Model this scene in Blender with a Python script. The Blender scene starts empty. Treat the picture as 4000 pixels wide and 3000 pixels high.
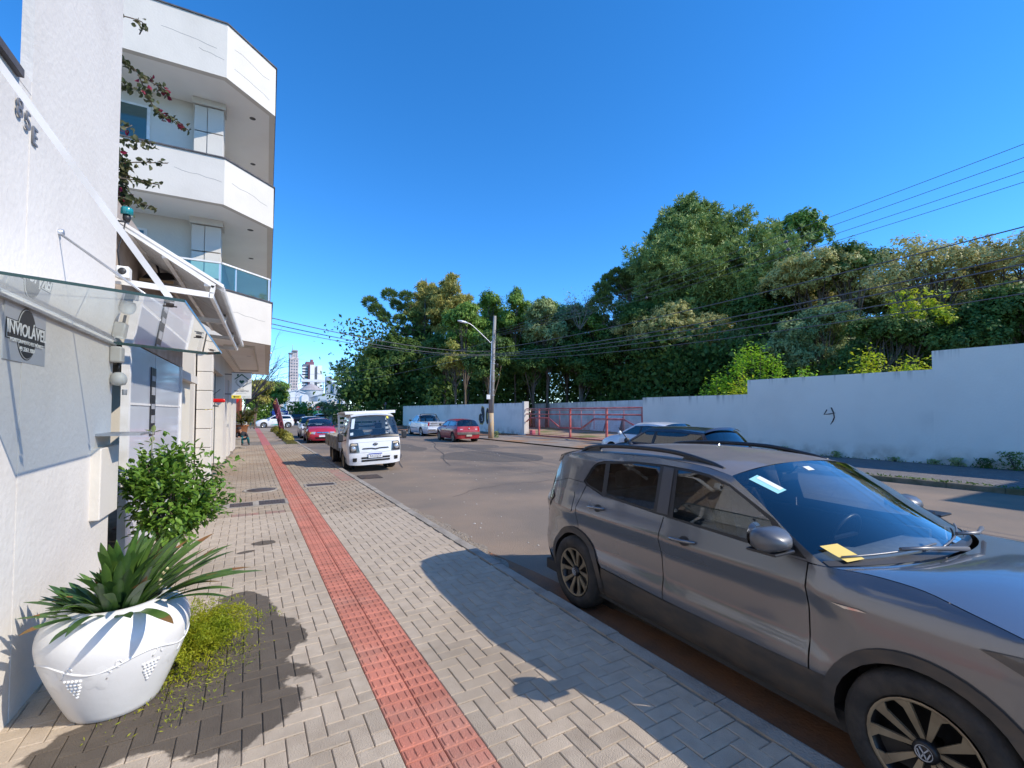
import bpy, bmesh, math, random
import numpy as np
from mathutils import Vector, Matrix
from mathutils.geometry import delaunay_2d_cdt
R = math.radians
sc = bpy.context.scene
col = sc.collection
rnd = random.Random(7)
NR = np.random.default_rng(11)

# ---------------------------------------------------------------- camera
F, H, PITCH = 1800.0, 1.86, R(2.0)            # focal length in photo pixels, eye height over the road
CX, CY = 2000.0, 1607 - F * math.tan(PITCH)
YAW = math.atan(960 * math.cos(PITCH) / F)     # the street runs along +Y
cd = bpy.data.cameras.new('camera')
cam = bpy.data.objects.new('camera', cd)
col.objects.link(cam)
cam.location = (0, 0, H)
cam.rotation_euler = (R(90) + PITCH, 0, -YAW)
cd.sensor_width = 36.0
cd.lens = 36.0 * F / 4000.0
cd.shift_y = (CY - 1500) / 4000.0
cd.clip_start, cd.clip_end = 0.05, 5000
sc.camera = cam

# ---------------------------------------------------------------- sky, sun, exposure
SUN = Vector((0.87, -0.82, 0.92)).normalized()
EL = math.asin(SUN.z); AZ = math.atan2(SUN.x, SUN.y)
world = bpy.data.worlds.new('World'); sc.world = world; world.use_nodes = True
wn, wl_ = world.node_tree.nodes, world.node_tree.links
wn.clear()
wo = wn.new('ShaderNodeOutputWorld'); wb = wn.new('ShaderNodeBackground')
sky = wn.new('ShaderNodeTexSky'); sky.sky_type = 'NISHITA'; sky.sun_disc = False
sky.sun_elevation = EL; sky.sun_rotation = AZ
sky.altitude = 700; sky.air_density = 0.8; sky.dust_density = 0.0; sky.ozone_density = 5.5
hs = wn.new('ShaderNodeHueSaturation'); hs.inputs['Saturation'].default_value = 1.22
wl_.new(sky.outputs[0], hs.inputs['Color']); wl_.new(hs.outputs[0], wb.inputs[0]); wl_.new(wb.outputs[0], wo.inputs[0])
wb.inputs[1].default_value = 0.15
sd = bpy.data.lights.new('sun', 'SUN'); sd.energy = 2.4; sd.angle = R(0.5); sd.color = (1.0, 0.91, 0.78)
sun = bpy.data.objects.new('sun', sd); col.objects.link(sun)
sun.location = (40, -40, 45)
sun.rotation_euler = SUN.to_track_quat('Z', 'Y').to_euler()
sc.view_settings.view_transform = 'Standard'
sc.view_settings.look = 'None'
sc.view_settings.exposure = 1.12
sc.view_settings.gamma = 1.0
sc.cycles.max_bounces = 8
sc.cycles.transparent_max_bounces = 16

# ---------------------------------------------------------------- pixels of the photograph -> places
_fw = np.array([math.sin(YAW) * math.cos(PITCH), math.cos(YAW) * math.cos(PITCH), math.sin(PITCH)])
_rt = np.array([math.cos(YAW), -math.sin(YAW), 0.0]); _up = np.cross(_rt, _fw); _C = np.array([0, 0, H])
def ray(x, y): return _fw + _rt * (x - CX) / F - _up * (y - CY) / F
def gz(x, y, z=0.0):
    d = ray(x, y); return _C + d * ((z - H) / d[2])
def gx(x, y, X):
    d = ray(x, y); return _C + d * (X / d[0])
def gy(x, y, Y):
    d = ray(x, y); return _C + d * (Y / d[1])

# ---------------------------------------------------------------- materials
MATS = {}
def _n(nt, t, **kw):
    n = nt.nodes.new(t)
    for k, v in kw.items(): setattr(n, k, v)
    return n
def mat(name, rgb, rough=0.6, metal=0.0, rgb2=None, vscale=3.0, vdet=5, vlo=0.4, vhi=0.65, bump=0.0, bscale=60.0,
        coat=0.0, spec=0.5, obj_rand=0.0, rgb3=None, vscale3=0.6, lo3=0.5, hi3=0.7, stretch=None, trans=0.0, emit=None):
    if name in MATS: return MATS[name]
    m = bpy.data.materials.new(name); m.use_nodes = True; nt = m.node_tree
    b = nt.nodes['Principled BSDF']
    b.inputs['Roughness'].default_value = rough; b.inputs['Metallic'].default_value = metal
    b.inputs['Specular IOR Level'].default_value = spec
    if coat: b.inputs['Coat Weight'].default_value = coat; b.inputs['Coat Roughness'].default_value = 0.06
    c4 = lambda c: (c[0], c[1], c[2], 1)
    b.inputs['Base Color'].default_value = c4(rgb)
    geo = None
    def pos():
        nonlocal geo
        if geo is None:
            g = _n(nt, 'ShaderNodeNewGeometry'); geo = g.outputs['Position']
            if stretch:
                mp = _n(nt, 'ShaderNodeMapping'); mp.inputs['Scale'].default_value = stretch
                nt.links.new(geo, mp.inputs['Vector']); geo = mp.outputs[0]
        return geo
    out = None
    def noise(scale, det=5):
        t = _n(nt, 'ShaderNodeTexNoise'); t.inputs['Scale'].default_value = scale; t.inputs['Detail'].default_value = det
        nt.links.new(pos(), t.inputs['Vector']); return t.outputs['Fac']
    def ramp(src, lo, hi):
        r = _n(nt, 'ShaderNodeMapRange'); r.inputs[1].default_value = lo; r.inputs[2].default_value = hi
        nt.links.new(src, r.inputs[0]); return r.outputs[0]
    def mix(fac, a, bcol):
        x = _n(nt, 'ShaderNodeMix', data_type='RGBA')
        nt.links.new(fac, x.inputs[0])
        if isinstance(a, tuple): x.inputs[6].default_value = c4(a)
        else: nt.links.new(a, x.inputs[6])
        x.inputs[7].default_value = c4(bcol); return x.outputs[2]
    cur = tuple(rgb)
    if rgb2: cur = mix(ramp(noise(vscale, vdet), vlo, vhi), cur, rgb2)
    if rgb3: cur = mix(ramp(noise(vscale3, 4), lo3, hi3), cur, rgb3)
    if obj_rand:
        oi = _n(nt, 'ShaderNodeObjectInfo'); h = _n(nt, 'ShaderNodeHueSaturation')
        r = _n(nt, 'ShaderNodeMapRange'); r.inputs[3].default_value = 1 - obj_rand; r.inputs[4].default_value = 1 + obj_rand
        nt.links.new(oi.outputs['Random'], r.inputs[0]); nt.links.new(r.outputs[0], h.inputs['Value'])
        if isinstance(cur, tuple): h.inputs['Color'].default_value = c4(cur)
        else: nt.links.new(cur, h.inputs['Color'])
        cur = h.outputs[0]
    if not isinstance(cur, tuple): nt.links.new(cur, b.inputs['Base Color'])
    if bump:
        bp = _n(nt, 'ShaderNodeBump'); bp.inputs['Strength'].default_value = bump; bp.inputs['Distance'].default_value = 0.02
        nt.links.new(noise(bscale, 6), bp.inputs['Height']); nt.links.new(bp.outputs[0], b.inputs['Normal'])
    if emit:
        b.inputs['Emission Color'].default_value = c4(emit[:3]); b.inputs['Emission Strength'].default_value = emit[3]
    MATS[name] = m
    return m
def leafmat(name, rgb, rgb2, scale=1.2, trans=0.35, rough=0.55, tint=None, spec=0.3):
    """two-sided leaf: diffuse + translucent, varied by place"""
    if name in MATS: return MATS[name]
    m = bpy.data.materials.new(name); m.use_nodes = True; nt = m.node_tree
    b = nt.nodes['Principled BSDF']; o = nt.nodes['Material Output']
    g = _n(nt, 'ShaderNodeNewGeometry'); t = _n(nt, 'ShaderNodeTexNoise'); t.inputs['Scale'].default_value = scale; t.inputs['Detail'].default_value = 6
    t.inputs['Roughness'].default_value = 0.7
    nt.links.new(g.outputs['Position'], t.inputs['Vector'])
    r = _n(nt, 'ShaderNodeMapRange'); r.inputs[1].default_value = 0.38; r.inputs[2].default_value = 0.62
    nt.links.new(t.outputs['Fac'], r.inputs[0])
    x = _n(nt, 'ShaderNodeMix', data_type='RGBA'); nt.links.new(r.outputs[0], x.inputs[0])
    x.inputs[6].default_value = (*rgb, 1); x.inputs[7].default_value = (*rgb2, 1)
    nt.links.new(x.outputs[2], b.inputs['Base Color'])
    b.inputs['Roughness'].default_value = rough; b.inputs['Specular IOR Level'].default_value = spec
    tr = _n(nt, 'ShaderNodeBsdfTranslucent'); nt.links.new(x.outputs[2], tr.inputs['Color'])
    ms = _n(nt, 'ShaderNodeMixShader'); ms.inputs[0].default_value = trans
    nt.links.new(b.outputs[0], ms.inputs[1]); nt.links.new(tr.outputs[0], ms.inputs[2]); nt.links.new(ms.outputs[0], o.inputs[0])
    MATS[name] = m; return m
def glassmat(name, tint=(0.75, 0.8, 0.8), refl=1.0, ior=1.5, rough=0.0, film=None, film_fac=0.0, gain=1.6):
    """thin pane: clear tinted sheet with mirror reflection by angle, and optionally a pale film: dust and added brightness"""
    if name in MATS: return MATS[name]
    m = bpy.data.materials.new(name); m.use_nodes = True; nt = m.node_tree
    nt.nodes.remove(nt.nodes['Principled BSDF']); o = nt.nodes['Material Output']
    t = _n(nt, 'ShaderNodeBsdfTransparent'); t.inputs[0].default_value = (*tint, 1)
    g = _n(nt, 'ShaderNodeBsdfGlossy'); g.inputs['Roughness'].default_value = rough; g.inputs[0].default_value = (refl, refl, refl, 1)
    f = _n(nt, 'ShaderNodeFresnel'); f.inputs[0].default_value = ior
    mx = _n(nt, 'ShaderNodeMath', operation='MULTIPLY_ADD'); mx.inputs[1].default_value = gain; mx.inputs[2].default_value = 0.02; mx.use_clamp = True
    nt.links.new(f.outputs[0], mx.inputs[0])
    ms = _n(nt, 'ShaderNodeMixShader'); nt.links.new(mx.outputs[0], ms.inputs[0])
    base = t.outputs[0]
    if film:
        d = _n(nt, 'ShaderNodeBsdfTranslucent'); d.inputs[0].default_value = (*film, 1)
        m2 = _n(nt, 'ShaderNodeMixShader'); m2.inputs[0].default_value = film_fac
        nt.links.new(t.outputs[0], m2.inputs[1]); nt.links.new(d.outputs[0], m2.inputs[2]); base = m2.outputs[0]
    nt.links.new(base, ms.inputs[1]); nt.links.new(g.outputs[0], ms.inputs[2]); nt.links.new(ms.outputs[0], o.inputs[0])
    MATS[name] = m; return m

# ---------------------------------------------------------------- objects
def tag(o, label=None, cat=None, group=None, kind=None):
    if label: o['label'] = label
    if cat: o['category'] = cat
    if group: o['group'] = group
    if kind: o['kind'] = kind
    return o
def thing(name, label, cat, loc=(0, 0, 0), rz=0.0, group=None):
    o = bpy.data.objects.new(name, None); col.objects.link(o); o.empty_display_size = 0.1
    o.location = loc; o.rotation_euler = (0, 0, rz)
    return tag(o, label, cat, group)
def link(name, me, parent=None, loc=None, rot=None):
    o = bpy.data.objects.new(name, me); col.objects.link(o)
    if parent is not None: o.parent = parent
    if loc is not None: o.location = loc
    if rot is not None: o.rotation_euler = rot
    return o
def mesh(name, v, f, m, smooth=False, normals=None):
    me = bpy.data.meshes.new(name)
    me.from_pydata([tuple(map(float, p)) for p in v], [], [tuple(map(int, q)) for q in f])
    for x in (m if isinstance(m, (list, tuple)) else [m]): me.materials.append(x)
    if smooth: me.polygons.foreach_set('use_smooth', [True] * len(me.polygons))
    me.update()
    if normals is not None: me.normals_split_custom_set_from_vertices([tuple(n) for n in normals])
    return me
def bigmesh(name, V, Fq, m, smooth=False, mi=None):
    """many faces of one size (3 or 4) from numpy arrays"""
    me = bpy.data.meshes.new(name); V = np.asarray(V, np.float32); Fq = np.asarray(Fq, np.int32); k = Fq.shape[1]
    me.vertices.add(len(V)); me.vertices.foreach_set('co', V.ravel())
    me.loops.add(Fq.size); me.loops.foreach_set('vertex_index', Fq.ravel())
    me.polygons.add(len(Fq)); me.polygons.foreach_set('loop_start', np.arange(0, Fq.size, k, dtype=np.int32))
    me.polygons.foreach_set('loop_total', np.full(len(Fq), k, np.int32))
    for x in (m if isinstance(m, (list, tuple)) else [m]): me.materials.append(x)
    if mi is not None: me.polygons.foreach_set('material_index', np.asarray(mi, np.int32))
    if smooth: me.polygons.foreach_set('use_smooth', np.ones(len(Fq), bool))
    me.update(calc_edges=True); return me
class MB:
    """collects shapes; build() links them as ONE mesh object"""
    def __init__(s): s.v, s.f, s.sm = [], [], []
    def add(s, v, f, sm=False):
        o = len(s.v); s.v += [tuple(p) for p in v]; s.f += [tuple(i + o for i in q) for q in f]; s.sm += [sm] * len(f); return s
    def box(s, x0, x1, y0, y1, z0, z1, b=0.0):
        if b <= 0:
            v = [(x, y, z) for z in (z0, z1) for y in (y0, y1) for x in (x0, x1)]
            return s.add(v, [(0, 2, 3, 1), (4, 5, 7, 6), (0, 1, 5, 4), (2, 6, 7, 3), (0, 4, 6, 2), (1, 3, 7, 5)])
        bm = bmesh.new(); bmesh.ops.create_cube(bm, size=1)
        for p in bm.verts: p.co = ((x0 + x1) / 2 + p.co.x * (x1 - x0), (y0 + y1) / 2 + p.co.y * (y1 - y0), (z0 + z1) / 2 + p.co.z * (z1 - z0))
        bmesh.ops.bevel(bm, geom=bm.edges[:], offset=b, segments=2, affect='EDGES', profile=0.5)
        bm.verts.index_update(); v = [p.co[:] for p in bm.verts]; f = [[q.index for q in g.verts] for g in bm.faces]; bm.free()
        return s.add(v, f)
    def bar(s, a, b, w, h, up=(0, 0, 1)):
        a, b = Vector(a), Vector(b); d = (b - a).normalized(); u = Vector(up)
        x = d.cross(u); x = x.normalized() if x.length > 1e-4 else Vector((1, 0, 0)); y = x.cross(d)
        v = [p + x * sx * w / 2 + y * sy * h / 2 for p in (a, b) for sx, sy in ((-1, -1), (1, -1), (1, 1), (-1, 1))]
        return s.add(v, [(3, 2, 1, 0), (4, 5, 6, 7)] + [(i, (i + 1) % 4, 4 + (i + 1) % 4, 4 + i) for i in range(4)])
    def tube(s, pts, r, n=8, cap=True, smooth=True):
        pts = [Vector(p) for p in pts]; rr = r if isinstance(r, (list, tuple)) else [r] * len(pts)
        v, f = [], []; ref = None
        for i, p in enumerate(pts):
            d = (pts[min(i + 1, len(pts) - 1)] - pts[max(i - 1, 0)]).normalized()
            if ref is None: ref = Vector((0, 0, 1)) if abs(d.z) < 0.9 else Vector((1, 0, 0))
            x = d.cross(ref); x = x.normalized() if x.length > 1e-4 else d.orthogonal().normalized(); y = x.cross(d); ref = y
            v += [p + (x * math.cos(2 * math.pi * k / n) + y * math.sin(2 * math.pi * k / n)) * rr[i] for k in range(n)]
        for i in range(len(pts) - 1):
            f += [(i * n + k, i * n + (k + 1) % n, (i + 1) * n + (k + 1) % n, (i + 1) * n + k) for k in range(n)]
        s.add(v, f, smooth)
        if cap:
            o = len(s.v) - len(v); e = o + (len(pts) - 1) * n
            s.f += [tuple(o + k for k in reversed(range(n))), tuple(e + k for k in range(n))]; s.sm += [False, False]
        return s
    def lathe(s, prof, n=24, c=(0, 0, 0), axis='z', smooth=True, a0=0.0, a1=2 * math.pi):
        full = abs(a1 - a0 - 2 * math.pi) < 1e-6; m = n if full else n + 1; v, f = [], []
        for r, h in prof:
            for k in range(m):
                a = a0 + (a1 - a0) * k / n; x, y = r * math.cos(a), r * math.sin(a)
                q = (x, y, h) if axis == 'z' else ((h, x, y) if axis == 'x' else (x, h, y))
                v.append((q[0] + c[0], q[1] + c[1], q[2] + c[2]))
        for i in range(len(prof) - 1):
            for k in range(n):
                k2 = (k + 1) % m
                f.append((i * m + k, i * m + k2, (i + 1) * m + k2, (i + 1) * m + k))
        return s.add(v, f, smooth)
    def prism(s, poly, fn, d):
        """polygon poly (2-D), fn(a, b, h) -> 3-D, extruded from h=0 to h=d"""
        n = len(poly); v = [fn(a, b, 0) for a, b in poly] + [fn(a, b, d) for a, b in poly]
        return s.add(v, [tuple(range(n))[::-1], tuple(range(n, 2 * n))] + [(i, (i + 1) % n, n + (i + 1) % n, n + i) for i in range(n)])
    def mesh(s, name, m):
        me = mesh(name, s.v, s.f, m); me.polygons.foreach_set('use_smooth', s.sm); me.update(); return me
    def build(s, name, m, parent=None, fix=True):
        me = s.mesh(name, m)
        if fix:
            bm = bmesh.new(); bm.from_mesh(me); bmesh.ops.recalc_face_normals(bm, faces=bm.faces[:]); bm.to_mesh(me); bm.free()
        return link(name, me, parent)
def copy_tree(o, parent=None):
    c = o.copy(); col.objects.link(c)
    if parent is not None: c.parent = parent
    for ch in list(o.children): copy_tree(ch, c)
    return c
def text(name, s, size, m, parent, loc, rot, align='CENTER', ext=0.003, sx=1.0, bold=0.0):
    cu = bpy.data.curves.new(name, 'FONT'); cu.body = s; cu.size = size; cu.align_x = align; cu.align_y = 'CENTER'; cu.extrude = ext; cu.offset = bold
    t = bpy.data.objects.new('tmp', cu); col.objects.link(t)
    dg = bpy.context.evaluated_depsgraph_get(); me = bpy.data.meshes.new_from_object(t.evaluated_get(dg)); bpy.data.objects.remove(t); bpy.data.curves.remove(cu)
    me.materials.clear(); me.materials.append(m)
    for p in me.vertices: p.co.x *= sx
    return link(name, me, parent, loc, rot)
def lerpc(P, t):
    """point on a polyline at fraction t of its length"""
    P = np.asarray(P, float); L = np.r_[0, np.cumsum(np.linalg.norm(np.diff(P, axis=0), axis=1))]; L /= L[-1]
    return np.stack([np.interp(t, L, P[:, k]) for k in range(P.shape[1])], -1)
def smoothc(P, n=40):
    """Catmull-Rom through P"""
    P = np.asarray(P, float); Q = np.vstack([2 * P[0] - P[1], P, 2 * P[-1] - P[-2]]); out = []
    m = max(2, n // (len(P) - 1))
    for i in range(len(P) - 1):
        for t in np.linspace(0, 1, m, endpoint=False):
            a, b, c, d = Q[i:i + 4]
            out.append(0.5 * (2 * b + (c - a) * t + (2 * a - 5 * b + 4 * c - d) * t * t + (3 * b - a - 3 * c + d) * t ** 3))
    out.append(P[-1]); return np.array(out)
def inpoly(P, poly):
    x, y = P[:, 0], P[:, 1]; q = np.asarray(poly, float); a, b = q, np.roll(q, -1, 0); c = np.zeros(len(P), bool)
    for (x0, y0), (x1, y1) in zip(a, b):
        if y0 == y1: continue
        c ^= ((y0 > y) != (y1 > y)) & (x < (x1 - x0) * (y - y0) / (y1 - y0) + x0)
    return c
def cdt(outer, holes=(), res=0.05):
    """triangulate a 2-D outline with holes and inner points every res"""
    pts, eds = [], []
    for lp in [outer] + list(holes):
        lp = [tuple(map(float, p)) for p in lp]; q = []
        for a, b in zip(lp, lp[1:] + lp[:1]):
            n = max(1, int(round(math.hypot(b[0] - a[0], b[1] - a[1]) / res)))
            q += [(a[0] + (b[0] - a[0]) * k / n, a[1] + (b[1] - a[1]) * k / n) for k in range(n)]
        o = len(pts); pts += q; eds += [(o + i, o + (i + 1) % len(q)) for i in range(len(q))]
    B = np.array(pts); lo, hi = B.min(0), B.max(0)
    g = np.stack(np.meshgrid(np.arange(lo[0], hi[0], res), np.arange(lo[1], hi[1], res)), -1).reshape(-1, 2)
    if len(g):
        k = inpoly(g, outer)
        for h in holes: k &= ~inpoly(g, h)
        g = g[k]
        if len(g): g = g[(np.min(np.linalg.norm(g[:, None] - B[None], axis=2), 1) > res * 0.45)]
    allp = [Vector(p) for p in pts] + [Vector(p) for p in g]
    v, e, f, *_ = delaunay_2d_cdt(allp, eds, [], 0, 1e-6)
    P = np.array([p[:] for p in v]); T = np.array([t for t in f if len(t) == 3])
    c = P[T].mean(1); k = inpoly(c, outer)
    for h in holes: k &= ~inpoly(c, h)
    T = T[k]; a, b, c = P[T[:, 0]], P[T[:, 1]], P[T[:, 2]]
    T = T[np.abs((b[:, 0] - a[:, 0]) * (c[:, 1] - a[:, 1]) - (b[:, 1] - a[:, 1]) * (c[:, 0] - a[:, 0])) > 1e-9]
    return P, T
def surf(name, outer, fn, m, parent, holes=(), res=0.05, out=None):
    """2-D outline laid on the curved surface fn(P)->(n,3); out: a point all normals must face away from"""
    P, T = cdt(outer, holes, res); e = 2e-3
    X = fn(P); du = fn(P + [e, 0]) - fn(P - [e, 0]); dv = fn(P + [0, e]) - fn(P - [0, e])
    N = np.cross(du, dv); N /= np.maximum(np.linalg.norm(N, axis=1, keepdims=True), 1e-12)
    if out is not None:
        k = np.sum(N * (X - np.asarray(out)), 1).sum() < 0
        if k: N = -N
    fnm = np.cross(X[T[:, 1]] - X[T[:, 0]], X[T[:, 2]] - X[T[:, 0]]); fl = np.sum(fnm * N[T].mean(1), 1) < 0
    T = T.copy(); T[fl] = T[fl][:, ::-1]
    return link(name, mesh(name, X, T, m, True, N), parent)
WB = {}
def wthing(name, label, cat, base, group=None):
    """a thing whose parts are given in world coordinates"""
    t = thing(name, label, cat, base, 0.0, group); WB[t.name] = Vector(base); return t
_link0 = link
def link(name, me, parent=None, loc=None, rot=None):
    if parent is not None and parent.name in WB: loc = Vector(loc or (0, 0, 0)) - WB[parent.name]
    return _link0(name, me, parent, loc, rot)
# ================================================================ materials of the place
white_wall = mat('white_plaster', (0.66, 0.625, 0.575), 0.9, rgb2=(0.59, 0.555, 0.51), vscale=1.3, vlo=0.45, vhi=0.75, bump=0.25, bscale=24, rgb3=(0.55, 0.515, 0.465), vscale3=0.5, lo3=0.6, hi3=0.8)
white_smooth = mat('white_paint', (0.64, 0.595, 0.525), 0.7, rgb2=(0.58, 0.54, 0.475), vscale=1.6, vlo=0.45, vhi=0.8, bump=0.12, bscale=24, rgb3=(0.56, 0.53, 0.485), vscale3=0.7, lo3=0.55, hi3=0.85)
street_wall = mat('whitewashed_wall', (0.74, 0.74, 0.73), 0.9, rgb2=(0.60, 0.60, 0.58), vscale=0.9, vlo=0.45, vhi=0.8, bump=0.35, bscale=18, stretch=(1, 1, 0.35))
grime = mat('wall_grime', (0.10, 0.10, 0.09), 0.95, rgb2=(0.2, 0.2, 0.18), vscale=6)
soffit = mat('soffit_paint', (0.88, 0.855, 0.80), 0.8, rgb2=(0.83, 0.80, 0.75), vscale=0.9)
coping_m = mat('dark_coping', (0.06, 0.055, 0.06), 0.7, rgb2=(0.12, 0.11, 0.11), vscale=5)
asphalt = mat('asphalt', (0.20, 0.160, 0.122), 0.9, rgb2=(0.285, 0.21, 0.148), vscale=0.55, vdet=9, vlo=0.38, vhi=0.66, bump=0.6, bscale=55, rgb3=(0.145, 0.118, 0.096), vscale3=0.23, lo3=0.53, hi3=0.66)
patch_m = mat('asphalt_patch', (0.14, 0.115, 0.092), 0.9, rgb2=(0.13, 0.11, 0.09), vscale=1.5, bump=0.6, bscale=70)
dirt = mat('red_dirt', (0.27, 0.125, 0.06), 0.95, rgb2=(0.18, 0.10, 0.06), vscale=3, bump=0.5, bscale=40)
lot_dirt = mat('lot_dirt', (0.40, 0.27, 0.18), 0.95, rgb2=(0.32, 0.24, 0.16), vscale=0.6, bump=0.4, bscale=12, rgb3=(0.12, 0.17, 0.04), vscale3=0.35, lo3=0.5, hi3=0.62)
ground_m = mat('ground', (0.10, 0.09, 0.05), 0.95, rgb2=(0.07, 0.09, 0.03), vscale=0.1)
paver_m = mat('grey_paver', (0.475, 0.39, 0.295), 0.9, rgb2=(0.39, 0.315, 0.235), vscale=9, vdet=8, vlo=0.35, vhi=0.7, bump=0.55, bscale=130, obj_rand=0.13, rgb3=(0.355, 0.285, 0.21), vscale3=1.1, lo3=0.5, hi3=0.72)
paver_old = mat('old_paver', (0.41, 0.325, 0.235), 0.92, rgb2=(0.30, 0.24, 0.175), vscale=4.5, vdet=9, vlo=0.35, vhi=0.65, bump=0.5, bscale=90, rgb3=(0.30, 0.22, 0.15), vscale3=0.45, lo3=0.45, hi3=0.65)
paver_red = mat('red_paver', (0.51, 0.185, 0.125), 0.85, rgb2=(0.42, 0.155, 0.105), vscale=5, vdet=8, bump=0.4, bscale=120, obj_rand=0.12, rgb3=(0.42, 0.22, 0.16), vscale3=1.6, lo3=0.5, hi3=0.75)
paver_worn = mat('worn_red_paver', (0.36, 0.19, 0.14), 0.9, rgb2=(0.27, 0.19, 0.15), vscale=5, bump=0.4, bscale=100)
joint_m = mat('joint_sand', (0.19, 0.165, 0.135), 0.95, rgb2=(0.27, 0.235, 0.185), vscale=6, bump=0.5, bscale=140)
concrete = mat('concrete', (0.36, 0.32, 0.265), 0.9, rgb2=(0.26, 0.225, 0.185), vscale=5, vdet=8, bump=0.6, bscale=60, obj_rand=0.05)
gravel_m = mat('gravel_strip', (0.34, 0.28, 0.21), 0.95, rgb2=(0.22, 0.18, 0.14), vscale=40, bump=1.0, bscale=60)
iron = mat('cast_iron', (0.07, 0.06, 0.06), 0.7, metal=0.3, rgb2=(0.13, 0.09, 0.07), vscale=8)
dark_hole = mat('dark_hole', (0.012, 0.012, 0.012), 0.95)
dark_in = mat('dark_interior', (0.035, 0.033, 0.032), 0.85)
galv = mat('galvanised_steel', (0.52, 0.53, 0.54), 0.42, metal=0.75, rgb2=(0.42, 0.42, 0.43), vscale=8)
sheet_white = mat('white_sheet_metal', (0.66, 0.66, 0.66), 0.5, rgb2=(0.56, 0.55, 0.53), vscale=3)
white_steel = mat('white_steel', (0.76, 0.75, 0.73), 0.45, rgb2=(0.66, 0.64, 0.6), vscale=6)
black_pl = mat('black_plastic', (0.02, 0.02, 0.022), 0.45)
black_paint = mat('black_paint', (0.015, 0.015, 0.017), 0.4)
white_pl = mat('white_plastic', (0.70, 0.70, 0.68), 0.4)
wood_brown = mat('brown_wood', (0.17, 0.095, 0.06), 0.7, rgb2=(0.10, 0.06, 0.04), vscale=6, stretch=(1, 1, 6))
teal_gl = glassmat('teal_glass', (0.35, 0.72, 0.74), 1.0)
awn_gl = glassmat('awning_glass', (0.88, 0.94, 0.91), 1.0, ior=1.7, film=(0.74, 0.79, 0.75), film_fac=0.46)  # film puts the brightness of sunlit surroundings into the dusty glass
shop_gl = glassmat('shop_glass', (0.30, 0.35, 0.36), 1.0, ior=1.55)
silver = mat('brushed_silver', (0.50, 0.51, 0.53), 0.45, metal=0.4)
yellow_p = mat('yellow_paint', (0.75, 0.62, 0.04), 0.6)
green_p = mat('green_paint', (0.01, 0.09, 0.05), 0.6)
red_p = mat('red_paint', (0.55, 0.02, 0.02), 0.45)

# ================================================================ ground and road
def sheet(name, poly, z, m, kind='structure', parent=None):
    o = link(name, mesh(name, [(x, y, z) for x, y in poly], [tuple(range(len(poly)))], m), parent)
    if parent is None: tag(o, kind=kind)
    return o
sheet('ground', [(-1500, -1500), (1500, -1500), (1500, 1500), (-1500, 1500)], -0.04, ground_m)
def xw(y): return 20.0 - 0.085 * y              # street face of the long white wall
def wl(px, off=0.0):                            # where a photo column meets that wall
    d = ray(px, 1600); t = (20.0 + off) / (d[0] + 0.085 * d[1]); return t * d[0], t * d[1]
PA = R(1.83); CA, SA = math.cos(PA), math.sin(PA)
def pv(x, y): return 0.905 - y * SA + x * CA, y * CA + x * SA      # paving frame: strip centre at x=0
rx = [pv(1.66, y) for y in (-25, 0, 12, 55.5)]
MBr = MB()
v = [(x, y, 0) for x, y in rx] + [(xw(y) - 4.9, y, 0) for y in (55.5, 12, 0, -25)]
me = mesh('road', v + [(-120, 55.5, 0), (rx[-1][0], 65, 0), (-120, 65, 0), (xw(55.5) - 4.9, 65, 0), (160, 55.5, 0), (160, 65, 0), (1.0, 130, 0), (11, 130, 0)],
          [(0, 7, 6, 1), (1, 6, 5, 2), (2, 5, 4, 3), (8, 3, 9, 10), (3, 4, 11, 9), (4, 12, 13, 11), (9, 11, 15, 14)], asphalt)
tag(link('road', me), kind='structure')
def blob(cx, cy, rx_, ry_, n=26, j=0.25, seed=1):
    q = random.Random(seed); ph = [q.uniform(0, 6.28) for _ in range(4)]
    return [(cx + rx_ * math.cos(a) * (1 + j * sum(math.sin((k + 2) * a + ph[k]) / (k + 2) for k in range(4))),
             cy + ry_ * math.sin(a) * (1 + j * sum(math.cos((k + 2) * a + ph[k]) / (k + 2) for k in range(4)))) for a in [i * 2 * math.pi / n for i in range(n)]]
c = gz(2600 / 1.0, 1800); 
sheet('asphalt_patch', blob(8.2, 17.5, 1.7, 2.6, seed=3), 0.004, patch_m)
sheet('asphalt_patch', blob(6.3, 24.0, 1.0, 2.4, seed=5), 0.004, patch_m)
sheet('asphalt_patch', blob(9.8, 22.5, 1.2, 1.5, seed=8), 0.004, patch_m)
sheet('gutter_dirt', [pv(1.67, -2), pv(2.1, -2), pv(2.25, 1), pv(2.15, 3), pv(2.02, 4.6), pv(1.85, 6.0), pv(1.67, 6.2)], 0.004, dirt)
# rough gravelly edge between kerb and asphalt
gp = [pv(1.67 + 0.02 * math.sin(3 * t), t) for t in np.arange(4.4, 9.4, 0.2)] + [pv(1.67 + 0.30 * math.sin(math.pi * (t - 4.2) / 5.3) ** 0.6 + 0.05 * math.sin(9 * t), t) for t in np.arange(9.4, 4.4, -0.1)]
gs = MB(); rg = random.Random(5)
for i in range(900):
    t = rg.uniform(4.5, 9.2); w = 0.30 * math.sin(math.pi * (t - 4.2) / 5.3) ** 0.6; x = 1.67 + w * rg.random() ** 1.1; r = rg.uniform(0.008, 0.02)
    X, Y = pv(x, t); a = rg.uniform(0, 1.5)
    gs.add([(X + r * math.cos(a), Y + r * math.sin(a), 0.008), (X - r * math.sin(a), Y + r * math.cos(a), 0.008), (X - r * math.cos(a), Y - r * math.sin(a), 0.008), (X + r * math.sin(a), Y - r * math.cos(a), 0.008), (X, Y, 0.008 + r * 0.8)], [(0, 1, 4), (1, 2, 4), (2, 3, 4), (3, 0, 4)])
sheet('gravel_strip', gp, 0.008, gravel_m)
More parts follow.
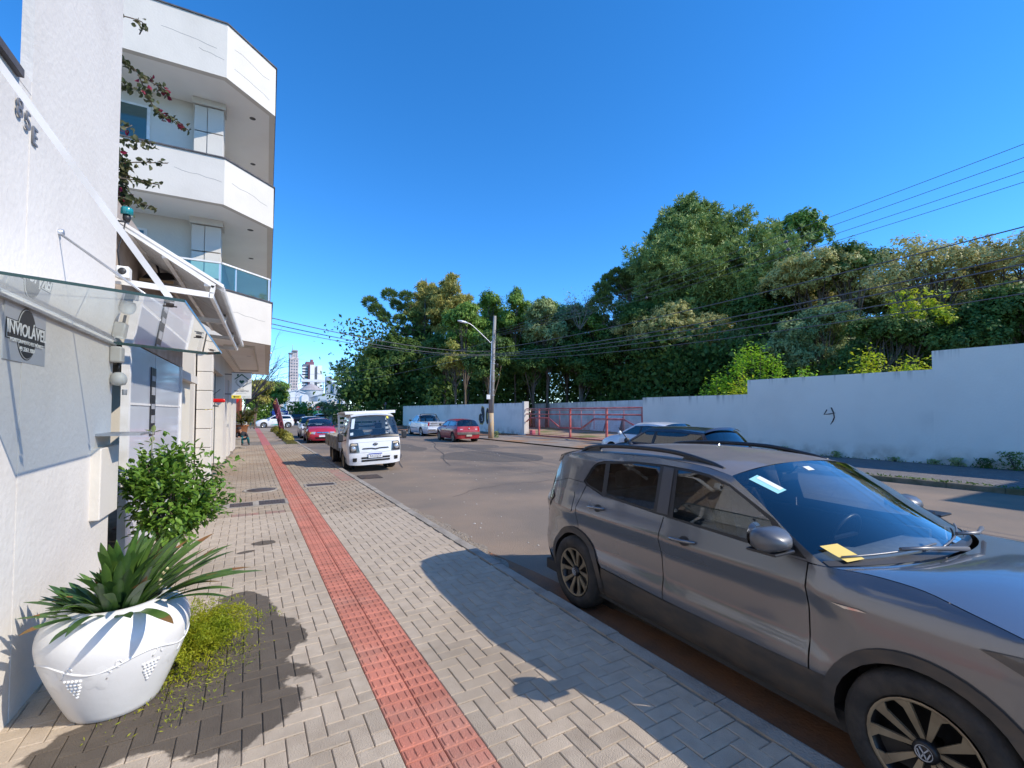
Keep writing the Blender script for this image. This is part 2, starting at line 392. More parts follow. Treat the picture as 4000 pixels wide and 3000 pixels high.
tag(gs.build('gravel', gravel_m), 'loose beige gravel along the kerb edge', 'gravel', kind='stuff')
sheet('dirt_lot', [(xw(33) + 0.3, 46), (xw(20) + 0.3, 20.3), (27.5, 20.3), (29.5, 46)], 0.0, lot_dirt)

# ================================================================ left sidewalk with its pavers
SWZ = 0.13
sw = link('left_sidewalk', mesh('left_sidewalk', [(-1.9, -3, SWZ - .012), (*pv(1.53, -3), SWZ - .012), (*pv(1.53, 30), SWZ - .012), (-3.0, 30, SWZ - .012)], [(0, 1, 2, 3)], joint_m))
tag(sw, kind='structure')
far = MB()
far.add([(-3.0, 30.0, SWZ - .004), (*pv(1.53, 30.0), SWZ - .004), (*pv(1.53, 55), SWZ - .004), (-7.0, 55, SWZ - .004)], [(0, 1, 2, 3)])
far.add([(-7.0, 55, SWZ - .004), (*pv(1.53, 55), SWZ - .004), (*pv(1.53, 55), 0), (-7.0, 55, 0)], [(0, 3, 2, 1)])
far.build('paving_band', paver_old, sw)
def paver_geo(x0, x1, y0, y1, z=SWZ, ch=0.0045, dz=0.0):
    """chamfered block with its top at z, in the paving frame"""
    g = 0.002; x0 += g; x1 -= g; y0 += g; y1 -= g
    lo = [pv(a, b) + (z - 0.03,) for a, b in ((x0, y0), (x1, y0), (x1, y1), (x0, y1))]
    mi = [pv(a, b) + (z - ch + dz,) for a, b in ((x0, y0), (x1, y0), (x1, y1), (x0, y1))]
    hi = [pv(a, b) + (z + dz,) for a, b in ((x0 + ch, y0 + ch), (x1 - ch, y0 + ch), (x1 - ch, y1 - ch), (x0 + ch, y1 - ch))]
    f = [(8, 9, 10, 11)] + [(i, (i + 1) % 4, 4 + (i + 1) % 4, 4 + i) for i in range(4)] + [(4 + i, 4 + (i + 1) % 4, 8 + (i + 1) % 4, 8 + i) for i in range(4)]
    return lo + mi + hi, f
def herring(xa, xb, ya, yb):
    out = []
    for i in range(int(xa * 10) - 3, int(xb * 10) + 3):
        for j in range(int(ya * 10) - 3, int(yb * 10) + 3):
            d = (i - j) % 4
            if d == 0: r = (i, i + 2, j, j + 1)
            elif d == 3: r = (i, i + 1, j, j + 2)
            else: continue
            x0, x1, y0, y1 = max(r[0] / 10, xa), min(r[1] / 10, xb), max(r[2] / 10, ya), min(r[3] / 10, yb)
            if x1 - x0 > 0.025 and y1 - y0 > 0.025: out.append((x0, x1, y0, y1))
    return out
rp = random.Random(21)
tiles = [(t, 0) for t in herring(-2.4, -0.2, 0.6, 8.9) + herring(0.2, 1.52, 0.6, 8.4)]
def keyd(t): X, Y = pv((t[0][0] + t[0][1]) / 2, (t[0][2] + t[0][3]) / 2); return (X - 0.2) ** 2 + (Y - 2.2) ** 2 + (0 if Y > 1.2 and X > -1.25 else 99)
tiles.sort(key=keyd)
for t, _ in tiles[:300]:
    vv, ff = paver_geo(*t, dz=rp.uniform(-0.002, 0.002)); link('paver', mesh('paver', vv, ff, paver_m), sw)
st = MB()
for t, _ in tiles[300:]: st.add(*paver_geo(*t, dz=rp.uniform(-0.002, 0.002)))
tag(st.build('paving_blocks', paver_m, sw, fix=False), kind='stuff')
old, redrow = MB(), MB()
for t in herring(-2.6, -0.2, 9.1, 27.0) + herring(0.2, 1.52, 8.4, 27.0):
    old.add(*paver_geo(*t, dz=rp.uniform(-0.004, 0.004), ch=0.008))
for k in range(24):                                   # reddish border row across the walk
    x0 = -2.6 + k * 0.1
    if rp.random() < 0.55: redrow.add(*paver_geo(x0, x0 + 0.1, 8.9, 9.1, ch=0.008))
    else: old.add(*paver_geo(x0, x0 + 0.1, 8.9, 9.1, ch=0.008))
for k in range(24): redrow.add(*paver_geo(1.18, 1.5, 12.2 + k * 0.1, 12.3 + k * 0.1, dz=0.003))
tag(old.build('old_paving_blocks', paver_old, sw, fix=False), kind='stuff')
tag(redrow.build('red_border_blocks', paver_worn, sw, fix=False), kind='stuff')
# tactile strip: 20 x 10 cm red blocks in two columns, four short bars each
def tactile(x0, y0):
    vv, ff = paver_geo(x0, x0 + 0.2, y0, y0 + 0.1, z=SWZ + 0.001, ch=0.005, dz=rp.uniform(-.001, .0015)); vv, ff = list(vv), list(ff)
    for k in range(4):
        cx = x0 + 0.025 + k * 0.05; o = len(vv); a, b, h = 0.011, 0.036, SWZ + 0.0065
        ring = [(cx - a, y0 + .05 - b + .008), (cx - a + .006, y0 + .05 - b), (cx + a - .006, y0 + .05 - b), (cx + a, y0 + .05 - b + .008), (cx + a, y0 + .05 + b - .008), (cx + a - .006, y0 + .05 + b), (cx - a + .006, y0 + .05 + b), (cx - a, y0 + .05 + b - .008)]
        vv += [pv(*p) + (SWZ,) for p in ring] + [pv(cx + (p[0] - cx) * .6, y0 + .05 + (p[1] - y0 - .05) * .86) + (h,) for p in ring]
        ff += [tuple(o + 8 + i for i in range(8))] + [(o + i, o + (i + 1) % 8, o + 8 + (i + 1) % 8, o + 8 + i) for i in range(8)]
    return vv, ff
rowsT = [(x0, 1.0 + 0.1 * r) for r in range(260) for x0 in (-0.2, 0.0)]
near = MB()
for k, (x0, y0) in enumerate(rowsT):
    if k < 300: vv, ff = tactile(x0, y0); link('tactile_paver', mesh('tactile_paver', vv, ff, paver_red), sw)
    else: near.add(*(tactile(x0, y0) if y0 < 20 else paver_geo(x0, x0 + .2, y0, y0 + .1)))
tag(near.build('tactile_blocks', paver_red, sw, fix=False), kind='stuff')
tl = MB(); tl.add([(*pv(-.2, 27.0), SWZ), (*pv(.2, 27.0), SWZ), (*pv(.2, 55), SWZ), (*pv(-.2, 55), SWZ)], [(0, 1, 2, 3)]); tl.build('tactile_band', mat('red_band', (0.47, 0.15, 0.13), 0.8), sw)
# kerb stones
kb = tag(bpy.data.objects.new('kerb', None), kind='structure'); col.objects.link(kb)
def kerb_stone(y0, y1, x0=1.525, x1=1.66, z1=SWZ + 0.004):
    m = MB(); g = 0.004; n = 6
    a = [(x0, 0.0), (x0, z1), (x1 - 0.025, z1), (x1 - .008, z1 - .008), (x1, z1 - 0.03), (x1 + .01, -0.02)]
    vv = [(*pv(x, y), z) for y in (y0 + g, y1 - g) for x, z in a]
    m.add(vv, [tuple(range(n))[::-1], tuple(range(n, 2 * n))] + [(i, (i + 1) % n, n + (i + 1) % n, n + i) for i in range(n)])
    m.build('kerb_stone', concrete, kb)
for k in range(40):
    y0 = -1.0 + k * 0.95
    kerb_stone(y0, y0 + 0.95, x1=1.66 + 0.006 * math.sin(k * 2.1), z1=SWZ + 0.004 + 0.003 * math.sin(k * 3.3))
m = MB(); m.add([(*pv(1.525, 37), .13), (*pv(1.66, 37), .13), (*pv(1.66, 55.4), .13), (*pv(1.525, 55.4), .13), (*pv(1.525, 37), 0), (*pv(1.66, 37), 0), (*pv(1.66, 55.4), 0), (*pv(1.525, 55.4), 0)], [(0, 1, 2, 3), (1, 5, 6, 2), (3, 2, 6, 7)]); m.build('far_kerb', concrete, kb)
# covers let into the paving
def cover(x0, x1, y0, y1, frame, label):
    t = thing('inspection_cover', label, 'cover', (*pv((x0 + x1) / 2, (y0 + y1) / 2), SWZ))
    t.rotation_euler.z = PA; hx, hy = (x1 - x0) / 2, (y1 - y0) / 2
    m = MB(); w = 0.05
    for a in ((-hx - w, hx + w, -hy - w, -hy), (-hx - w, hx + w, hy, hy + w), (-hx - w, -hx, -hy, hy), (hx, hx + w, -hy, hy)): m.box(*a, -0.02, 0.008)
    m.build('frame', frame, t)
    m = MB(); m.box(-hx + .004, hx - .004, -hy + .004, hy - .004, -0.02, 0.006)
    for k in range(int(2 * hx / 0.05)):
        m.box(-hx + .015 + k * .05, -hx + .035 + k * .05, -hy + .02, hy - .02, 0.006, 0.011)
    m.build('lid', iron, t)
cover(0.33, 0.93, 11.6, 11.95, concrete, 'dark iron cover in a pale frame right of the red tactile strip')
cover(-0.68, -0.24, 9.75, 10.2, concrete, 'brown iron cover touching the left edge of the tactile strip')
cover(-1.15, -0.78, 9.75, 10.15, concrete, 'middle one of three iron covers left of the tactile strip')
cover(-1.62, -1.25, 9.75, 10.1, concrete, 'faded reddish cover nearest the shopfront bush')
t = thing('manhole', 'round iron manhole cover set in the old paving', 'manhole', (*pv(-0.62, 11.6), SWZ))
m = MB(); m.lathe([(0.0, 0.010), (0.27, 0.010), (0.275, 0.0), (0.28, -0.02)], 28); m.build('lid', iron, t)
m = MB(); m.lathe([(0.285, 0.0), (0.285, 0.014), (0.34, 0.014), (0.345, -0.01)], 28); m.build('frame', concrete, t)
t = thing('storm_drain', 'rusty storm drain grate in the gutter before the white truck', 'drain', (2.62, 13.5, 0))
m = MB(); m.box(-.3, .3, -.36, .36, -.02, .006); m.build('pit', dark_hole, t)
for k in range(8): m = MB(); m.box(-.28, .28, -.33 + k * .09, -.29 + k * .09, .006, .022); m.build('bar', iron, t)
# wet stain spreading from the pot
wet = mat('wet_paving', (0.085, 0.08, 0.075), 0.55, rgb2=(0.06, 0.056, 0.052), vscale=7, bump=0.5, bscale=120)

# ================================================================ right sidewalk, its kerb, ground behind the wall
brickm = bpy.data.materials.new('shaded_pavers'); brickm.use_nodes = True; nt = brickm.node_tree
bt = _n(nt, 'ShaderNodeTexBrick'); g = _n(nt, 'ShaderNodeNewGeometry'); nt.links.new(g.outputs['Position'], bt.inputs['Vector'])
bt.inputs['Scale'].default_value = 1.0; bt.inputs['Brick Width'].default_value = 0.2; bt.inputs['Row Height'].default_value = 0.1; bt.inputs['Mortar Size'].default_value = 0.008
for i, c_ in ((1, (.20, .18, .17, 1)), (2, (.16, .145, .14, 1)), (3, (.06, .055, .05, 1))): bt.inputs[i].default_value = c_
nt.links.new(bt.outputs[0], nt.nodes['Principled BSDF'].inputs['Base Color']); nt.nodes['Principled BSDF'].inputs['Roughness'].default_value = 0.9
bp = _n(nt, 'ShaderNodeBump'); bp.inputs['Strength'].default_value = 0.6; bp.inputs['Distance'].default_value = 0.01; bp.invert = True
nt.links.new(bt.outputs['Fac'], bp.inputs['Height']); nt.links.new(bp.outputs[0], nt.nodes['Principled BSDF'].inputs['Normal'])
def strip(name, o0, o1, ya, yb, z, m, n=12, z0=None):
    ys = np.linspace(ya, yb, n); V = [(xw(y) + o0, y, z) for y in ys] + [(xw(y) + o1, y, z) for y in ys]
    f = [(i, n + i, n + i + 1, i + 1) for i in range(n - 1)]
    if z0 is not None:
        V += [(xw(y) + o0, y, z0) for y in ys]; f += [(i, i + 1, 2 * n + i + 1, 2 * n + i) for i in range(n - 1)]
    return tag(link(name, mesh(name, V, f, m)), kind='structure')
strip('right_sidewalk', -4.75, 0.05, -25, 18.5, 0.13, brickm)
strip('driveway_apron', -4.75, 0.35, 18.5, 31.5, 0.05, mat('apron_concrete', (0.30, 0.25, 0.20), 0.9, rgb2=(0.20, 0.16, 0.13), vscale=1.2, vdet=8, bump=0.4, bscale=30, rgb3=(0.34, 0.17, 0.07), vscale3=0.5, lo3=0.5, hi3=0.68))
strip('right_verge', -4.75, 0.05, 31.5, 60, 0.10, dirt)
rk = tag(bpy.data.objects.new('right_kerb', None), kind='structure'); col.objects.link(rk)
for k in range(44):
    y0 = -25 + k * 1.0
    if y0 > 17.6: break
    m = MB(); vv = [(xw(y) + o, y, z) for y in (y0 + .004, y0 + .996) for o, z in ((-4.92, -.02), (-4.91, .12), (-4.88, .135), (-4.75, .135), (-4.75, -.02))]
    m.add(vv, [(0, 1, 2, 3, 4), (9, 8, 7, 6, 5)] + [(i, (i + 1) % 5, 5 + (i + 1) % 5, 5 + i) for i in range(5)]); m.build('kerb_stone', mat('mossy_concrete', (0.20, 0.17, 0.12), 0.95, rgb2=(0.10, 0.10, 0.05), vscale=3, bump=0.5), rk)

# ---- tar seams, cracks and light grit on the road
rdo = bpy.data.objects['road']; tar = mat('tar_seam', (0.085, 0.073, 0.064), 0.9); rc = random.Random(44)
def ribbon(pts, w, m_, z=.006, name='crack'):
    V = []
    for i, p in enumerate(pts):
        a, b = pts[max(0, i - 1)], pts[min(len(pts) - 1, i + 1)]; d = Vector((b[0] - a[0], b[1] - a[1], 0)).normalized(); n = Vector((-d.y, d.x, 0)); ww = w * (.4 + .9 * rc.random())
        V += [(p[0] - n.x * ww, p[1] - n.y * ww, z), (p[0] + n.x * ww, p[1] + n.y * ww, z)]
    return link(name, mesh(name, V, [(2 * i, 2 * i + 2, 2 * i + 3, 2 * i + 1) for i in range(len(pts) - 1)], m_), rdo)
def wander(x, y, a, n, st):
    P = [(x, y)]; a0 = a
    for _ in range(n): a += rc.gauss(0, .30) - .25 * (a - a0); x += math.cos(a) * st; y += math.sin(a) * st; P.append((x, y))
    return P
for x, y, a, n in ((6.0, 12, .1, 30), (5.0, 17, .15, 34), (3.6, 9.5, -.05, 30), (5.5, 21.5, .1, 40), (8.5, 25, .3, 30), (10.5, 13.5, .5, 18)):
    ribbon(wander(x, y, a, n, .28), .008, tar)
ribbon([(4.0 + .07 * k, 15.2 + .30 * k + .3 * math.sin(k * .3)) for k in range(44)], .03, tar, .005, 'tyre_mark'); ribbon([(5.6 + .08 * k, 15.0 + .29 * k + .3 * math.sin(k * .3)) for k in range(44)], .03, tar, .005, 'tyre_mark')
gr_ = MB(); pale = mat('pale_grit', (.5, .46, .4), .9)
for i in range(260):
    x, y, r = rc.uniform(2.7, 11), 3.5 + 26 * rc.random() ** 1.6, rc.uniform(.008, .028); a = rc.uniform(0, 3)
    gr_.add([(x + r * math.cos(a + k * 1.57) * (1 if k % 2 else .6), y + r * math.sin(a + k * 1.57), .004) for k in range(4)] + [(x, y, .004 + r * .5)], [(0, 1, 4), (1, 2, 4), (2, 3, 4), (3, 0, 4)])
tag(gr_.build('grit', pale), 'small pale grit and litter scattered on the road', 'grit', kind='stuff')
# ---- a damp stain on the grey pavers by the pot (a mark with its own shape)
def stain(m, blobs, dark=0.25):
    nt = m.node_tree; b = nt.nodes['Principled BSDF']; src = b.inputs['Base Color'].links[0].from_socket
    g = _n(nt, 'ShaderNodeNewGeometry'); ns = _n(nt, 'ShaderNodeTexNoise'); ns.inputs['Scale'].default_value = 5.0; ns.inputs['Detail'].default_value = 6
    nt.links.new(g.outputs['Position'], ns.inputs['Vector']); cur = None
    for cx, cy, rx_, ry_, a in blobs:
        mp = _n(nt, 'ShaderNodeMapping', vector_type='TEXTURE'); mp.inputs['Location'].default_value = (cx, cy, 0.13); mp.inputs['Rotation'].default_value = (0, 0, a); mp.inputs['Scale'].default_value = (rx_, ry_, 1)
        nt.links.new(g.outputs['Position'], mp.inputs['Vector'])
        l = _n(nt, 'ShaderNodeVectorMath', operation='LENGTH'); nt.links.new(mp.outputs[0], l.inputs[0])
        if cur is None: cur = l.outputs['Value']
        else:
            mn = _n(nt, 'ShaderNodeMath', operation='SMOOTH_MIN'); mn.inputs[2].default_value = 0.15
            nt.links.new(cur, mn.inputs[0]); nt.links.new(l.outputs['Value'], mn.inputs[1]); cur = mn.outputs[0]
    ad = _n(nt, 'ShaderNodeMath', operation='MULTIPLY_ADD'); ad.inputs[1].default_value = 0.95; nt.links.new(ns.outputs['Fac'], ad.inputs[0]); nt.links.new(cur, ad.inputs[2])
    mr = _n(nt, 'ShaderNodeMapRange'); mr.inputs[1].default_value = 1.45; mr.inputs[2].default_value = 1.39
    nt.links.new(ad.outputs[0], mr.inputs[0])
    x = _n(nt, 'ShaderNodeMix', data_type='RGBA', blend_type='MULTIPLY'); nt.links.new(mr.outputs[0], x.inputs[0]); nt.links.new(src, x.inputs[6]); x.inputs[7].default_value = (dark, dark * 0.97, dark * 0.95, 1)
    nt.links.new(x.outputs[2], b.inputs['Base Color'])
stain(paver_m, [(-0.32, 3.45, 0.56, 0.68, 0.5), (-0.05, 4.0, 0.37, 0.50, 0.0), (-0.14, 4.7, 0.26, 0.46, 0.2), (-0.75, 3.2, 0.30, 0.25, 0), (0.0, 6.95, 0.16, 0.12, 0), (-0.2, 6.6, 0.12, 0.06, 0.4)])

# ================================================================ near building with the tall pylon
WX = -1.24
nb = wthing('corner_building', 'white plastered low building with a tall pylon and shopfront beside the sidewalk', 'building', (WX - 2, 4, 0.12))
m = MB(); m.box(WX - 6, WX, -6, 3.63, 0.05, 3.70); m.build('front_wall', white_wall, nb)
m = MB(); m.box(WX - 6.05, WX + 0.03, -6, 3.46, 3.70, 3.745); m.build('coping', coping_m, nb)
m = MB(); m.box(WX - 0.05, WX + .002, 3.46, 3.632, 3.70, 3.78); m.build('parapet_block', white_wall, nb)
m = MB(); m.box(WX - 0.05, WX + 0.004, 3.632, 5.38, 0.05, 8.6); m.build('pylon', white_wall, nb)
m = MB(); m.box(WX - 0.10, WX + 0.07, 4.86, 5.36, 0.98, 1.56, 0.008); m.build('meter_box', white_smooth, nb)
m = MB(); m.box(WX - 0.05, WX + 0.30, 4.95, 5.37, 1.655, 1.675); m.build('meter_shelf', galv, nb)
m = MB(); m.tube([(WX - .06, 5.42, 2.60), (WX - .06, 5.42, 0.2)], 0.028, 8); m.build('downpipe', black_pl, nb)
# recessed shop behind the pylon
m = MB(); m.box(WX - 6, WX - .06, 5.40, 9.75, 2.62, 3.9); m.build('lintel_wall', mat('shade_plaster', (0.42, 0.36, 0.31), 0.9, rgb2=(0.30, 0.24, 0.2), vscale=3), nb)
m = MB(); m.box(WX - 6, WX - .35, 5.45, 12.2, 3.9, 3.96); m.build('roof_slab', white_smooth, nb)
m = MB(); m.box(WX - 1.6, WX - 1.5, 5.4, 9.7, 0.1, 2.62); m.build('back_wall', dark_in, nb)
m = MB(); m.box(WX - 1.5, WX - .1, 5.39, 6.2, 0.12, 0.18); m.box(WX - .9, WX - .85, 5.42, 6.2, 0.1, 2.62); m.build('doorway', mat('doorway_brown', (0.06, 0.035, 0.03), 0.6), nb)
m = MB(); m.box(WX - .1, WX - .06, 5.62, 5.66, .15, 2.6); m.build('door_post', white_steel, nb)
for y0, y1 in ((6.22, 7.55), (7.58, 9.55)):
    m = MB(); m.box(WX - .085, WX - .06, y0, y1, 0.18, 1.93); m.build('lower_panel', mat('frosted_panel', (0.62, 0.64, 0.68), 0.35, rgb2=(0.56, 0.58, 0.62), vscale=0.8, coat=0.5), nb)
    m = MB(); m.box(WX - .085, WX - .06, y0, y1, 1.955, 2.60); m.build('upper_panel', mat('glossy_panel', (0.50, 0.52, 0.57), 0.3, rgb2=(0.45, 0.47, 0.52), vscale=0.8, coat=0.4), nb)
m = MB()
for y in (6.19, 9.57): m.box(WX - .11, WX - .04, y, y + .07, .13, 2.62)
m.box(WX - .10, WX - .05, 6.2, 9.6, 1.93, 1.955); m.box(WX - .10, WX - .05, 6.2, 9.6, .12, .18); m.build('shop_frame', white_steel, nb)
m = MB(); m.box(WX - .055, WX - .048, 7.28, 7.56, 1.55, 2.42); m.build('window_sticker', black_paint, nb)
for k, z in enumerate((2.30, 2.12, 1.94, 1.76, 1.62)):
    m = MB(); m.box(WX - .048, WX - .044, 7.33, 7.51, z - .05, z + .05 * (1 if k % 2 else .3)); m.build('sticker_print', silver, nb)
# ribbed door between the two buildings
m = MB()
for k in range(22):
    y = 9.72 + k * 0.1
    m.box(WX - .26, WX - .20, y, y + .055, .13, 2.45); m.box(WX - .26, WX - .23, y + .055, y + .1, .13, 2.45)
m.build('ribbed_door', mat('cream_metal', (0.66, 0.62, 0.53), 0.5), nb)
m = MB(); m.box(WX - .32, WX - .08, 9.66, 11.98, 2.45, 2.60); m.build('door_beam', white_smooth, nb)
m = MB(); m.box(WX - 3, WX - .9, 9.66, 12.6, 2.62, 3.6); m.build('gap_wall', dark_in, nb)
# house number
for ch, y, z in (('8', 3.475, 3.53), ('5', 3.575, 3.51), ('E', 3.665, 3.47)):
    n_ = tag(text('house_number', ch, 0.15, mat('number_steel', (0.20, 0.20, 0.21), 0.5, metal=0.3), None, (WX + 0.012, y, z), (R(90), 0, R(90)), ext=0.004),
             {'8': 'grey metal digit eight high on the white wall', '5': 'grey metal digit five high on the white wall', 'E': 'grey metal letter E high on the white wall'}[ch], 'number', 'house number on the near wall')
# security sign
s = thing('security_sign', 'silver sign with black oval and band on the white wall', 'sign', (WX, 3.67, 2.305)); s.rotation_euler = (R(90), 0, R(90))
W2, H2 = 0.26, 0.165
m = MB(); m.box(-W2, W2, -H2, H2, 0.0, 0.006); m.build('plate', silver, s)
def ell(rx_, ry_, n=40): return [(rx_ * math.cos(2 * math.pi * k / n), ry_ * math.sin(2 * math.pi * k / n)) for k in range(n)]
m = MB(); m.prism(ell(.122, .150), lambda a, b, h: (a, b, .006 + h), .0015); m.box(-.245, .245, -.050, .062, .006, .0078); m.build('outline', black_paint, s)
m = MB(); m.prism(ell(.116, .144), lambda a, b, h: (a, b, .0080 + h), .001); m.box(-.238, .238, -.044, .056, .008, .0094); m.build('keyline', white_pl, s)
m = MB(); m.prism(ell(.112, .140), lambda a, b, h: (a, b, .0100 + h), .001); m.box(-.234, .234, -.040, .052, .0098, .0112); m.build('field', black_paint, s)
text('lettering', 'INVIOLÁVEL', 0.098, white_pl, s, (0, .012, .0125), (0, 0, 0), ext=.001, sx=0.93, bold=.0015)
text('lettering', 'MONITORAMENTO ELETRÔNICO', 0.030, white_pl, s, (0, -.052, .0125), (0, 0, 0), ext=.001, sx=0.92)
text('lettering', '49 3361.1001', 0.036, white_pl, s, (0, -.092, .0125), (0, 0, 0), ext=.001)
# glass awning
ga = wthing('glass_awning', 'greenish glass canopy hung from the white wall on steel stays', 'awning', (WX, 4.1, 2.48))
m = MB(); A = [(WX, 2.8, 2.485), (-.37, 2.8, 2.42), (-.385, 5.18, 2.42), (-.52, 5.40, 2.43), (WX, 5.40, 2.485)]
m.add(A, [(0, 1, 2, 3, 4)]); m.build('glass_sheet', awn_gl, ga)
m = MB()
for a, b in zip(A[:4], A[1:]): m.bar(tuple(Vector(a) - Vector((0, 0, .006))), tuple(Vector(b) - Vector((0, 0, .006))), .004, .014)
m.build('polished_edge', mat('glass_edge', (0.03, 0.07, 0.07), 0.2), ga)
m = MB(); m.box(WX, WX + .03, 2.8, 5.37, 2.455, 2.472); m.build('wall_channel', galv, ga)
m = MB(); m.bar((-.45, 2.93, 2.445), (WX, 2.93, 3.66), .030, .016, (0, 1, 0)); m.build('flat_stay', sheet_white, ga)
m = MB(); m.tube([(-.45, 4.08, 2.445), (WX, 4.08, 3.05)], .008, 8); m.lathe([(0, 0.03), (.02, .03), (.022, 0)], 10, (WX, 4.08, 3.05), axis='x'); m.build('stay_rod', galv, ga)
for x, y in ((-.45, 2.93), (-.45, 4.08), (-.47, 5.2)):
    m = MB(); m.lathe([(0, -.012), (.016, -.010), (.018, 0), (.018, .008), (0, .009)], 12, (x, y, 2.412)); m.bar((x - .03, y, 2.405), (x + .03, y, 2.405), .010, .006); m.build('clamp', iron, ga)
# corrugated awning
ca = wthing('corrugated_awning', 'white corrugated metal awning on steel brackets over the shopfront', 'awning', (WX, 7.9, 3.1))
ya, yb = 5.58, 10.3; nS = int((yb - ya) / 0.0125); V, Fc = [], []
for k in range(nS + 1):
    y = ya + k * 0.0125; h = 0.034 * max(-1, min(1, 1.8 * math.sin(k * 2 * math.pi / 8)))
    V += [(WX - .09, y, 3.70 + h), (-.41, y, 3.14 + h), (-.41, y, 3.135 + h), (WX - .09, y, 3.695 + h)]
for k in range(nS):
    a = 4 * k; Fc += [(a, a + 4, a + 5, a + 1), (a + 1, a + 5, a + 6, a + 2), (a + 2, a + 6, a + 7, a + 3)]
_o = link('corrugated_sheet', mesh('corrugated_sheet', V, Fc, mat('awning_sheet', (.60, .59, .57), .5, rgb2=(.52, .50, .48), vscale=3), False), ca)
for y in (5.6, 7.2, 8.8, 10.2):
    m = MB(); m.bar((WX - .05, y, 3.665), (-.49, y, 3.145), .03, .05); m.bar((WX - .05, y, 3.10), (-.50, y, 3.05), .03, .055); m.bar((-.52, y, 3.03), (-.50, y, 3.15), .03, .04); m.build('bracket', white_steel, ca)
m = MB()
for t in (.12, .5, .97): m.bar((WX - .05 + t * (.75), 5.6, 3.64 - t * .50), (WX - .05 + t * .75, 10.25, 3.64 - t * .50), .04, .025)
m.build('purlins', white_steel, ca)
m = MB(); m.box(-.53, -.50, 5.58, 10.3, 3.02, 3.07); m.build('front_beam', white_steel, ca)
t = wthing('floodlight', 'dark floodlight hung under the corrugated awning', 'floodlight', (-1.1, 6.6, 3.35))
m = MB(); m.add([(-1.30, 6.5, 3.33), (-.95, 6.5, 3.38), (-.95, 6.75, 3.38), (-1.3, 6.75, 3.33), (-1.22, 6.55, 3.44), (-1.02, 6.55, 3.47), (-1.02, 6.7, 3.47), (-1.22, 6.7, 3.44)], [(0, 3, 2, 1), (4, 5, 6, 7), (0, 1, 5, 4), (1, 2, 6, 5), (2, 3, 7, 6), (3, 0, 4, 7)]); m.build('housing', black_pl, t)
m = MB(); m.box(-1.28, -.97, 6.48, 6.50, 3.33, 3.36); m.build('lens_rim', mat('old_brass', (.3, .2, .1), .5), t)
m = MB(); m.tube([(-1.12, 6.62, 3.45), (-1.15, 6.62, 3.56), (-1.18, 6.62, 3.60)], .012, 6); m.build('arm', black_pl, t)
t = wthing('security_camera', 'small white security camera on the pylon edge under the awning', 'camera', (WX + .04, 5.41, 3.13))
m = MB(); m.box(WX, WX + .10, 5.385, 5.50, 3.09, 3.20, .012); m.build('body', white_pl, t)
m = MB(); m.lathe([(0, -.012), (.028, -.012), (.032, 0)], 14, (WX + .05, 5.385, 3.15), axis='y'); m.build('lens', black_pl, t)
t = wthing('junction_box', 'cream alarm box on the pylon edge above the dome siren', 'box', (WX + .02, 5.34, 2.28))
m = MB(); m.box(WX + .005, WX + .09, 5.26, 5.38, 2.30, 2.44, .012); m.build('cover', mat('aged_plastic', (.48, .47, .44), .5), t)
m = MB(); m.tube([(WX + .05, 5.36, 2.30), (WX + .05, 5.36, 2.22)], .012, 6); m.build('conduit', black_pl, t)
t = wthing('motion_sensor', 'white dome shaped alarm siren on the pylon edge', 'sensor', (WX + .03, 5.34, 2.12))
m = MB(); m.lathe([(.0, .115), (.03, .11), (.052, .09), (.062, .06), (.062, .03), (.05, 0.0), (0, -.01)], 18, (WX + .06, 5.33, 2.10)); m.build('shell', mat('aged_plastic', (.48, .47, .44), .5), t)
m = MB(); m.lathe([(0, -.05), (.018, -.05), (.02, 0)], 10, (WX + .09, 5.40, 2.06)); m.build('lens', silver, t)
t = wthing('strobe_light', 'teal alarm strobe lamp at the pylon edge', 'lamp', (WX + .06, 5.44, 3.62))
m = MB(); m.lathe([(0, .10), (.042, .10), (.048, .09), (.048, .035), (0, .035)], 18, (WX + .06, 5.44, 3.66)); m.build('lamp_dome', mat('teal_plastic', (0.01, 0.22, 0.24), 0.25, coat=.6), t)
m = MB(); m.lathe([(0, .035), (.030, .035), (.032, .0), (.022, -.03), (.0, -.03)], 14, (WX + .06, 5.44, 3.66)); m.bar((WX, 5.42, 3.62), (WX + .06, 5.44, 3.63), .03, .012); m.build('base', black_pl, t)
m = MB(); m.tube([(WX + .05, 5.44, 3.62), (WX + .03, 5.45, 3.5), (WX + .0, 5.44, 3.35), (WX + .02, 5.45, 3.15)], .006, 6); m.build('cable', black_pl, t)

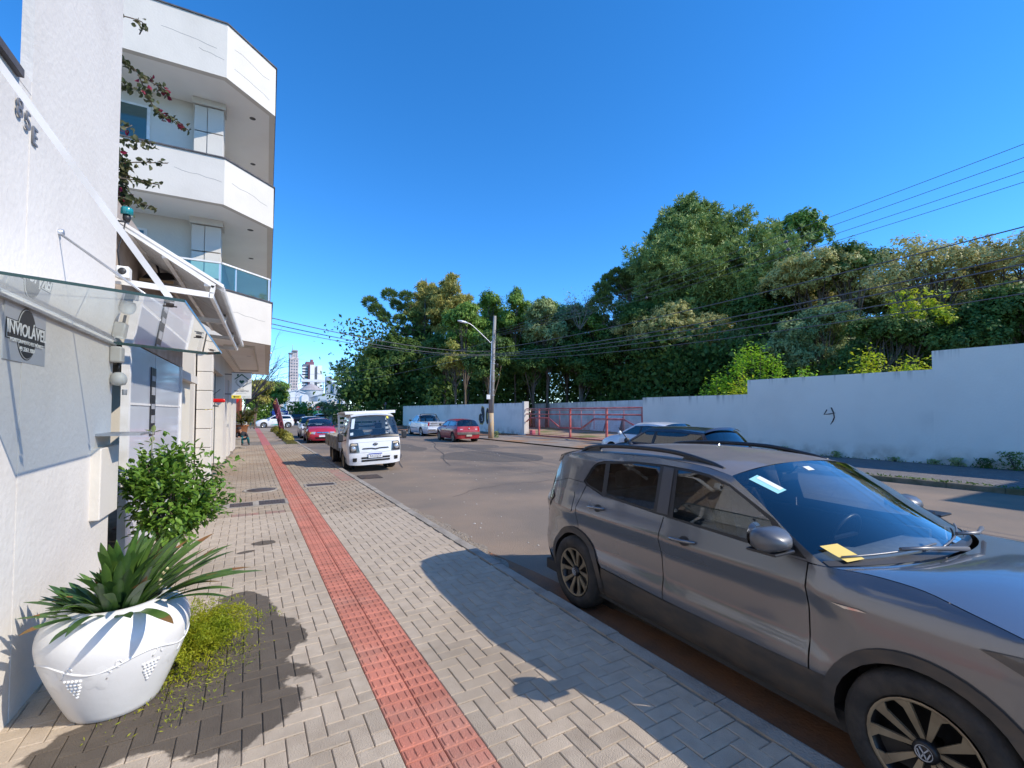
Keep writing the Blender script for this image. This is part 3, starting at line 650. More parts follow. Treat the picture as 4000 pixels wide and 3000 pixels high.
# ================================================================ apartment building with chamfered balconies
ab = wthing('apartment_building', 'white apartment building with stacked chamfered balconies over shops', 'building', (-4, 18, 0.12))
AP = [(-4.2, 12.45), (-0.95, 12.45), (0.08, 13.5), (0.08, 24.6), (-4.2, 24.6)]
def ring(o): return [(-4.2, 12.45 + o), (-0.95 - .42 * o, 12.45 + o), (0.08 - o, 13.5 + .42 * o), (0.08 - o, 24.6), (-4.2, 24.6)]
def balcony(z0, zt, name='balcony'):
    outr, inn = ring(0), ring(.14); m = MB()
    for i in range(3):
        a, b, c_, d = outr[i], outr[i + 1], inn[i + 1], inn[i]
        m.add([(*a, z0), (*b, z0), (*b, zt), (*a, zt), (*d, z0), (*c_, z0), (*c_, zt), (*d, zt)], [(0, 1, 2, 3), (5, 4, 7, 6), (3, 2, 6, 7), (0, 4, 5, 1)])
    p = m.build(name, white_smooth, ab)
    m = MB(); m.add([(x, y, z0 + .25) for x, y in ring(.13)], [(0, 1, 2, 3, 4)]); m.add([(x, y, z0 + .001) for x, y in ring(.10)], [(4, 3, 2, 1, 0)]); q = m.build('soffit', soffit, p)
    m = MB(); r0, r1 = ring(-.03), ring(.17)
    for i in range(3): m.add([(*r0[i], zt), (*r0[i + 1], zt), (*r0[i + 1], zt + .03), (*r0[i], zt + .03), (*r1[i], zt), (*r1[i + 1], zt), (*r1[i + 1], zt + .03), (*r1[i], zt + .03)], [(0, 1, 2, 3), (5, 4, 7, 6), (3, 2, 6, 7), (0, 4, 5, 1)])
    m.build('coping', coping_m, p)
    return p
b3 = balcony(9.68, 10.96); b2_ = balcony(6.66, 7.74); b1 = balcony(3.58, 4.68)
# hairline cracks in the render of the balconies
crk = mat('crack_line', (0.30, 0.30, 0.30), 0.9)
def crack(p, pts):
    m = MB(); m.tube(pts, .0035, 4, smooth=False); m.build('crack', crk, p)
q = random.Random(3)
for p, z, xs in ((b3, 10.45, (-2.2, -1.15)), (b2_, 7.30, (-1.9, -1.0)), (b3, 10.2, (-1.5, -1.0))):
    crack(p, [(xs[0] + (xs[1] - xs[0]) * k / 6, 12.449, z + q.uniform(-.02, .02) - .02 * k) for k in range(7)])
for p, z in ((b3, 10.55), (b3, 10.05), (b2_, 7.25), (b1, 4.22)):
    crack(p, [(-0.95 + 1.03 * k / 7 + .001, 12.449 + 1.05 * k / 7, z + q.uniform(-.03, .03) - .01 * k) for k in range(1, 7)])
# glass rail on the lowest balcony
m = MB(); r = ring(.07)
for i in range(2): m.add([(*r[i], 4.73), (*r[i + 1], 4.73), (*r[i + 1], 5.28), (*r[i], 5.28)], [(0, 1, 2, 3)])
m.add([(*r[2], 4.73), (r[2][0], 17, 4.73), (r[2][0], 17, 5.28), (*r[2], 5.28)], [(0, 1, 2, 3)]); m.build('glass_rail', teal_gl, b1)
m = MB()
for a, b in ((r[0], r[1]), (r[1], r[2]), (r[2], (r[2][0], 17))): m.bar((*a, 5.30), (*b, 5.30), .07, .035)
m.build('handrail', white_steel, b1)
for x, y in ((r[1][0] - .02, r[1][1]), (-.70, 12.82), (r[2][0], r[2][1] - .03), (r[2][0], 15.2), (-2.2, 12.52)):
    m = MB(); m.box(x - .02, x + .02, y - .02, y + .02, 4.71, 5.29); m.build('rail_post', mat('aluminium', (.6, .63, .65), .4, metal=.5), b1)
# walls behind the balconies, windows, corner pillars
for z0, z1 in ((3.85, 6.66), (6.92, 9.68)):
    m = MB(); m.box(-4.2, -1.45, 13.9, 14.1, z0, z1); m.build('wall', white_smooth, ab)
    m = MB(); m.box(-1.46, -1.30, 14.101, 24.6, z0, z1); m.build('wall', white_smooth, ab)
    w = MB(); w.box(-4.3, -2.62, 13.86, 13.90, z0 + .35, z1 - .38); f = w.build('window', white_steel, ab)
    w = MB(); w.box(-4.25, -2.68, 13.850, 13.862, z0 + .40, z1 - .44); w.build('pane', mat('dark_pane', (.05, .10, .09), .06, coat=1.0), f)
    w = MB(); w.box(-3.55, -3.50, 13.83, 13.852, z0 + .40, z1 - .44); w.build('mullion', white_steel, f)
    p = MB(); zb = z0
    for k in range(4):
        h = (z1 - z0 - .16) / 4; p.box(-1.70 , -1.43, 13.62, 13.88, zb + .012, zb + h - .012, .008); p.box(-1.42, -1.08, 13.60, 14.0, zb + .012, zb + h - .012, .008); zb += h
    p.box(-1.74, -1.04, 13.56, 14.04, z1 - .15, z1 - .001); p.build('rusticated_pillar', white_smooth, ab)
m = MB(); m.box(-4.2, -1.0, 14.0, 24.6, 10.9, 11.0); m.build('roof', soffit, ab)
# ceiling lights in the soffits
for z in (3.585, 6.665, 9.685):
    for x, y in ((-.45, 13.9), (-.5, 16.5)):
        m = MB(); m.lathe([(0, -.012), (.05, -.012), (.075, -.004)], 16, (x, y, z)); m.build('ceiling_spot', black_pl if z > 6 else silver, ab)
m = MB()
for a in ((-1.0, -.30, 13.9, 13.93), (-1.0, -.30, 22, 22.03), (-.33, -.30, 13.93, 22), (-1.0, -.97, 13.93, 22)): m.box(a[0], a[1], a[2], a[3], 3.52, 3.584)
m.build('soffit_rib', white_smooth, ab)
# ground floor: block pillar, shop glass, pillars
p = MB(); zb = 0.13
for k in range(7): p.box(-1.43, -1.13, 12.83, 13.15, zb + .006, zb + .437, .01); zb += .443
p.build('block_pillar', white_smooth, ab)
m = MB(); m.box(-4.2, -1.46, 12.62, 13.0, .05, 3.58); m.build('side_wall', white_smooth, ab)
m = MB(); m.box(-1.40, -1.37, 13.2, 17.6, .2, 3.0); m.build('shop_window', shop_gl, ab)
m = MB(); m.box(-1.42, -1.36, 13.2, 17.6, 2.0, 2.05); m.box(-1.42, -1.36, 15.2, 15.26, .2, 3.0); m.box(-1.42, -1.36, 16.4, 16.46, .2, 3.0); m.build('shop_frame', mat('dark_frame', (.08, .09, .09), .4, metal=.5), ab)
m = MB(); m.box(-1.50, -1.24, 13.16, 24.5, 3.0, 3.58); m.build('shop_lintel', white_smooth, ab)
for y0, y1 in ((17.6, 19.0), (20.0, 21.2), (22.6, 24.6)):
    m = MB(); m.box(-1.50, -1.22, y0, y1, .10, 3.0); m.build('shop_pillar', white_smooth, ab)
m = MB(); m.box(-1.40, -1.36, 19.0, 20.0, .2, 3.0); m.box(-1.40, -1.36, 21.2, 22.6, .2, 3.0); m.build('shop_window', shop_gl, ab)
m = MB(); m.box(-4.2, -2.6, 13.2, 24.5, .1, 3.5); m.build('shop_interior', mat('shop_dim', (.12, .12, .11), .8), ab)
m = MB(); m.box(-1.9, -1.21, 13.16, 24.6, .05, .20); m.build('plinth', mat('plinth_brown', (.30, .24, .18), .9, rgb2=(.2, .16, .12)), ab)
m = MB(); m.box(-1.34, -1.30, 14.7, 15.1, 1.75, 1.95); m.build('poster', yellow_p, ab)
m = MB(); m.box(-1.34, -1.30, 14.6, 15.15, 2.25, 2.9); m.build('poster', green_p, ab)
t = wthing('emergency_light', 'red light bar jutting from the shopfront pillar', 'light', (-1.2, 14.6, 2.15))
m = MB(); m.box(-1.35, -.98, 14.55, 14.67, 2.10, 2.20, .03); m.build('lamp_cover', mat('red_lens', (.6, .01, .01), .2, coat=.5), t)
m = MB(); m.bar((-1.36, 14.6, 2.2), (-1.1, 14.6, 2.45), .015, .015); m.build('bracket', iron, t)
# hanging shop sign
s = thing('projecting_sign', 'white hanging sign with house, hands and heart emblem by the shops', 'sign', (-.745, 18.0, 2.725)); s.rotation_euler = (R(90), 0, 0)
m = MB(); m.box(-.29, .29, -.435, .435, -.03, .03, .006); m.build('panel', white_pl, s)
m = MB(); m.box(-.30, .30, .437, .452, -.035, .035); m.build('frame', black_paint, s)
m = MB(); m.box(-.55, -.29, .36, .39, -.015, .015); m.box(-.55, -.29, -.30, -.27, -.015, .015); m.build('wall_arm', iron, s)
def flat(name, poly, m_, z=.031, d=.002): k = MB(); k.prism(poly, lambda a, b, h: (a, b, z + h), d); return k.build(name, m_, s)
flat('roof_emblem', [(-.23, .21), (0, .40), (.23, .21), (.18, .21), (0, .355), (-.18, .21)], green_p)
flat('roof_emblem', [(-.14, .30), (-.14, .385), (-.085, .385), (-.085, .345)], green_p, .0312)
hrt = [(.075 * 16 * math.sin(a) ** 3 / 16, .13 + .075 * (13 * math.cos(a) - 5 * math.cos(2 * a) - 2 * math.cos(3 * a) - math.cos(4 * a)) / 16) for a in np.linspace(0, 2 * math.pi, 32, endpoint=False)]
flat('heart_emblem', hrt, green_p)
for sx in (-1, 1):
    for dx in (0, .03):
        m = MB(); m.tube([(sx * (.12 + dx), .215 - dx, .032), (sx * (.155 + dx), .12, .032), (sx * (.11 + dx * .6), .03 - dx * .4, .032), (sx * .03, -.045 - dx * .3, .032)], .006, 5); m.build('hand_emblem', mat('grey_print', (.18, .2, .2), .6), s)
text('lettering', 'BRASIL', .050, mat('gold_print', (.25, .2, .08), .6), s, (0, -.115, .032), (0, 0, 0), ext=.001)
text('lettering', 'SEM FRESTAS', .072, black_paint, s, (0, -.185, .032), (0, 0, 0), ext=.001, bold=.001)
text('lettering', 'CHAPECÓ/SC', .050, mat('print_pale', (.35, .42, .42), .6), s, (0, -.265, .032), (0, 0, 0), ext=.001)
m = MB(); m.box(-.285, -.01, -.43, -.325, .031, .033); m.build('yellow_field', yellow_p, s)
flat('arrow', [(-.25, -.378), (-.19, -.345), (-.19, -.365), (-.06, -.365), (-.06, -.391), (-.19, -.391), (-.19, -.411)], black_paint, .034)
m = MB(); m.box(.01, .275, -.415, -.335, .031, .033); m.build('number_field', mat('pale_field', (.55, .58, .56), .6), s)
text('lettering', '131', .05, black_paint, s, (.08, -.375, .034), (0, 0, 0), ext=.001)
# ================================================================ vehicles
tyre_m = mat('tyre_rubber', (0.022, 0.021, 0.02), 0.85, rgb2=(0.05, 0.042, 0.035), vscale=9, bump=0.3, bscale=60)
rim_dark = mat('rim_black', (0.02, 0.02, 0.022), 0.35, metal=0.3)
rim_warm = mat('rim_machined', (0.33, 0.265, 0.175), 0.42, metal=0.45, rgb2=(0.24, 0.185, 0.12), vscale=9)  # grey machined face, its warm reflected tint put into the colour
rim_silver = mat('rim_silver', (0.52, 0.53, 0.54), 0.32, metal=0.7, rgb2=(0.40, 0.39, 0.37), vscale=9)
rim_dirty = mat('rim_dusty', (0.36, 0.28, 0.18), 0.6, metal=0.3)
chrome = mat('chrome', (0.65, 0.66, 0.68), 0.12, metal=1.0)
trim = mat('black_trim', (0.018, 0.018, 0.02), 0.4)
cladding = mat('dusty_cladding', (0.045, 0.042, 0.04), 0.65, rgb2=(0.085, 0.066, 0.05), vscale=4, stretch=(1, 1, 2))
seat_m = mat('seat_cloth', (0.11, 0.11, 0.115), 0.85, rgb2=(0.15, 0.15, 0.155), vscale=30)
seat_pale = mat('seat_pale', (0.22, 0.23, 0.24), 0.85)
dash_m = mat('dashboard', (0.24, 0.25, 0.26), 0.7, rgb2=(0.29, 0.30, 0.31), vscale=20)
car_gl = glassmat('car_glass', (0.42, 0.47, 0.46), 1.0, ior=1.52, film=(.6, .62, .6), film_fac=.06, gain=1.7)  # faint pale film added to lighten the side windows
ws_gl = glassmat('windshield_glass', (0.80, 0.87, 0.88), 1.0, ior=1.45, film=(0.6, 0.62, 0.62), film_fac=0.10)  # pale film added to brighten the windshield
dark_gl = glassmat('tinted_glass', (0.06, 0.07, 0.08), 1.0, ior=1.55)
lens_m = mat('lamp_lens', (0.55, 0.57, 0.58), 0.12, metal=0.5, coat=1.0)
lens_dark = mat('lamp_dark', (0.05, 0.05, 0.055), 0.12, metal=0.3, coat=1.0)
lens_red = mat('tail_lens', (0.42, 0.012, 0.015), 0.15, coat=1.0)
plate_w = mat('plate_white', (0.72, 0.72, 0.72), 0.5); plate_b = mat('plate_blue', (0.01, 0.05, 0.35), 0.5)
paint_suv = mat('paint_graphite', (0.165, 0.172, 0.188), 0.26, metal=0.6, coat=1.0, rgb2=(0.175, 0.175, 0.18), vscale=2.0, vlo=.35, vhi=.8)
paint_dust = mat('paint_dusty_roof', (0.16, 0.145, 0.135), 0.55, metal=0.3, coat=0.35, rgb2=(0.24, 0.20, 0.17), vscale=1.8, vdet=8, vlo=.35, vhi=.62)
paint_white = mat('paint_white', (0.78, 0.79, 0.80), 0.35, coat=0.8, rgb2=(0.72, 0.72, 0.72), vscale=2)
paint_silver = mat('paint_silver_white', (0.66, 0.68, 0.72), 0.35, metal=0.15, coat=0.8)
paint_red = mat('paint_faded_red', (0.42, 0.012, 0.035), 0.38, coat=0.6, rgb2=(0.46, 0.03, 0.06), vscale=2)
paint_red2 = mat('paint_old_red', (0.36, 0.010, 0.020), 0.42, coat=0.5, rgb2=(0.42, 0.04, 0.05), vscale=2)
paint_navy = mat('paint_navy', (0.015, 0.02, 0.045), 0.3, metal=0.2, coat=1.0, rgb2=(.03, .034, .05), vscale=3)

def wheel(parent, x, f, r, w, style, side, rims):
    m = MB(); h = w / 2; ri = r * 0.66
    m.lathe([(ri, -h * .8), (ri + .015, -h), (r - .03, -h), (r - .008, -h * .8), (r, -h * .45), (r, h * .45), (r - .008, h * .8), (r - .03, h), (ri + .015, h), (ri, h * .8)], 36, (0, 0, 0), axis='x')
    wo_ = m.build('wheel', tyre_m, parent, fix=True); wo_.location = (x, f, r)
    if parent.name in WB: wo_.location -= WB[parent.name]
    k = MB(); s = side; xo = s * h
    k.lathe([(ri + .002, xo * .95), (ri - .012, xo * .90), (ri - .02, xo * .3), (ri - .025, -xo * .6), (.02, -xo * .62)], 32, axis='x'); k.build('rim_barrel', rim_dark, wo_)
    def spoke(a, r0, r1, w0, w1, x0, x1, sk=0.0, th=.014):
        P = []
        for rr, ww, da in ((r0, w0, 0), (r1, w1, sk)):
            for q in (-1, 1):
                ca_, sa_ = math.cos(a + da), math.sin(a + da); P.append((rr * ca_ - q * ww * sa_, rr * sa_ + q * ww * ca_))
        P = [P[0], P[1], P[3], P[2]]
        xs = (x0, x0, x1, x1)
        g = MB(); g.add([(xx, p[0], p[1]) for xx, p in zip(xs, P)] + [(xx - s * th, p[0], p[1]) for xx, p in zip(xs, P)], [(0, 1, 2, 3), (7, 6, 5, 4)] + [(i, (i + 1) % 4, 4 + (i + 1) % 4, 4 + i) for i in range(4)])
        g.build('spoke', rims, wo_)
    if style == 'suv':
        for i in range(5):
            a = i * 2 * math.pi / 5 + .35
            for q in (-1, 1): spoke(a + q * .20, .045, ri - .014, .009, .021, xo * .62, xo * .90, q * .10)
            for q in (-1, 1): spoke(a + q * .20 + q * .10, ri - .05, ri - .012, .012, .026, xo * .86, xo * .92, q * .09, .01)
        k = MB(); k.lathe([(ri, xo * .955), (ri - .008, xo * .965), (ri - .014, xo * .92)], 32, axis='x'); k.build('rim_lip', rims, wo_)
    elif style == 'alloy':
        for i in range(5): spoke(i * 2 * math.pi / 5 + .2, .03, ri - .01, .03, .045, xo * .85, xo * .8, .05)
        k = MB(); k.lathe([(ri, xo * .96), (ri - .03, xo * .93), (ri - .035, xo * .8)], 28, axis='x'); k.build('rim_lip', rims, wo_)
    else:
        k = MB(); k.lathe([(ri, xo * .95), (ri - .03, xo * .85), (ri - .06, xo * .6), (ri * .4, xo * .75), (.0, xo * .8)], 24, axis='x'); k.build('rim_disc', rims, wo_)
    k = MB(); k.lathe([(.05, xo * .6), (.048, xo * .80), (.036, xo * .88), (0, xo * .89)], 20, axis='x'); k.build('hub_cap', rim_dark if style == 'suv' else rims, wo_)
    if style == 'suv':
        k = MB(); k.lathe([(.030, xo * .885), (.034, xo * .915), (.030, xo * .89)], 20, axis='x')
        X = xo * .90
        for a, b in (((-.016, .022), (0, -.0)), ((.016, .022), (0, 0)), ((-.024, .008), (-.011, -.024)), ((-.011, -.024), (0, -.002)), ((0, -.002), (.011, -.024)), ((.011, -.024), (.024, .008))):
            k.bar((X, *a), (X, *b), .005, .006, (1, 0, 0))
        k.build('emblem', silver, wo_)
    return wo_

class Car:
    def __init__(s, t, HWt, HFt=None, fblend=(0, 1), ff=(1.3, 2.1, .13, 2.2), fr=(-1.2, -2.0, .14, 2.2)):
        s.t, s.ff, s.fr, s.fb = t, ff, fr, fblend
        zz = np.linspace(0, 2.4, 481); k = np.exp(-np.linspace(-2, 2, 9) ** 2); k /= k.sum()
        def tab(T): T = np.array(T); w = np.interp(zz, T[:, 0], T[:, 1]); return np.convolve(np.pad(w, 4, 'edge'), k, 'valid')
        s.zz, s.b, s.h = zz, tab(HWt), tab(HFt) if HFt else None
    def hw(s, f, z):
        f, z = np.asarray(f, float), np.asarray(z, float); w = np.interp(z, s.zz, s.b)
        if s.h is not None:
            q = np.clip((f - s.fb[0]) / (s.fb[1] - s.fb[0]), 0, 1); q = q * q * (3 - 2 * q); w = w * (1 - q) + np.interp(z, s.zz, s.h) * q
        a, b, am, p = s.ff; w = w * (1 - am * np.clip((f - a) / (b - a), 0, 1.3) ** p)
        a, b, am, p = s.fr; w = w * (1 - am * np.clip((a - f) / (a - b), 0, 1.3) ** p)
        return w
    def panel(s, name, poly, m, off=0.0, holes=(), res=0.06, sides=(1, -1), parent=None):
        out = []
        for sg in sides:
            fn = lambda P, sg=sg: np.stack([sg * (s.hw(P[:, 0], P[:, 1]) + off), P[:, 0], P[:, 1]], -1)
            out.append(surf(name, poly, fn, m, parent or s.t, holes, res, out=(0, 0, .8)))
        return out
    def bfun(s, E, M, p=2.0, off=0.0):
        E, M = smoothc(E, 60), smoothc(M, 60)
        def fn(P, o=off):
            S, T = P[:, 0], np.clip(P[:, 1], 0, 1)
            e, m_ = lerpc(E, T), lerpc(M, T); q = (np.abs(np.clip(S, -1, 1)) ** p)[:, None]
            c = m_ + (e - m_) * q; w = s.hw(e[:, 0], e[:, 1])
            return np.stack([S * w, c[:, 0], c[:, 1]], -1)
        if not off: return fn
        def fo(P):
            e = 4e-3; X = fn(P); N = np.cross(fn(P + [e, 0]) - fn(P - [e, 0]), fn(P + [0, e]) - fn(P - [0, e])); N /= np.maximum(np.linalg.norm(N, axis=1, keepdims=True), 1e-9)
            if np.sum(N * (X - np.array([0, 0, .75])), 1).sum() < 0: N = -N
            return X + N * off
        return fo
    def bridge(s, name, E, M, m, p=2.0, ns=28, nt=16, t0=0.0, t1=1.0, parent=None, smax=1.0):
        fn = s.bfun(E, M, p); S, T = np.linspace(-smax, smax, ns + 1), np.linspace(t0, t1, nt + 1)
        S = np.sign(S) * np.abs(S) ** (.75 if p > 2.5 else 1)
        G = np.stack(np.meshgrid(S, T), -1).reshape(-1, 2); X = fn(G); n = ns + 1
        f = [(j * n + i, j * n + i + 1, (j + 1) * n + i + 1, (j + 1) * n + i) for j in range(nt) for i in range(ns)]
        me = mesh(name, X, f, m, True); bm = bmesh.new(); bm.from_mesh(me)
        d = sum((g.normal.dot(g.calc_center_median() - Vector((0, 0, .75))) for g in bm.faces))
        if d < 0: bmesh.ops.reverse_faces(bm, faces=bm.faces[:])
        bm.to_mesh(me); bm.free(); return link(name, me, parent or s.t)
    def decal(s, name, E, M, poly, m, p=2.0, off=.004, res=.12, parent=None, mirror=False):
        out = []
        for sg in ((1, -1) if mirror else (1,)):
            out.append(surf(name, [(a * sg, b) for a, b in poly], s.bfun(E, M, p, off), m, parent or s.t, (), res, out=(0, 0, .75)))
        return out
def arch(cx, r, n=14, zb=.2, cz=.33):
    """arch outline over a wheel from back to front, ends at height zb"""
    a0 = math.asin(max(-1, min(1, (zb - cz) / r)))
    return [(cx + r * math.cos(a), cz + r * math.sin(a)) for a in np.linspace(math.pi - a0, a0, n)]
def clipf(poly, lo, hi):
    for sgn, c in ((1, lo), (-1, -hi)):
        out = []
        for a, b in zip(poly, poly[1:] + poly[:1]):
            ia, ib = sgn * a[0] >= c, sgn * b[0] >= c
            if ia: out.append(a)
            if ia != ib:
                t = (c * sgn - a[0]) / (b[0] - a[0]); out.append((c * sgn, a[1] + (b[1] - a[1]) * t))
        poly = out
    return poly
def plate(t, loc, rot, txt='', w=.40, h=.13, blue=True):
    e = link('number_plate', MB().box(-w / 2, w / 2, -h / 2, h / 2, 0, .01, .002).mesh('number_plate', plate_w), t, loc, rot)
    if blue: link('plate_band', MB().box(-w / 2 + .005, w / 2 - .005, h / 2 - .035, h / 2 - .004, .0105, .0115).mesh('plate_band', plate_b), e)
    if txt: text('plate_text', txt, h * .66, black_paint, e, (0, -.018, .0115), (0, 0, 0), ext=.0005, sx=.92)
    return e
def seat(t, x, f, z, m=seat_m, w=.25):
    k = MB(); k.box(x - w, x + w, f - .02, f + .48, z, z + .16, .05); a = MB()
    a.add([], [])
    vv = [(x + sx * w * ww, f + df, z + zz) for zz, df, ww in ((.08, .02, 1), (.50, -.10, .95), (.66, -.14, .75)) for sx in (-1, 1)] + [(x + sx * w * ww, f + df - .13, z + zz) for zz, df, ww in ((.08, .02, 1), (.50, -.10, .95), (.66, -.12, .75)) for sx in (-1, 1)]
    k.add(vv, [(0, 1, 3, 2), (2, 3, 5, 4), (6, 8, 9, 7), (8, 10, 11, 9), (0, 2, 8, 6), (2, 4, 10, 8), (1, 7, 9, 3), (3, 9, 11, 5), (4, 5, 11, 10), (0, 6, 7, 1)])
    k.box(x - .12, x + .12, f - .25, f - .16, z + .68, z + .86, .04); k.build('seat', m, t)

# ---------------------------------------------------------------- the graphite SUV parked at the kerb
def build_suv():
    t = thing('parked_suv', 'graphite grey dusty SUV with roof rails parked at the kerb', 'car', (3.475, 2.325, 0), math.pi)
    g = lambda L: [(2.325 - y, z) for y, z in L]
    HW = [(0, .74), (.22, .80), (.30, .845), (.44, .872), (.50, .874), (.56, .870), (.62, .850), (.80, .850), (.915, .884), (.945, .876), (1.05, .842), (1.10, .830), (1.42, .728), (1.48, .692), (1.60, .62)]
    HF = [(0, .74), (.30, .845), (.50, .868), (.60, .862), (.80, .874), (.90, .872), (.96, .852), (1.0, .815), (1.03, .772), (1.06, .74)]
    C = Car(t, HW, HF, (.85, 1.12), (1.45, 2.17, .15, 2.2), (-1.25, -2.02, .17, 2.2))
    G = .004
    fw_, rw = 1.325, -1.325
    af = [(f, z) for f, z in arch(fw_, .415, 20, .27)]; ar = [(f, z) for f, z in arch(rw, .415, 20, .27)]
    afo = arch(fw_, .365, 20, .25); aro = arch(rw, .365, 20, .25)
    bl = 1.075
    hoE, hoM = g([(1.38, 1.035), (1.07, 1.034), (.90, 1.012), (.67, .965), (.47, .90), (.32, .80)]), g([(1.13, 1.055), (.95, 1.072), (.75, 1.058), (.50, 1.0), (.30, .92), (.20, .82)])
    fen = [(float(a), float(b) - .003) for a, b in smoothc(hoE, 40)]
    # outer skin below the windows
    C.panel('front_fender', [(.845, .47)] + [(.845, .60), (.84, 1.03)] + fen + [(2.075, .66), (2.08, .50), (2.025, .30), (1.735, .27)] + af[::-1][:-3] + [af[2], (af[2][0] - .001, .47)], paint_suv)
    fd = [(.837, .465), (.837, .62), (.832, 1.035), (.43, 1.05), (-.13, 1.072), (-.205, 1.075), (-.222, .96), (-.222, .86), (-.197, .55), (-.192, .475)]
    rd = [(-.200, .475), (-.205, .55), (-.230, .86), (-.230, .96), (-.213, 1.075), (-.31, 1.077), (-.93, 1.107), (-1.185, 1.165), (-1.27, .96), (-1.265, .742)] + [p for p in ar[::-1] if p[0] > -1.25 and p[1] > .5] + [(-.905, .50)]
    C.panel('front_door', fd, paint_suv); C.panel('rear_door', rd, paint_suv)
    qp = [(-1.273, .745), (-1.278, .96), (-1.192, 1.172), (-1.255, 1.185), (-1.50, 1.19), (-1.80, 1.12), (-1.845, 1.06), (-1.90, .99), (-1.965, .80), (-1.985, .62), (-1.95, .42), (-1.735, .30)] + [p for p in ar if p[0] < -1.27]
    C.panel('quarter_panel', qp, paint_suv)
    # pillars and cant rail round the windows
    DLO = g([(1.50, 1.050), (1.60, 1.13), (1.71, 1.22), (1.91, 1.315), (2.04, 1.375), (2.21, 1.418), (2.39, 1.435), (2.63, 1.442), (2.94, 1.438), (3.35, 1.405), (3.44, 1.38), (3.50, 1.335), (3.575, 1.195), (3.50, 1.162), (3.25, 1.112), (2.63, 1.079), (2.53, 1.076), (1.9, 1.049)])
    up_ = g([(1.40, 1.035), (1.62, 1.165), (1.81, 1.295), (2.04, 1.430), (2.3, 1.470), (2.76, 1.487), (3.3, 1.477), (3.8, 1.442), (4.06, 1.39), (4.13, 1.23), (4.125, 1.125), (3.825, 1.194), (3.58, 1.189), (3.515, 1.168), (3.25, 1.109), (2.63, 1.076), (2.53, 1.073), (1.9, 1.046), (1.497, 1.038)])
    C.panel('pillar_frame', up_, paint_suv, holes=[DLO], res=.05)
    gF = g([(1.66, 1.075), (1.74, 1.205), (1.92, 1.295), (2.05, 1.358), (2.22, 1.40), (2.39, 1.415), (2.50, 1.42), (2.46, 1.082), (1.9, 1.068)])
    gR = g([(2.655, 1.098), (2.68, 1.424), (2.94, 1.42), (3.265, 1.39), (3.225, 1.125)])
    gQ = g([(3.285, 1.132), (3.325, 1.385), (3.43, 1.365), (3.485, 1.325), (3.548, 1.20), (3.49, 1.175)])
    C.panel('window_trim', DLO, trim, off=-.008, holes=[gF, gR, gQ], res=.05)
    for nm, q in (('front_door_glass', gF), ('rear_door_glass', gR), ('quarter_glass', gQ)): C.panel(nm, q, car_gl, off=-.012, res=.06)
    C.panel('pillar_cover', g([(2.505, 1.09), (2.535, 1.425), (2.64, 1.43), (2.615, 1.09)]), mat('pillar_grey', (.06, .06, .065), .45), off=-.003)
    # dark cladding
    sill = [(.92, .475), (.925, .27), (.86, .245), (-.90, .245), (-.93, .29), (-.905, .495), (-.2, .47)]
    C.panel('sill_cladding', sill, cladding, off=.004)
    for cx, ao, ai in ((fw_, arch(fw_, .425, 24, .26), afo), (rw, arch(rw, .425, 24, .26), aro)):
        C.panel('arch_cladding', ao + ai[::-1], cladding, off=.012, res=.04)
    # bumpers, hood, glass, roof, tailgate
    C.bridge('hood', hoE, hoM, paint_suv, 2.4, 30, 24)
    feE, feM = g([(.32, .80), (.25, .66), (.245, .50), (.30, .30)]), g([(.20, .82), (.14, .68), (.13, .50), (.22, .25)])
    C.bridge('front_bumper', feE, feM, paint_suv, 4, 30, 14)
    C.decal('grille', feE, feM, [(-.7, .05), (.7, .05), (.68, .30), (-.68, .30)], trim, 4, .006)
    C.panel('headlight', g([(.80, .885), (.74, .862), (.60, .80), (.42, .72), (.40, .80), (.50, .86), (.68, .90)]), lens_dark, off=.006, res=.03)
    wsE, wsM = g([(1.40, 1.035), (1.62, 1.165), (1.81, 1.295), (2.04, 1.430)]), g([(1.16, 1.05), (1.45, 1.20), (1.72, 1.34), (2.02, 1.492)])
    C.bridge('windshield', wsE, wsM, ws_gl, 2.2, 26, 20)
    fr = C.bridge('windshield_frit', wsE, wsM, trim, 2.2, 26, 2, 0.0, .045)
    C.decal('cowl', wsE, wsM, [(-.99, 0), (.99, 0), (.99, .05), (-.99, .05)], trim, 2.2, .003, .1)
    roE, roM = g([(2.04, 1.430), (2.3, 1.470), (2.76, 1.487), (3.3, 1.477), (3.8, 1.442), (4.06, 1.39)]), g([(2.02, 1.492), (2.3, 1.528), (2.76, 1.550), (3.3, 1.540), (3.8, 1.500), (4.14, 1.455)])
    C.bridge('roof', roE, roM, paint_dust, 2.6, 26, 22)
    rgE, rgM = g([(4.06, 1.39), (4.13, 1.23), (4.17, 1.06)]), g([(4.22, 1.42), (4.27, 1.25), (4.30, 1.08)])
    C.bridge('rear_window', rgE, rgM, dark_gl, 3.2, 20, 10)
    C.decal('spoiler', rgE, rgM, [(-1, 0), (1, 0), (.98, .24), (-.98, .24)], paint_suv, 3.2, .03, .1)
    tgE, tgM = g([(4.17, 1.06), (4.225, .99), (4.29, .80), (4.31, .62), (4.275, .42), (4.2, .28)]), g([(4.30, 1.08), (4.33, 1.0), (4.37, .82), (4.43, .62), (4.42, .45), (4.3, .28)])
    C.bridge('tailgate', tgE, tgM, paint_suv, 4, 26, 16)
    C.panel('tail_lamp', g([(4.045, .985), (4.13, 1.045), (4.22, .985), (4.245, .87), (4.20, .845), (4.12, .92)]), lens_dark, off=.008, res=.03)
    # fuel flap, handles, door mirror
    C.panel('fuel_flap', g([(3.66, .92), (3.66, 1.06), (3.68, 1.085), (3.86, 1.085), (3.88, 1.06), (3.88, .92), (3.86, .895), (3.68, .895)]), paint_suv, off=.004, sides=(1,), res=.04)
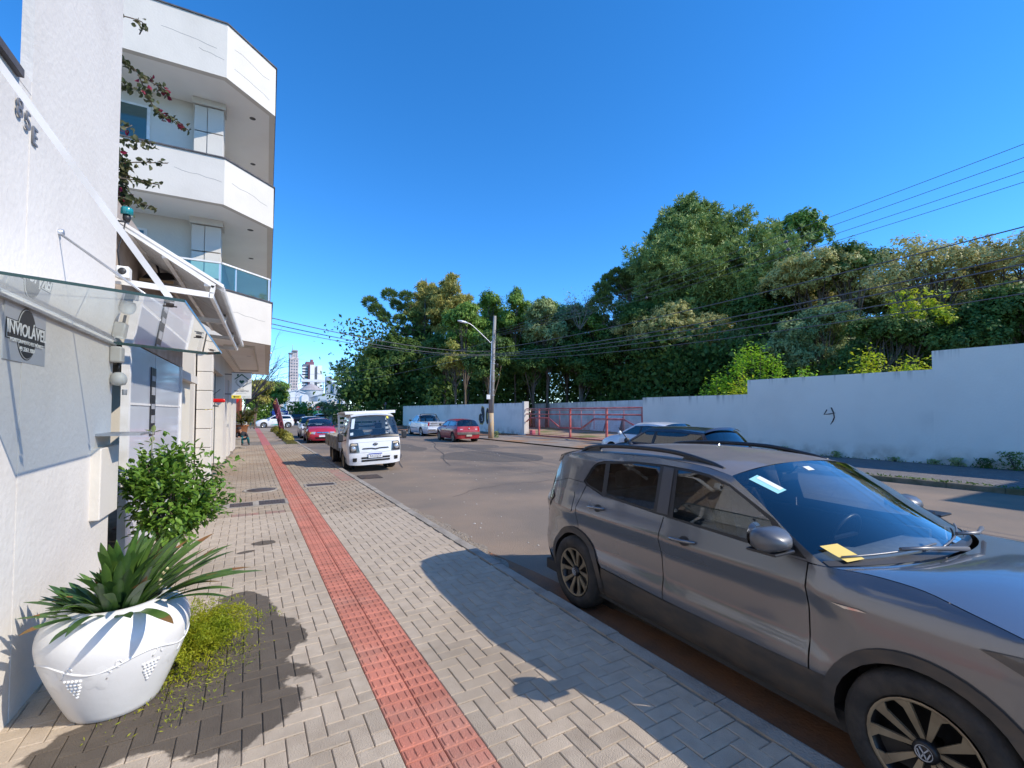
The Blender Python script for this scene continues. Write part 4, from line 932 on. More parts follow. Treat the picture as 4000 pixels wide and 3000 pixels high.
    for f0, zc in ((.07, .952), (-.905, 1.0)):
        C.panel('handle_recess', [(f0 - .06 + .045 * math.cos(a), zc + .033 * math.sin(a)) for a in np.linspace(0, 2 * math.pi, 14, endpoint=False)], dark_in, off=.003, res=.03)
        for sg in (1, -1):
            pts = []
            for k in range(7):
                f = f0 + .04 - k * .24 / 6; w = float(C.hw(f, zc)); bow = .030 * math.sin(math.pi * k / 6) ** .5 + .006; pts.append((sg * (w + bow), f, zc + .012 - .003 * k))
            m = MB(); m.tube(pts, [.007] + [.0125] * 5 + [.007], 8); m.build('door_handle', paint_suv, t)
    for sg in (1, -1):
        m = MB(); prof = [(-.02, .02), (.02, .062), (.07, .078), (.12, .070), (.165, .040), (.185, .012)]; n = 14; V = []
        for k, (d, rr) in enumerate(prof):
            for i in range(n):
                a = 2 * math.pi * i / n; V.append((sg * ((.985 if sg > 0 else .90) + rr * 1.5 * math.copysign(abs(math.cos(a)) ** .62, math.cos(a)) * .9 + (.02 if math.cos(a) > 0 else 0)), (.64 if sg > 0 else .50) + d, 1.155 + rr * .85 * math.copysign(abs(math.sin(a)) ** .62, math.sin(a)) + d * -.05))
        m.add(V, [(j * n + i, j * n + (i + 1) % n, (j + 1) * n + (i + 1) % n, (j + 1) * n + i) for j in range(len(prof) - 1) for i in range(n)] + [tuple(range(n))[::-1], tuple(range(len(V) - n, len(V)))], True)
        mo = m.build('door_mirror', mat('mirror_cap', (0.10, 0.105, 0.115), 0.38, metal=0.3, coat=0.3), t)
        m = MB(); m.bar((sg * .80, .70, 1.075), (sg * .94, .70, 1.10), .10, .035); m.box(min(sg * .90, sg * 1.08), max(sg * .90, sg * 1.08), .63, .80, 1.083, 1.098, .005); m.build('mirror_foot', trim, mo)
        m = MB(); m.lathe([(0, 0), (.07, 0)], 18, (sg * (.985 if sg > 0 else .90), .618 if sg > 0 else .478, 1.155), axis='y'); m.build('mirror_glass', chrome, mo)
        # roof rail
        pts = smoothc([(sg * x, f, z) for x, f, z in ((.645, .17, 1.452), (.63, .02, 1.490), (.615, -.35, 1.540), (.61, -.95, 1.540), (.61, -1.38, 1.502), (.625, -1.49, 1.450))], 30)
        m = MB(); m.tube(pts, .019, 8); m.build('roof_rail', trim, t)
        m = MB(); m.add([(sg * .63 + d, f, z) for d in (-.01, .012) for f, z in ((.14, 1.43), (.02, 1.48), (-.18, 1.52), (-.22, 1.47))], [(0, 1, 2, 3), (7, 6, 5, 4), (0, 4, 5, 1), (1, 5, 6, 2), (2, 6, 7, 3)]); m.add([(sg * .615 + d, f, z) for d in (-.01, .012) for f, z in ((-1.46, 1.43), (-1.38, 1.49), (-1.22, 1.52), (-1.20, 1.46))], [(0, 1, 2, 3), (7, 6, 5, 4), (0, 4, 5, 1), (1, 5, 6, 2), (2, 6, 7, 3)]); m.build('rail_foot', trim, t)
    m = MB(); m.tube([(0, -1.50, 1.535), (.0, -1.66, 1.68)], [.006, .004], 6); m.lathe([(.0, .03), (.02, .025), (.04, 0)], 10, (0, -1.49, 1.51)); m.build('antenna', trim, t)
    # wipers
    fw2 = C.bfun(wsE, wsM, 2.2, .02)
    for a, b in (((.88, .06), (.08, .075)), ((.10, .04), (-.70, .12))):
        P = fw2(np.array([[a[0] + (b[0] - a[0]) * k / 8, a[1] + (b[1] - a[1]) * k / 8] for k in range(9)]))
        m = MB(); m.tube([tuple(p) for p in P], [.006] * 9, 6); m.tube([tuple(P[4] + [0, .005, .014]), tuple(P[4] + [-.15, .06, .012]), tuple(P[8] + [-.12, .10, -.02])], [.01, .011, .014], 6); m.build('wiper', mat('wiper_grey', (.16, .16, .17), .4, metal=.4), t)
    # sticker, ticket on the glass
    C.decal('inspection_sticker', wsE, wsM, [(.88, .91), (.75, .93), (.66, .72), (.78, .70)], mat('sticker_teal', (.30, .62, .66), .5), 2.2, .002, .1)
    C.decal('inspection_sticker', wsE, wsM, [(.80, .90), (.74, .91), (.67, .74), (.73, .73)], mat('sticker_pale', (.75, .8, .76), .5), 2.2, .0035, .1)
    C.decal('toll_tag', wsE, wsM, [(.08, .93), (-.02, .93), (-.02, .88), (.08, .88)], plate_w, 2.2, .002, .1)
    tk = C.decal('parking_ticket', wsE, wsM, [(.92, .17), (.80, .18), (.76, .04), (.88, .02)], mat('yellow_paper', (.80, .58, .16), .8), 2.2, .016, .1)
    C.panel('fender_badge', g([(1.30, .862), (1.36, .872), (1.24, .880), (1.20, .876)]), chrome, off=.006, res=.03, sides=(1,))
    # inside
    m = MB(); m.box(-.70, .70, -1.6, .75, .32, .40); m.box(-.74, -.70, -1.2, .80, .32, 1.02); m.box(.70, .74, -1.2, .80, .32, 1.02); m.build('cabin_floor', dark_in, t)
    for x in (-.36, .36): seat(t, x, -.25, .50); 
    m = MB(); m.box(-.62, .62, -1.05, -.55, .50, .68, .05); m.box(-.62, .62, -1.22, -1.02, .55, 1.10, .05); m.box(-.45, -.2, -1.22, -1.1, 1.12, 1.28, .03); m.box(.2, .45, -1.22, -1.1, 1.12, 1.28, .03); m.build('rear_bench', seat_m, t)
    m = MB(); V = []; xs = np.linspace(-.70, .70, 13); pr = ((.52, .62), (.60, .88), (.66, .955), (.85, .965), (1.03, .985))
    for f, z in pr: V += [(x, f + (0 if f < 1 else -.12 * (x / .7) ** 2 + .06), z + (.02 if x > .1 and x < .6 and f < .8 else 0)) for x in xs]
    m.add(V, [(j * 13 + i, j * 13 + i + 1, (j + 1) * 13 + i + 1, (j + 1) * 13 + i) for j in range(4) for i in range(12)], True); m.build('dashboard', dash_m, t)
    m = MB()   # steering wheel on the far side of the kerb
    c0 = Vector((-.36, .42, .93)); u = Vector((1, 0, 0)); v_ = Vector((0, .35, .94)).normalized()
    m.tube([tuple(c0 + (u * math.cos(a) + v_ * math.sin(a)) * .175) for a in np.linspace(0, 2 * math.pi, 25)], .014, 8, cap=False); m.bar(tuple(c0 - u * .16), tuple(c0 + u * .16), .03, .02); m.build('steering_wheel', trim, t)
    m = MB(); m.box(-.09, .11, .22, .25, 1.34, 1.41, .012); m.tube([(.0, .24, 1.40), (0, .30, 1.46)], .008, 6); m.build('inner_mirror', trim, t)
    m = MB(); m.box(-.80, .80, -1.9, 1.95, .20, .30); m.build('underbody', dark_in, t)
    for cx in (fw_, rw):
        for sg in (1, -1):
            m = MB(); m.lathe([(.40, -.12), (.41, .10)], 24, (sg * .70, cx, .33), axis='x', a0=-.3, a1=math.pi + .3); m.lathe([(0, -.12 * 1), (.40, -.12)], 24, (sg * .70 - (0 if sg > 0 else -.24) , cx, .33), axis='x'); m.build('wheel_well', dark_in, t)
    for cx in (fw_, rw):
        for sg in (1, -1): wheel(t, sg * .765, cx, .333, .205, 'suv', sg, rim_warm)
    return t
suv = build_suv()
# ---------------------------------------------------------------- ordinary cars
def build_car(name, label, loc, rz, paint, L=3.9, W=1.66, Hh=1.45, wb=2.46, fo=.80, style='hatch', glass=dark_gl, rims=rim_silver, rstyle='alloy',
              tyre=.295, front=None, rear=None, group=None, doors=4, bumper=None, cab=0.0):
    t = thing(name, label, 'car' if style != 'pickup' else 'pickup', loc, rz, group)
    ff = wb / 2 + fo; fr = ff - L; h = W / 2; k = Hh / 1.45; q = h / .83
    HW = [(0, .72 * q), (.20, .76 * q), (.35, .805 * q), (.55, .83 * q), (.72, .825 * q), (.86 * k, .815 * q), (.98 * k, .775 * q), (1.30 * k, .63 * q), (1.40 * k, .575 * q), (1.6, .5 * q)]
    HF = [(0, .72 * q), (.35, .805 * q), (.55, .828 * q), (.70, .815 * q), (.80 * k, .785 * q), (.90 * k, .73 * q), (.99 * k, .66 * q), (1.2, .6 * q)]
    C = Car(t, HW, HF, (wb / 2 - .55, wb / 2 - .25), (wb / 2 - .1, ff, .16, 2.3), (-wb / 2 + .15, fr, .14, 2.3))
    zb = .96 * k; cw = wb / 2 - .36; rt0 = wb / 2 - 1.02 - (.08 if style == 'sedan' else 0)
    if style == 'pickup': rt0 = wb / 2 - 1.05
    rre = {'hatch': fr + .44, 'sedan': fr + 1.12, 'pickup': rt0 - .72}[style]      # rear end of the roof
    rbe = {'hatch': fr + .16, 'sedan': fr + .62, 'pickup': rt0 - .86}[style]       # foot of the rear window
    zt = Hh - .10
    hoE, hoM = [(cw, zb), (wb / 2 + .12, .90 * k), (ff - .32, .78 * k), (ff - .10, .66 * k)], [(cw + .22, zb + .03), (wb / 2 + .15, .965 * k), (ff - .28, .86 * k), (ff - .03, .70 * k)]
    wsE, wsM = [(cw, zb), (cw - .32, zb + .20), (rt0, zt)], [(cw + .22, zb + .03), (cw - .10, zb + .24), (rt0 + .03, Hh - .02)]
    mid = (rt0 + rre) / 2
    roE, roM = [(rt0, zt), (mid, Hh - .065), (rre, zt - .02)], [(rt0 + .03, Hh - .02), (mid, Hh), (rre - .03, Hh - .035)]
    rzb = zb + .02
    rgE, rgM = [(rre, zt - .02), ((rre + rbe) / 2 - .02, (zt + rzb) / 2), (rbe, rzb)], [(rre - .03, Hh - .035), ((rre + rbe) / 2 - .10, (Hh + rzb) / 2), (rbe - .09, rzb + .01)]
    frE, frM = [(ff - .10, .66 * k), (ff - .07, .52), (ff - .08, .36), (ff - .16, .20)], [(ff - .03, .70 * k), (ff, .56), (ff + .01, .40), (ff - .06, .18)]
    tail0 = (fr + .15, rzb) if style == 'hatch' else (fr + .14, zb - .02)
    if style == 'pickup': tail0 = (fr + .06, zb)
    tgE, tgM = [tail0, (fr + .11, .72), (fr + .08, .50), (fr + .15, .24)], [(tail0[0] - .09, tail0[1] + .01), (fr + .03, .74), (fr, .52), (fr + .07, .22)]
    if style == 'pickup': tgM = [(fr + .03, zb), (fr + .02, .72), (fr, .52), (fr + .07, .30)]
    C.bridge('hood', hoE, hoM, paint, 2.6, 18, 10); C.bridge('windshield', wsE, wsM, ws_gl if glass is not dark_gl else glass, 2.2, 16, 8)
    C.bridge('roof', roE, roM, paint, 2.6, 16, 8); C.bridge('rear_window', rgE, rgM, glass, 2.6, 16, 8)
    C.bridge('front_bumper', frE, frM, paint, 4, 22, 10); C.bridge('tailgate', tgE, tgM, paint, 4, 22, 12)
    A = tyre + .055; af, ar = arch(wb / 2, A, 14, .20, tyre), arch(-wb / 2, A, 14, .20, tyre)
    beltR = [(rbe, rzb)] if style == 'hatch' else ([(rbe, rzb), (fr + .14, zb - .02)] if style == 'sedan' else [(rbe, zb), (fr + .06, zb)])
    body = hoE[::-1] + beltR + tgE[1:] + [(fr + .3, .20)] + ar + af + [(ff - .3, .20)] + frE[::-1][:-1]
    cuts = [(cw - .12, ff + 1, 'front_fender'), (-.10 if doors == 4 else -.32, cw - .126, 'front_door')]
    if doors == 4: cuts += [(-wb / 2 + .22, -.106, 'rear_door'), (fr - 1, -wb / 2 + .214, 'quarter_panel')]
    else: cuts += [(fr - 1, -.326, 'quarter_panel')]
    if style == 'pickup': cuts = [(cw - .12, ff + 1, 'front_fender'), (rbe + .06, cw - .126, 'front_door'), (fr - 1, rbe + .054, 'bed_side')]
    for lo, hi, nm in cuts: C.panel(nm, clipf(body, lo, hi), paint, res=.09)
    # glasshouse
    gh = wsE + roE[1:] + rgE[1:] + [(mid, zb + .005)]
    D = [(cw - .14, zb + .04), (rt0 - .03, zt - .045), (mid, zt - .025), (rre + .04, zt - .06), (rbe + .16, rzb + .05), (mid, zb + .035)]
    bp_ = -.13 if doors == 4 else -.35
    if style == 'pickup': bp_ = rbe + .02
    rear_pts = [p for p in D[2:5] if p[0] < bp_ - .1]
    gF = clipf([(D[0][0] - .08, D[0][1] + .015), (D[1][0], D[1][1] - .01), (mid, D[2][1] - .015), (D[3][0], D[3][1] - .015), (D[4][0] + .03, D[4][1] + .02), (mid, D[5][1] + .02)], bp_ + .05, 9)
    gR = clipf([(D[0][0] - .08, D[0][1] + .015), (D[1][0], D[1][1] - .01), (mid, D[2][1] - .015), (D[3][0], D[3][1] - .015), (D[4][0] + .03, D[4][1] + .02), (mid, D[5][1] + .02)], -9, bp_ - .05)
    C.panel('pillar_frame', gh, paint, holes=[D], res=.08)
    hol = [gF] + ([gR] if style != 'pickup' else [])
    C.panel('window_trim', D, trim, off=-.006, holes=hol, res=.08)
    C.panel('front_window', gF, glass, off=-.010, res=.09)
    if style != 'pickup': C.panel('rear_side_window', gR, glass, off=-.010, res=.09)
    else: C.panel('cab_corner', [(D[4][0], D[4][1]), (D[3][0], D[3][1]), (bp_, D[2][1]), (bp_, D[5][1])], paint, off=-.003)
    # lamps, grille, plates
    p = 4
    C.decal('grille', frE, frM, [(-.42, .05), (.42, .05), (.40, .22), (-.40, .22)], trim, p, .006)
    C.decal('air_intake', frE, frM, [(-.60, .62), (.60, .62), (.55, .80), (-.55, .80)], trim, p, .006)
    if front == 'corsa':
        C.decal('chrome_bar', frE, frM, [(-.46, .08), (.46, .08), (.46, .15), (-.46, .15)], chrome, p, .012)
        C.decal('bumper_line', frE, frM, [(-.97, .84), (.97, .84), (.97, .87), (-.97, .87)], trim, p, .008)
        C.decal('headlight', frE, frM, [(.52, .04), (.86, .0), (.90, .24), (.60, .30)], lens_m, p, .010, .06, mirror=True)
        C.decal('turn_signal', frE, frM, [(.86, .0), (.97, .02), (.975, .24), (.90, .24)], mat('amber_lens', (.7, .35, .05), .2, coat=1), p, .010, .05, mirror=True)
        m = MB(); m.lathe([(0, .02), (.04, .02), (.045, 0)], 14, (0, ff + .008, .615 * k), axis='y'); m.build('emblem', chrome, t)
    else:
        C.decal('headlight', frE, frM, [(.45, .06), (.95, .0), (.97, .20), (.55, .26)], lens_dark, p, .010, .06, mirror=True)
    plate(t, (0, ff + .012, .44), (R(90), 0, math.pi))
    if rear == 'alfa':
        C.decal('tail_lamp', tgE, tgM, [(.80, .06), (.985, .06), (.985, .36), (.80, .36)], lens_red, p, .008, .06, mirror=True)
        C.decal('reversing_lamp', tgE, tgM, [(.55, .20), (.76, .20), (.76, .27), (.55, .27)], mat('pale_lens', (.7, .45, .45), .2, coat=1), p, .009, .06, mirror=True)
        C.decal('rear_bumper', tgE, tgM, [(-.995, .47), (.995, .47), (.995, .66), (-.995, .66)], mat('grey_bumper', (.10, .085, .075), .7, rgb2=(.16, .13, .11)), p, .030, .06)
        C.decal('shut_line', tgE, tgM, [(-.80, .385), (.80, .385), (.80, .395), (-.80, .395)], dark_in, p, .006)
        m = MB(); m.lathe([(0, .0), (.04, .0), (.04, .02)], 14, (0, fr + .010, .83), axis='y'); m.build('emblem', silver, t)
        m = MB(); m.box(-.18, .18, fr - .03, fr - .02, .36, .46); m.build('number_plate', mat('old_plate', (.45, .40, .30), .7), t)
        m = MB(); m.tube([(.02, fr + .06, .97 * k), (.30, fr + .11, 1.03 * k)], .008, 5); m.build('rear_wiper', trim, t)
    elif style == 'pickup':
        C.decal('tail_lamp', tgE, tgM, [(.86, .03), (.995, .03), (.995, .34), (.86, .34)], lens_red, p, .010, .05, mirror=True)
        C.decal('tailgate_panel', tgE, tgM, [(-.80, .04), (.80, .04), (.70, .22), (-.70, .22)], mat('grey_panel', (.20, .20, .21), .5), p, .012, .06)
        C.decal('tailgate_strip', tgE, tgM, [(-.84, .29), (.84, .29), (.84, .375), (-.84, .375)], mat('grey_strip', (.11, .11, .12), .5), p, .010, .06)
        text('tailgate_text', 'CHEVROLET', .105, plate_w, t, (0, fr + .004, .745), (R(90), 0, 0), ext=.004, sx=1.5, bold=.003)
        m = MB(); m.box(-.74, .74, fr - .06, fr + .06, .44, .56, .02); m.build('rear_bumper', chrome, t)
        plate(t, (0, fr - .062, .52), (R(90), 0, 0), blue=False)
        C.decal('handle_plate', tgE, tgM, [(-.10, .10), (.10, .10), (.10, .15), (-.10, .15)], silver, p, .018, .06)
    else:
        C.decal('tail_lamp', tgE, tgM, [(.66, .06), (.985, .04), (.985, .30), (.72, .34)], lens_red, p, .008, .06, mirror=True)
        plate(t, (0, fr - .002, .62), (R(90), 0, 0), blue=False)
        if style == 'hatch': C.decal('spoiler', rgE, rgM, [(-1, 0), (1, 0), (.97, .13), (-.97, .13)], paint, 2.6, .05, .08)
    # mirrors, handles, floor, seats, wheels
    for sg in (1, -1):
        m = MB(); m.lathe([(0, -.03), (.05, -.028), (.075, 0), (.07, .06), (.03, .11), (0, .115)], 12, (sg * (h + .10), cw - .28, zb + .09), axis='y'); m.bar((sg * (h - .06), cw - .26, zb + .04), (sg * (h + .06), cw - .25, zb + .06), .05, .03); m.build('door_mirror', trim if paint is not paint_white else paint, t)
        for f0 in ((-.02, -wb / 2 + .42) if doors == 4 and style != 'pickup' else (bp_ + .16,)):
            w = float(C.hw(f0, .82 * k)); m = MB(); m.tube([(sg * (w + .004), f0 + .06, .82 * k), (sg * (w + .028), f0 + .03, .82 * k), (sg * (w + .028), f0 - .09, .82 * k), (sg * (w + .004), f0 - .12, .82 * k)], .011, 6); m.build('door_handle', trim, t)
    m = MB(); m.box(-h * .86, h * .86, fr + .35, ff - .35, .20, .34); m.build('underbody', dark_in, t)
    m = MB(); m.box(-h * .80, h * .80, cw - .15, cw + .15, .5, zb - .02, .03); m.build('dashboard', dash_m, t)
    for x in (-h * .43, h * .43): seat(t, x, -.15, .42, seat_m, .22)
    if style != 'pickup': m = MB(); m.box(-h * .74, h * .74, fr + .75, fr + .95, .4, zb + .06, .05); m.build('rear_bench', seat_m, t)
    else:
        m = MB(); m.box(-h * .92, h * .92, fr + .10, rbe - .02, .52, .56); m.build('bed_floor', paint, t)
        for sg in (1, -1):
            m = MB(); m.box(min(sg * h * .84, sg * h * .80), max(sg * h * .84, sg * h * .80), fr + .08, rbe, .55, zb - .004); m.box(min(sg * h * .80, sg * h * .97), max(sg * h * .80, sg * h * .97), fr + .04, rbe, zb - .004, zb + .012); m.build('bed_rail', paint, t)
        m = MB(); m.box(-h * .85, h * .85, fr + .09, fr + .13, .55, zb - .01); m.build('tailgate_inner', paint, t)
        m = MB(); m.box(-h * .86, h * .86, rbe - .03, rbe + .02, .5, zb); m.build('cab_back', paint, t)
        for q_ in (0, 1):
            y = rbe - .12 - q_ * .07
            m = MB(); m.tube(smoothc([(-h * .86, y - .06 - .1 * q_, zb), (-h * .78, y, zb + .34), (-h * .66, y, Hh + .015), (0, y, Hh + .03), (h * .66, y, Hh + .015), (h * .78, y, zb + .34), (h * .86, y - .06 - .1 * q_, zb)], 36), .026, 8); m.build('roll_bar', chrome if q_ == 0 else trim, t)
        for sg in (1, -1): m = MB(); m.bar((sg * h * .82, rbe - .15, Hh - .12), (sg * h * .86, rbe - .75, zb + .02), .035, .035); m.build('roll_brace', trim, t)
        C.panel('side_stripe', [(cw + .1, .56), (cw + .1, .60), (rbe - .2, .60), (rbe - .2, .56)], mat('stripe', (.03, .07, .09), .5), off=.004)
    for cx in (wb / 2, -wb / 2):
        for sg in (1, -1):
            wheel(t, sg * (h - .115), cx, tyre, .19, rstyle, sg, rims)
            m = MB(); m.lathe([(0, 0), (A - .005, 0)], 18, (sg * (h - .30), cx, tyre), axis='x'); m.lathe([(A, -.02), (A, .16)], 18, (sg * (h - .22), cx, tyre), axis='x', a0=-.2, a1=math.pi + .2); m.build('wheel_well', dark_in, t)
    return t
car_red = build_car('parked_car', 'red hatchback facing the camera, parked behind the white truck', (2.93, 30.95, 0), math.pi, paint_red, L=3.82, W=1.65, Hh=1.43, wb=2.44, front='corsa', glass=car_gl, rstyle='disc')
build_car('parked_car', 'white car half hidden behind the red hatchback facing the camera', (2.90, 36.3, 0), math.pi, paint_white, L=4.0, W=1.68, Hh=1.50, wb=2.5)
vw = build_car('crossing_car', 'white hatchback with teal swoosh seen from the side at the street end', (1.02, 59.6, 0), R(90), paint_white, L=3.92, W=1.68, Hh=1.47, wb=2.47, tyre=.31, glass=dark_gl)
build_car('parked_pickup', 'silver white pickup truck seen from behind beside the far wall', (11.15, 35.55, 0), R(2), paint_silver, L=5.05, W=1.75, Hh=1.62, wb=2.85, fo=.82, style='pickup', tyre=.335, glass=dark_gl)
build_car('parked_car', 'red hatchback with grey bumper seen from behind near the utility pole', (10.78, 27.65, 0), 0, paint_red2, L=4.0, W=1.64, Hh=1.40, wb=2.50, rear='alfa', glass=car_gl, rims=rim_dirty, doors=2)
build_car('parked_car', 'white sedan with tinted windows parked along the far side of the street', (12.75, 12.75, 0), 0, paint_white, L=4.45, W=1.74, Hh=1.47, wb=2.65, style='sedan', glass=dark_gl, tyre=.32)
build_car('passing_car', 'dark navy hatchback behind the roof of the grey SUV', (9.75, 9.1, 0), 0, paint_navy, L=4.1, W=1.74, Hh=1.47, wb=2.52, glass=dark_gl, tyre=.31)
# swoosh and marks on the side of the white hatchback (its left side faces the camera)
CS = .812
for poly, m_ in (([(.62, .32), (.50, .36), (.15, .40), (-.28, .45), (-.38, .42), (-.42, .33)], mat('teal_vinyl', (.01, .35, .30), .4)), ([(.42, .62), (.40, .70), (.36, .72), (.34, .64), (.28, .62)], mat('dark_vinyl', (.05, .15, .16), .4))):
    m = MB(); m.prism(poly, lambda a, b, h_: (-CS - .022 - h_, a, b), .002); m.build('side_graphic', m_, vw)
m = MB(); m.tube([(0.02, -1.42, 1.47), (.02, -1.6, 1.6)], .006, 5); m.build('antenna', trim, vw)
for cx, cy, pm, lb in ((7.2, 77, paint_white, 'distant white car at the filling station'), (3.6, 79, mat('paint_maroon', (.10, .01, .015), .4, coat=.6), 'distant maroon car left of the filling station pumps')):
    build_car('distant_car', lb, (cx, cy, 0), R(80), pm, L=4.1, W=1.7, Hh=1.5, wb=2.5)

# ---------------------------------------------------------------- the white flatbed truck
def build_truck():
    t = thing('flatbed_truck', 'white flatbed light truck with grey drop sides facing the camera', 'truck', (3.03, 14.62, -.02), math.pi)
    t.rotation_euler = (0, R(2.2), math.pi)
    h = .83; C = Car(t, [(0, .76), (.30, .80), (.50, .83), (.9, .83), (1.10, .80), (1.70, .66), (1.86, .60), (2.1, .55)], None, (0, 1), (-.35, 0, .10, 2.4), (-9, -10, 0, 1))
    # cab: front face at f=0, back at -1.55
    cE = [(-.30, 1.72), (-.18, 1.36), (-.08, 1.06)]; cM = [(-.27, 1.77), (-.12, 1.40), (-.01, 1.08)]
    fE, fM = [(-.08, 1.06), (-.05, .80), (-.05, .50), (-.12, .27)], [(-.01, 1.08), (.03, .82), (.05, .50), (.02, .25)]
    rE, rM = [(-.30, 1.72), (-.7, 1.80), (-1.5, 1.78)], [(-.27, 1.77), (-.7, 1.86), (-1.5, 1.84)]
    C.bridge('windshield', cE, cM, ws_gl, 2.4, 18, 10); C.bridge('front_panel', fE, fM, paint_white, 4.5, 24, 14); C.bridge('roof', rE, rM, paint_white, 3, 16, 8)
    A = .42; cx = -1.08
    ac = arch(cx, A, 14, .30, .33)
    dr = [(-.42, .95), (-.30, 1.10), (-.46, 1.68), (-.60, 1.70), (-1.28, 1.70), (-1.30, .95), (-1.30, .80), (-.66, .62), (-.62, .45), (-.45, .42)]
    C.panel('door', [(-.42, .45), (-.36, 1.05), (-1.34, 1.05), (-1.34, .78)] + [p for p in ac[::-1] if p[0] > -1.30 and p[1] > .45], paint_white, res=.08)
    C.panel('cab_corner', [(-.08, 1.055), (-.05, .80), (-.05, .50), (-.12, .27), (-.55, .30), (-.66, .36), (-.425, .45), (-.365, 1.055)], paint_white, res=.08)
    gls = [(-.40, 1.12), (-.50, 1.62), (-1.25, 1.64), (-1.25, 1.12)]
    C.panel('door_frame', [(-.08, 1.06), (-.18, 1.36), (-.30, 1.72), (-.7, 1.80), (-1.5, 1.78), (-1.5, 1.06)], paint_white, holes=[gls], res=.08)
    C.panel('door_window', gls, car_gl, off=-.008, res=.1)
    C.panel('cab_rear_side', [(-1.345, 1.055), (-1.5, 1.055), (-1.5, .35), (-1.46, .35)] + [p for p in ac if p[0] < -1.30][:5] + [(-1.345, .76)], paint_white, res=.08)
    m = MB(); m.box(-.66, .66, -1.52, -1.49, .5, 1.15); m.box(-.66, .66, -1.52, -1.49, 1.55, 1.78); m.box(-.66, -.5, -1.52, -1.49, 1.15, 1.55); m.box(.5, .66, -1.52, -1.49, 1.15, 1.55); m.build('cab_back', paint_white, t)
    # lamps, grille, bumper details
    p = 4.5
    C.decal('headlight', fE, fM, [(.66, .18), (.93, .16), (.985, .30), (.985, .52), (.62, .52)], lens_dark, p, .010, .05, mirror=True)
    for sg in (1, -1):
        m = MB(); m.lathe([(0, .03), (.05, .028), (.075, .01), (.085, -.01)], 18, (sg * .645, .005, .765), axis='y'); m.build('lamp_reflector', lens_m, t)
        C.decal('turn_signal', fE, fM, [(sg * .70, .20), (sg * .90, .185), (sg * .93, .25), (sg * .69, .26)], mat('clear_amber', (.6, .5, .35), .2, coat=1), p, .014, .05)
    C.decal('windshield_seal', fE, fM, [(-.97, .0), (.97, .0), (.97, .02), (-.97, .02)], trim, p, .008, .1)
    C.decal('upper_grille', fE, fM, [(-.52, .42), (-.16, .42), (.0, .45), (.16, .42), (.52, .42), (.50, .375), (.16, .375), (.0, .40), (-.16, .375), (-.50, .375)], trim, p, .012, .06)
    C.decal('panel_line', fE, fM, [(-.75, .16), (.75, .16), (.75, .168), (-.75, .168)], mat('seam_grey', (.3, .3, .3), .6), p, .003, .1)
    C.decal('bumper_line', fE, fM, [(-.99, .535), (.99, .535), (.99, .545), (-.99, .545)], mat('seam_grey', (.3, .3, .3), .6), p, .003, .1)
    for z0, z1 in ((.70, .765), (.80, .865)): C.decal('lower_grille', fE, fM, [(-.56, z0), (.56, z0), (.55, z1), (-.55, z1)], trim, p, .010, .06)
    C.decal('fog_lamp', fE, fM, [(.72, .72), (.88, .72), (.88, .86), (.74, .86)], trim, p, .010, .05, mirror=True)
    plate(t, (.02, .075, .535), (R(90), 0, math.pi), 'RXO2J23', .42, .14)
    m = MB(); m.lathe([(0, .012), (.07, .012), (.075, 0)], 24, (0, .035, .875), axis='y'); em = m.build('emblem', trim, t)
    for v in em.data.vertices: v.co.z = .875 + (v.co.z - .875) * .55
    text('emblem_text', 'KIA', .062, silver, t, (0, .05, .875), (R(90), 0, math.pi), ext=.002, sx=1.15)
    fw2 = C.bfun(cE, cM, 2.4, .015)
    for a, b in (((.85, .95), (.15, .88)), ((.05, .95), (-.62, .86))):
        P = fw2(np.array([[a[0] + (b[0] - a[0]) * k / 6, a[1] + (b[1] - a[1]) * k / 6] for k in range(7)])); m = MB(); m.tube([tuple(x) for x in P], .012, 6); m.build('wiper', trim, t)
    C.decal('windshield_border', cE, cM, [(-.99, .90), (.99, .90), (.99, .995), (-.99, .995)], trim, 2.4, .003, .1)
    C.decal('windshield_border', cE, cM, [(-.99, .0), (.99, .0), (.99, .05), (-.99, .05)], trim, 2.4, .003, .1)
    C.decal('sticker', cE, cM, [(.80, .10), (.94, .10), (.94, .55), (.82, .55)], mat('sticker_white', (.6, .7, .75), .5), 2.4, .003, .1)
    C.decal('sticker', cE, cM, [(.84, .72), (.95, .72), (.95, .84), (.84, .84)], mat('sticker_white', (.6, .7, .75), .5), 2.4, .003, .1)
    C.decal('sticker', cE, cM, [(-.62, .06), (-.72, .06), (-.71, .16), (-.63, .16)], yellow_p, 2.4, .003, .1)
    for sg in (1, -1):
        m = MB(); m.box(min(sg * .90, sg * 1.06), max(sg * .90, sg * 1.06), -.36, -.24, .98, 1.24, .04); m.tube([(sg * .80, -.36, 1.02), (sg * .95, -.33, 1.0)], .015, 6); m.tube([(sg * .78, -.36, 1.24), (sg * .95, -.33, 1.24)], .015, 6); m.build('door_mirror', black_pl, t)
    m = MB(); m.box(-.72, .72, -1.45, -.12, .45, .55); m.box(-.70, .70, -.42, -.14, .6, 1.03, .05); m.build('cab_inside', dash_m, t)
    seat(t, -.40, -1.22, .62, seat_m, .24); seat(t, .36, -1.22, .62, seat_pale, .30)
    m = MB(); c0 = Vector((-.40, -.55, 1.08)); m.tube([tuple(c0 + Vector((math.cos(a), .5 * math.sin(a), .8 * math.sin(a))) * .19) for a in np.linspace(0, 2 * math.pi, 20)], .014, 6, cap=False); m.build('steering_wheel', trim, t)
    # bed
    grey_bed = mat('bed_grey', (.36, .34, .30), .7, rgb2=(.22, .19, .15), vscale=5, vdet=8)
    y0, y1, zb = -1.62, -5.0, .70
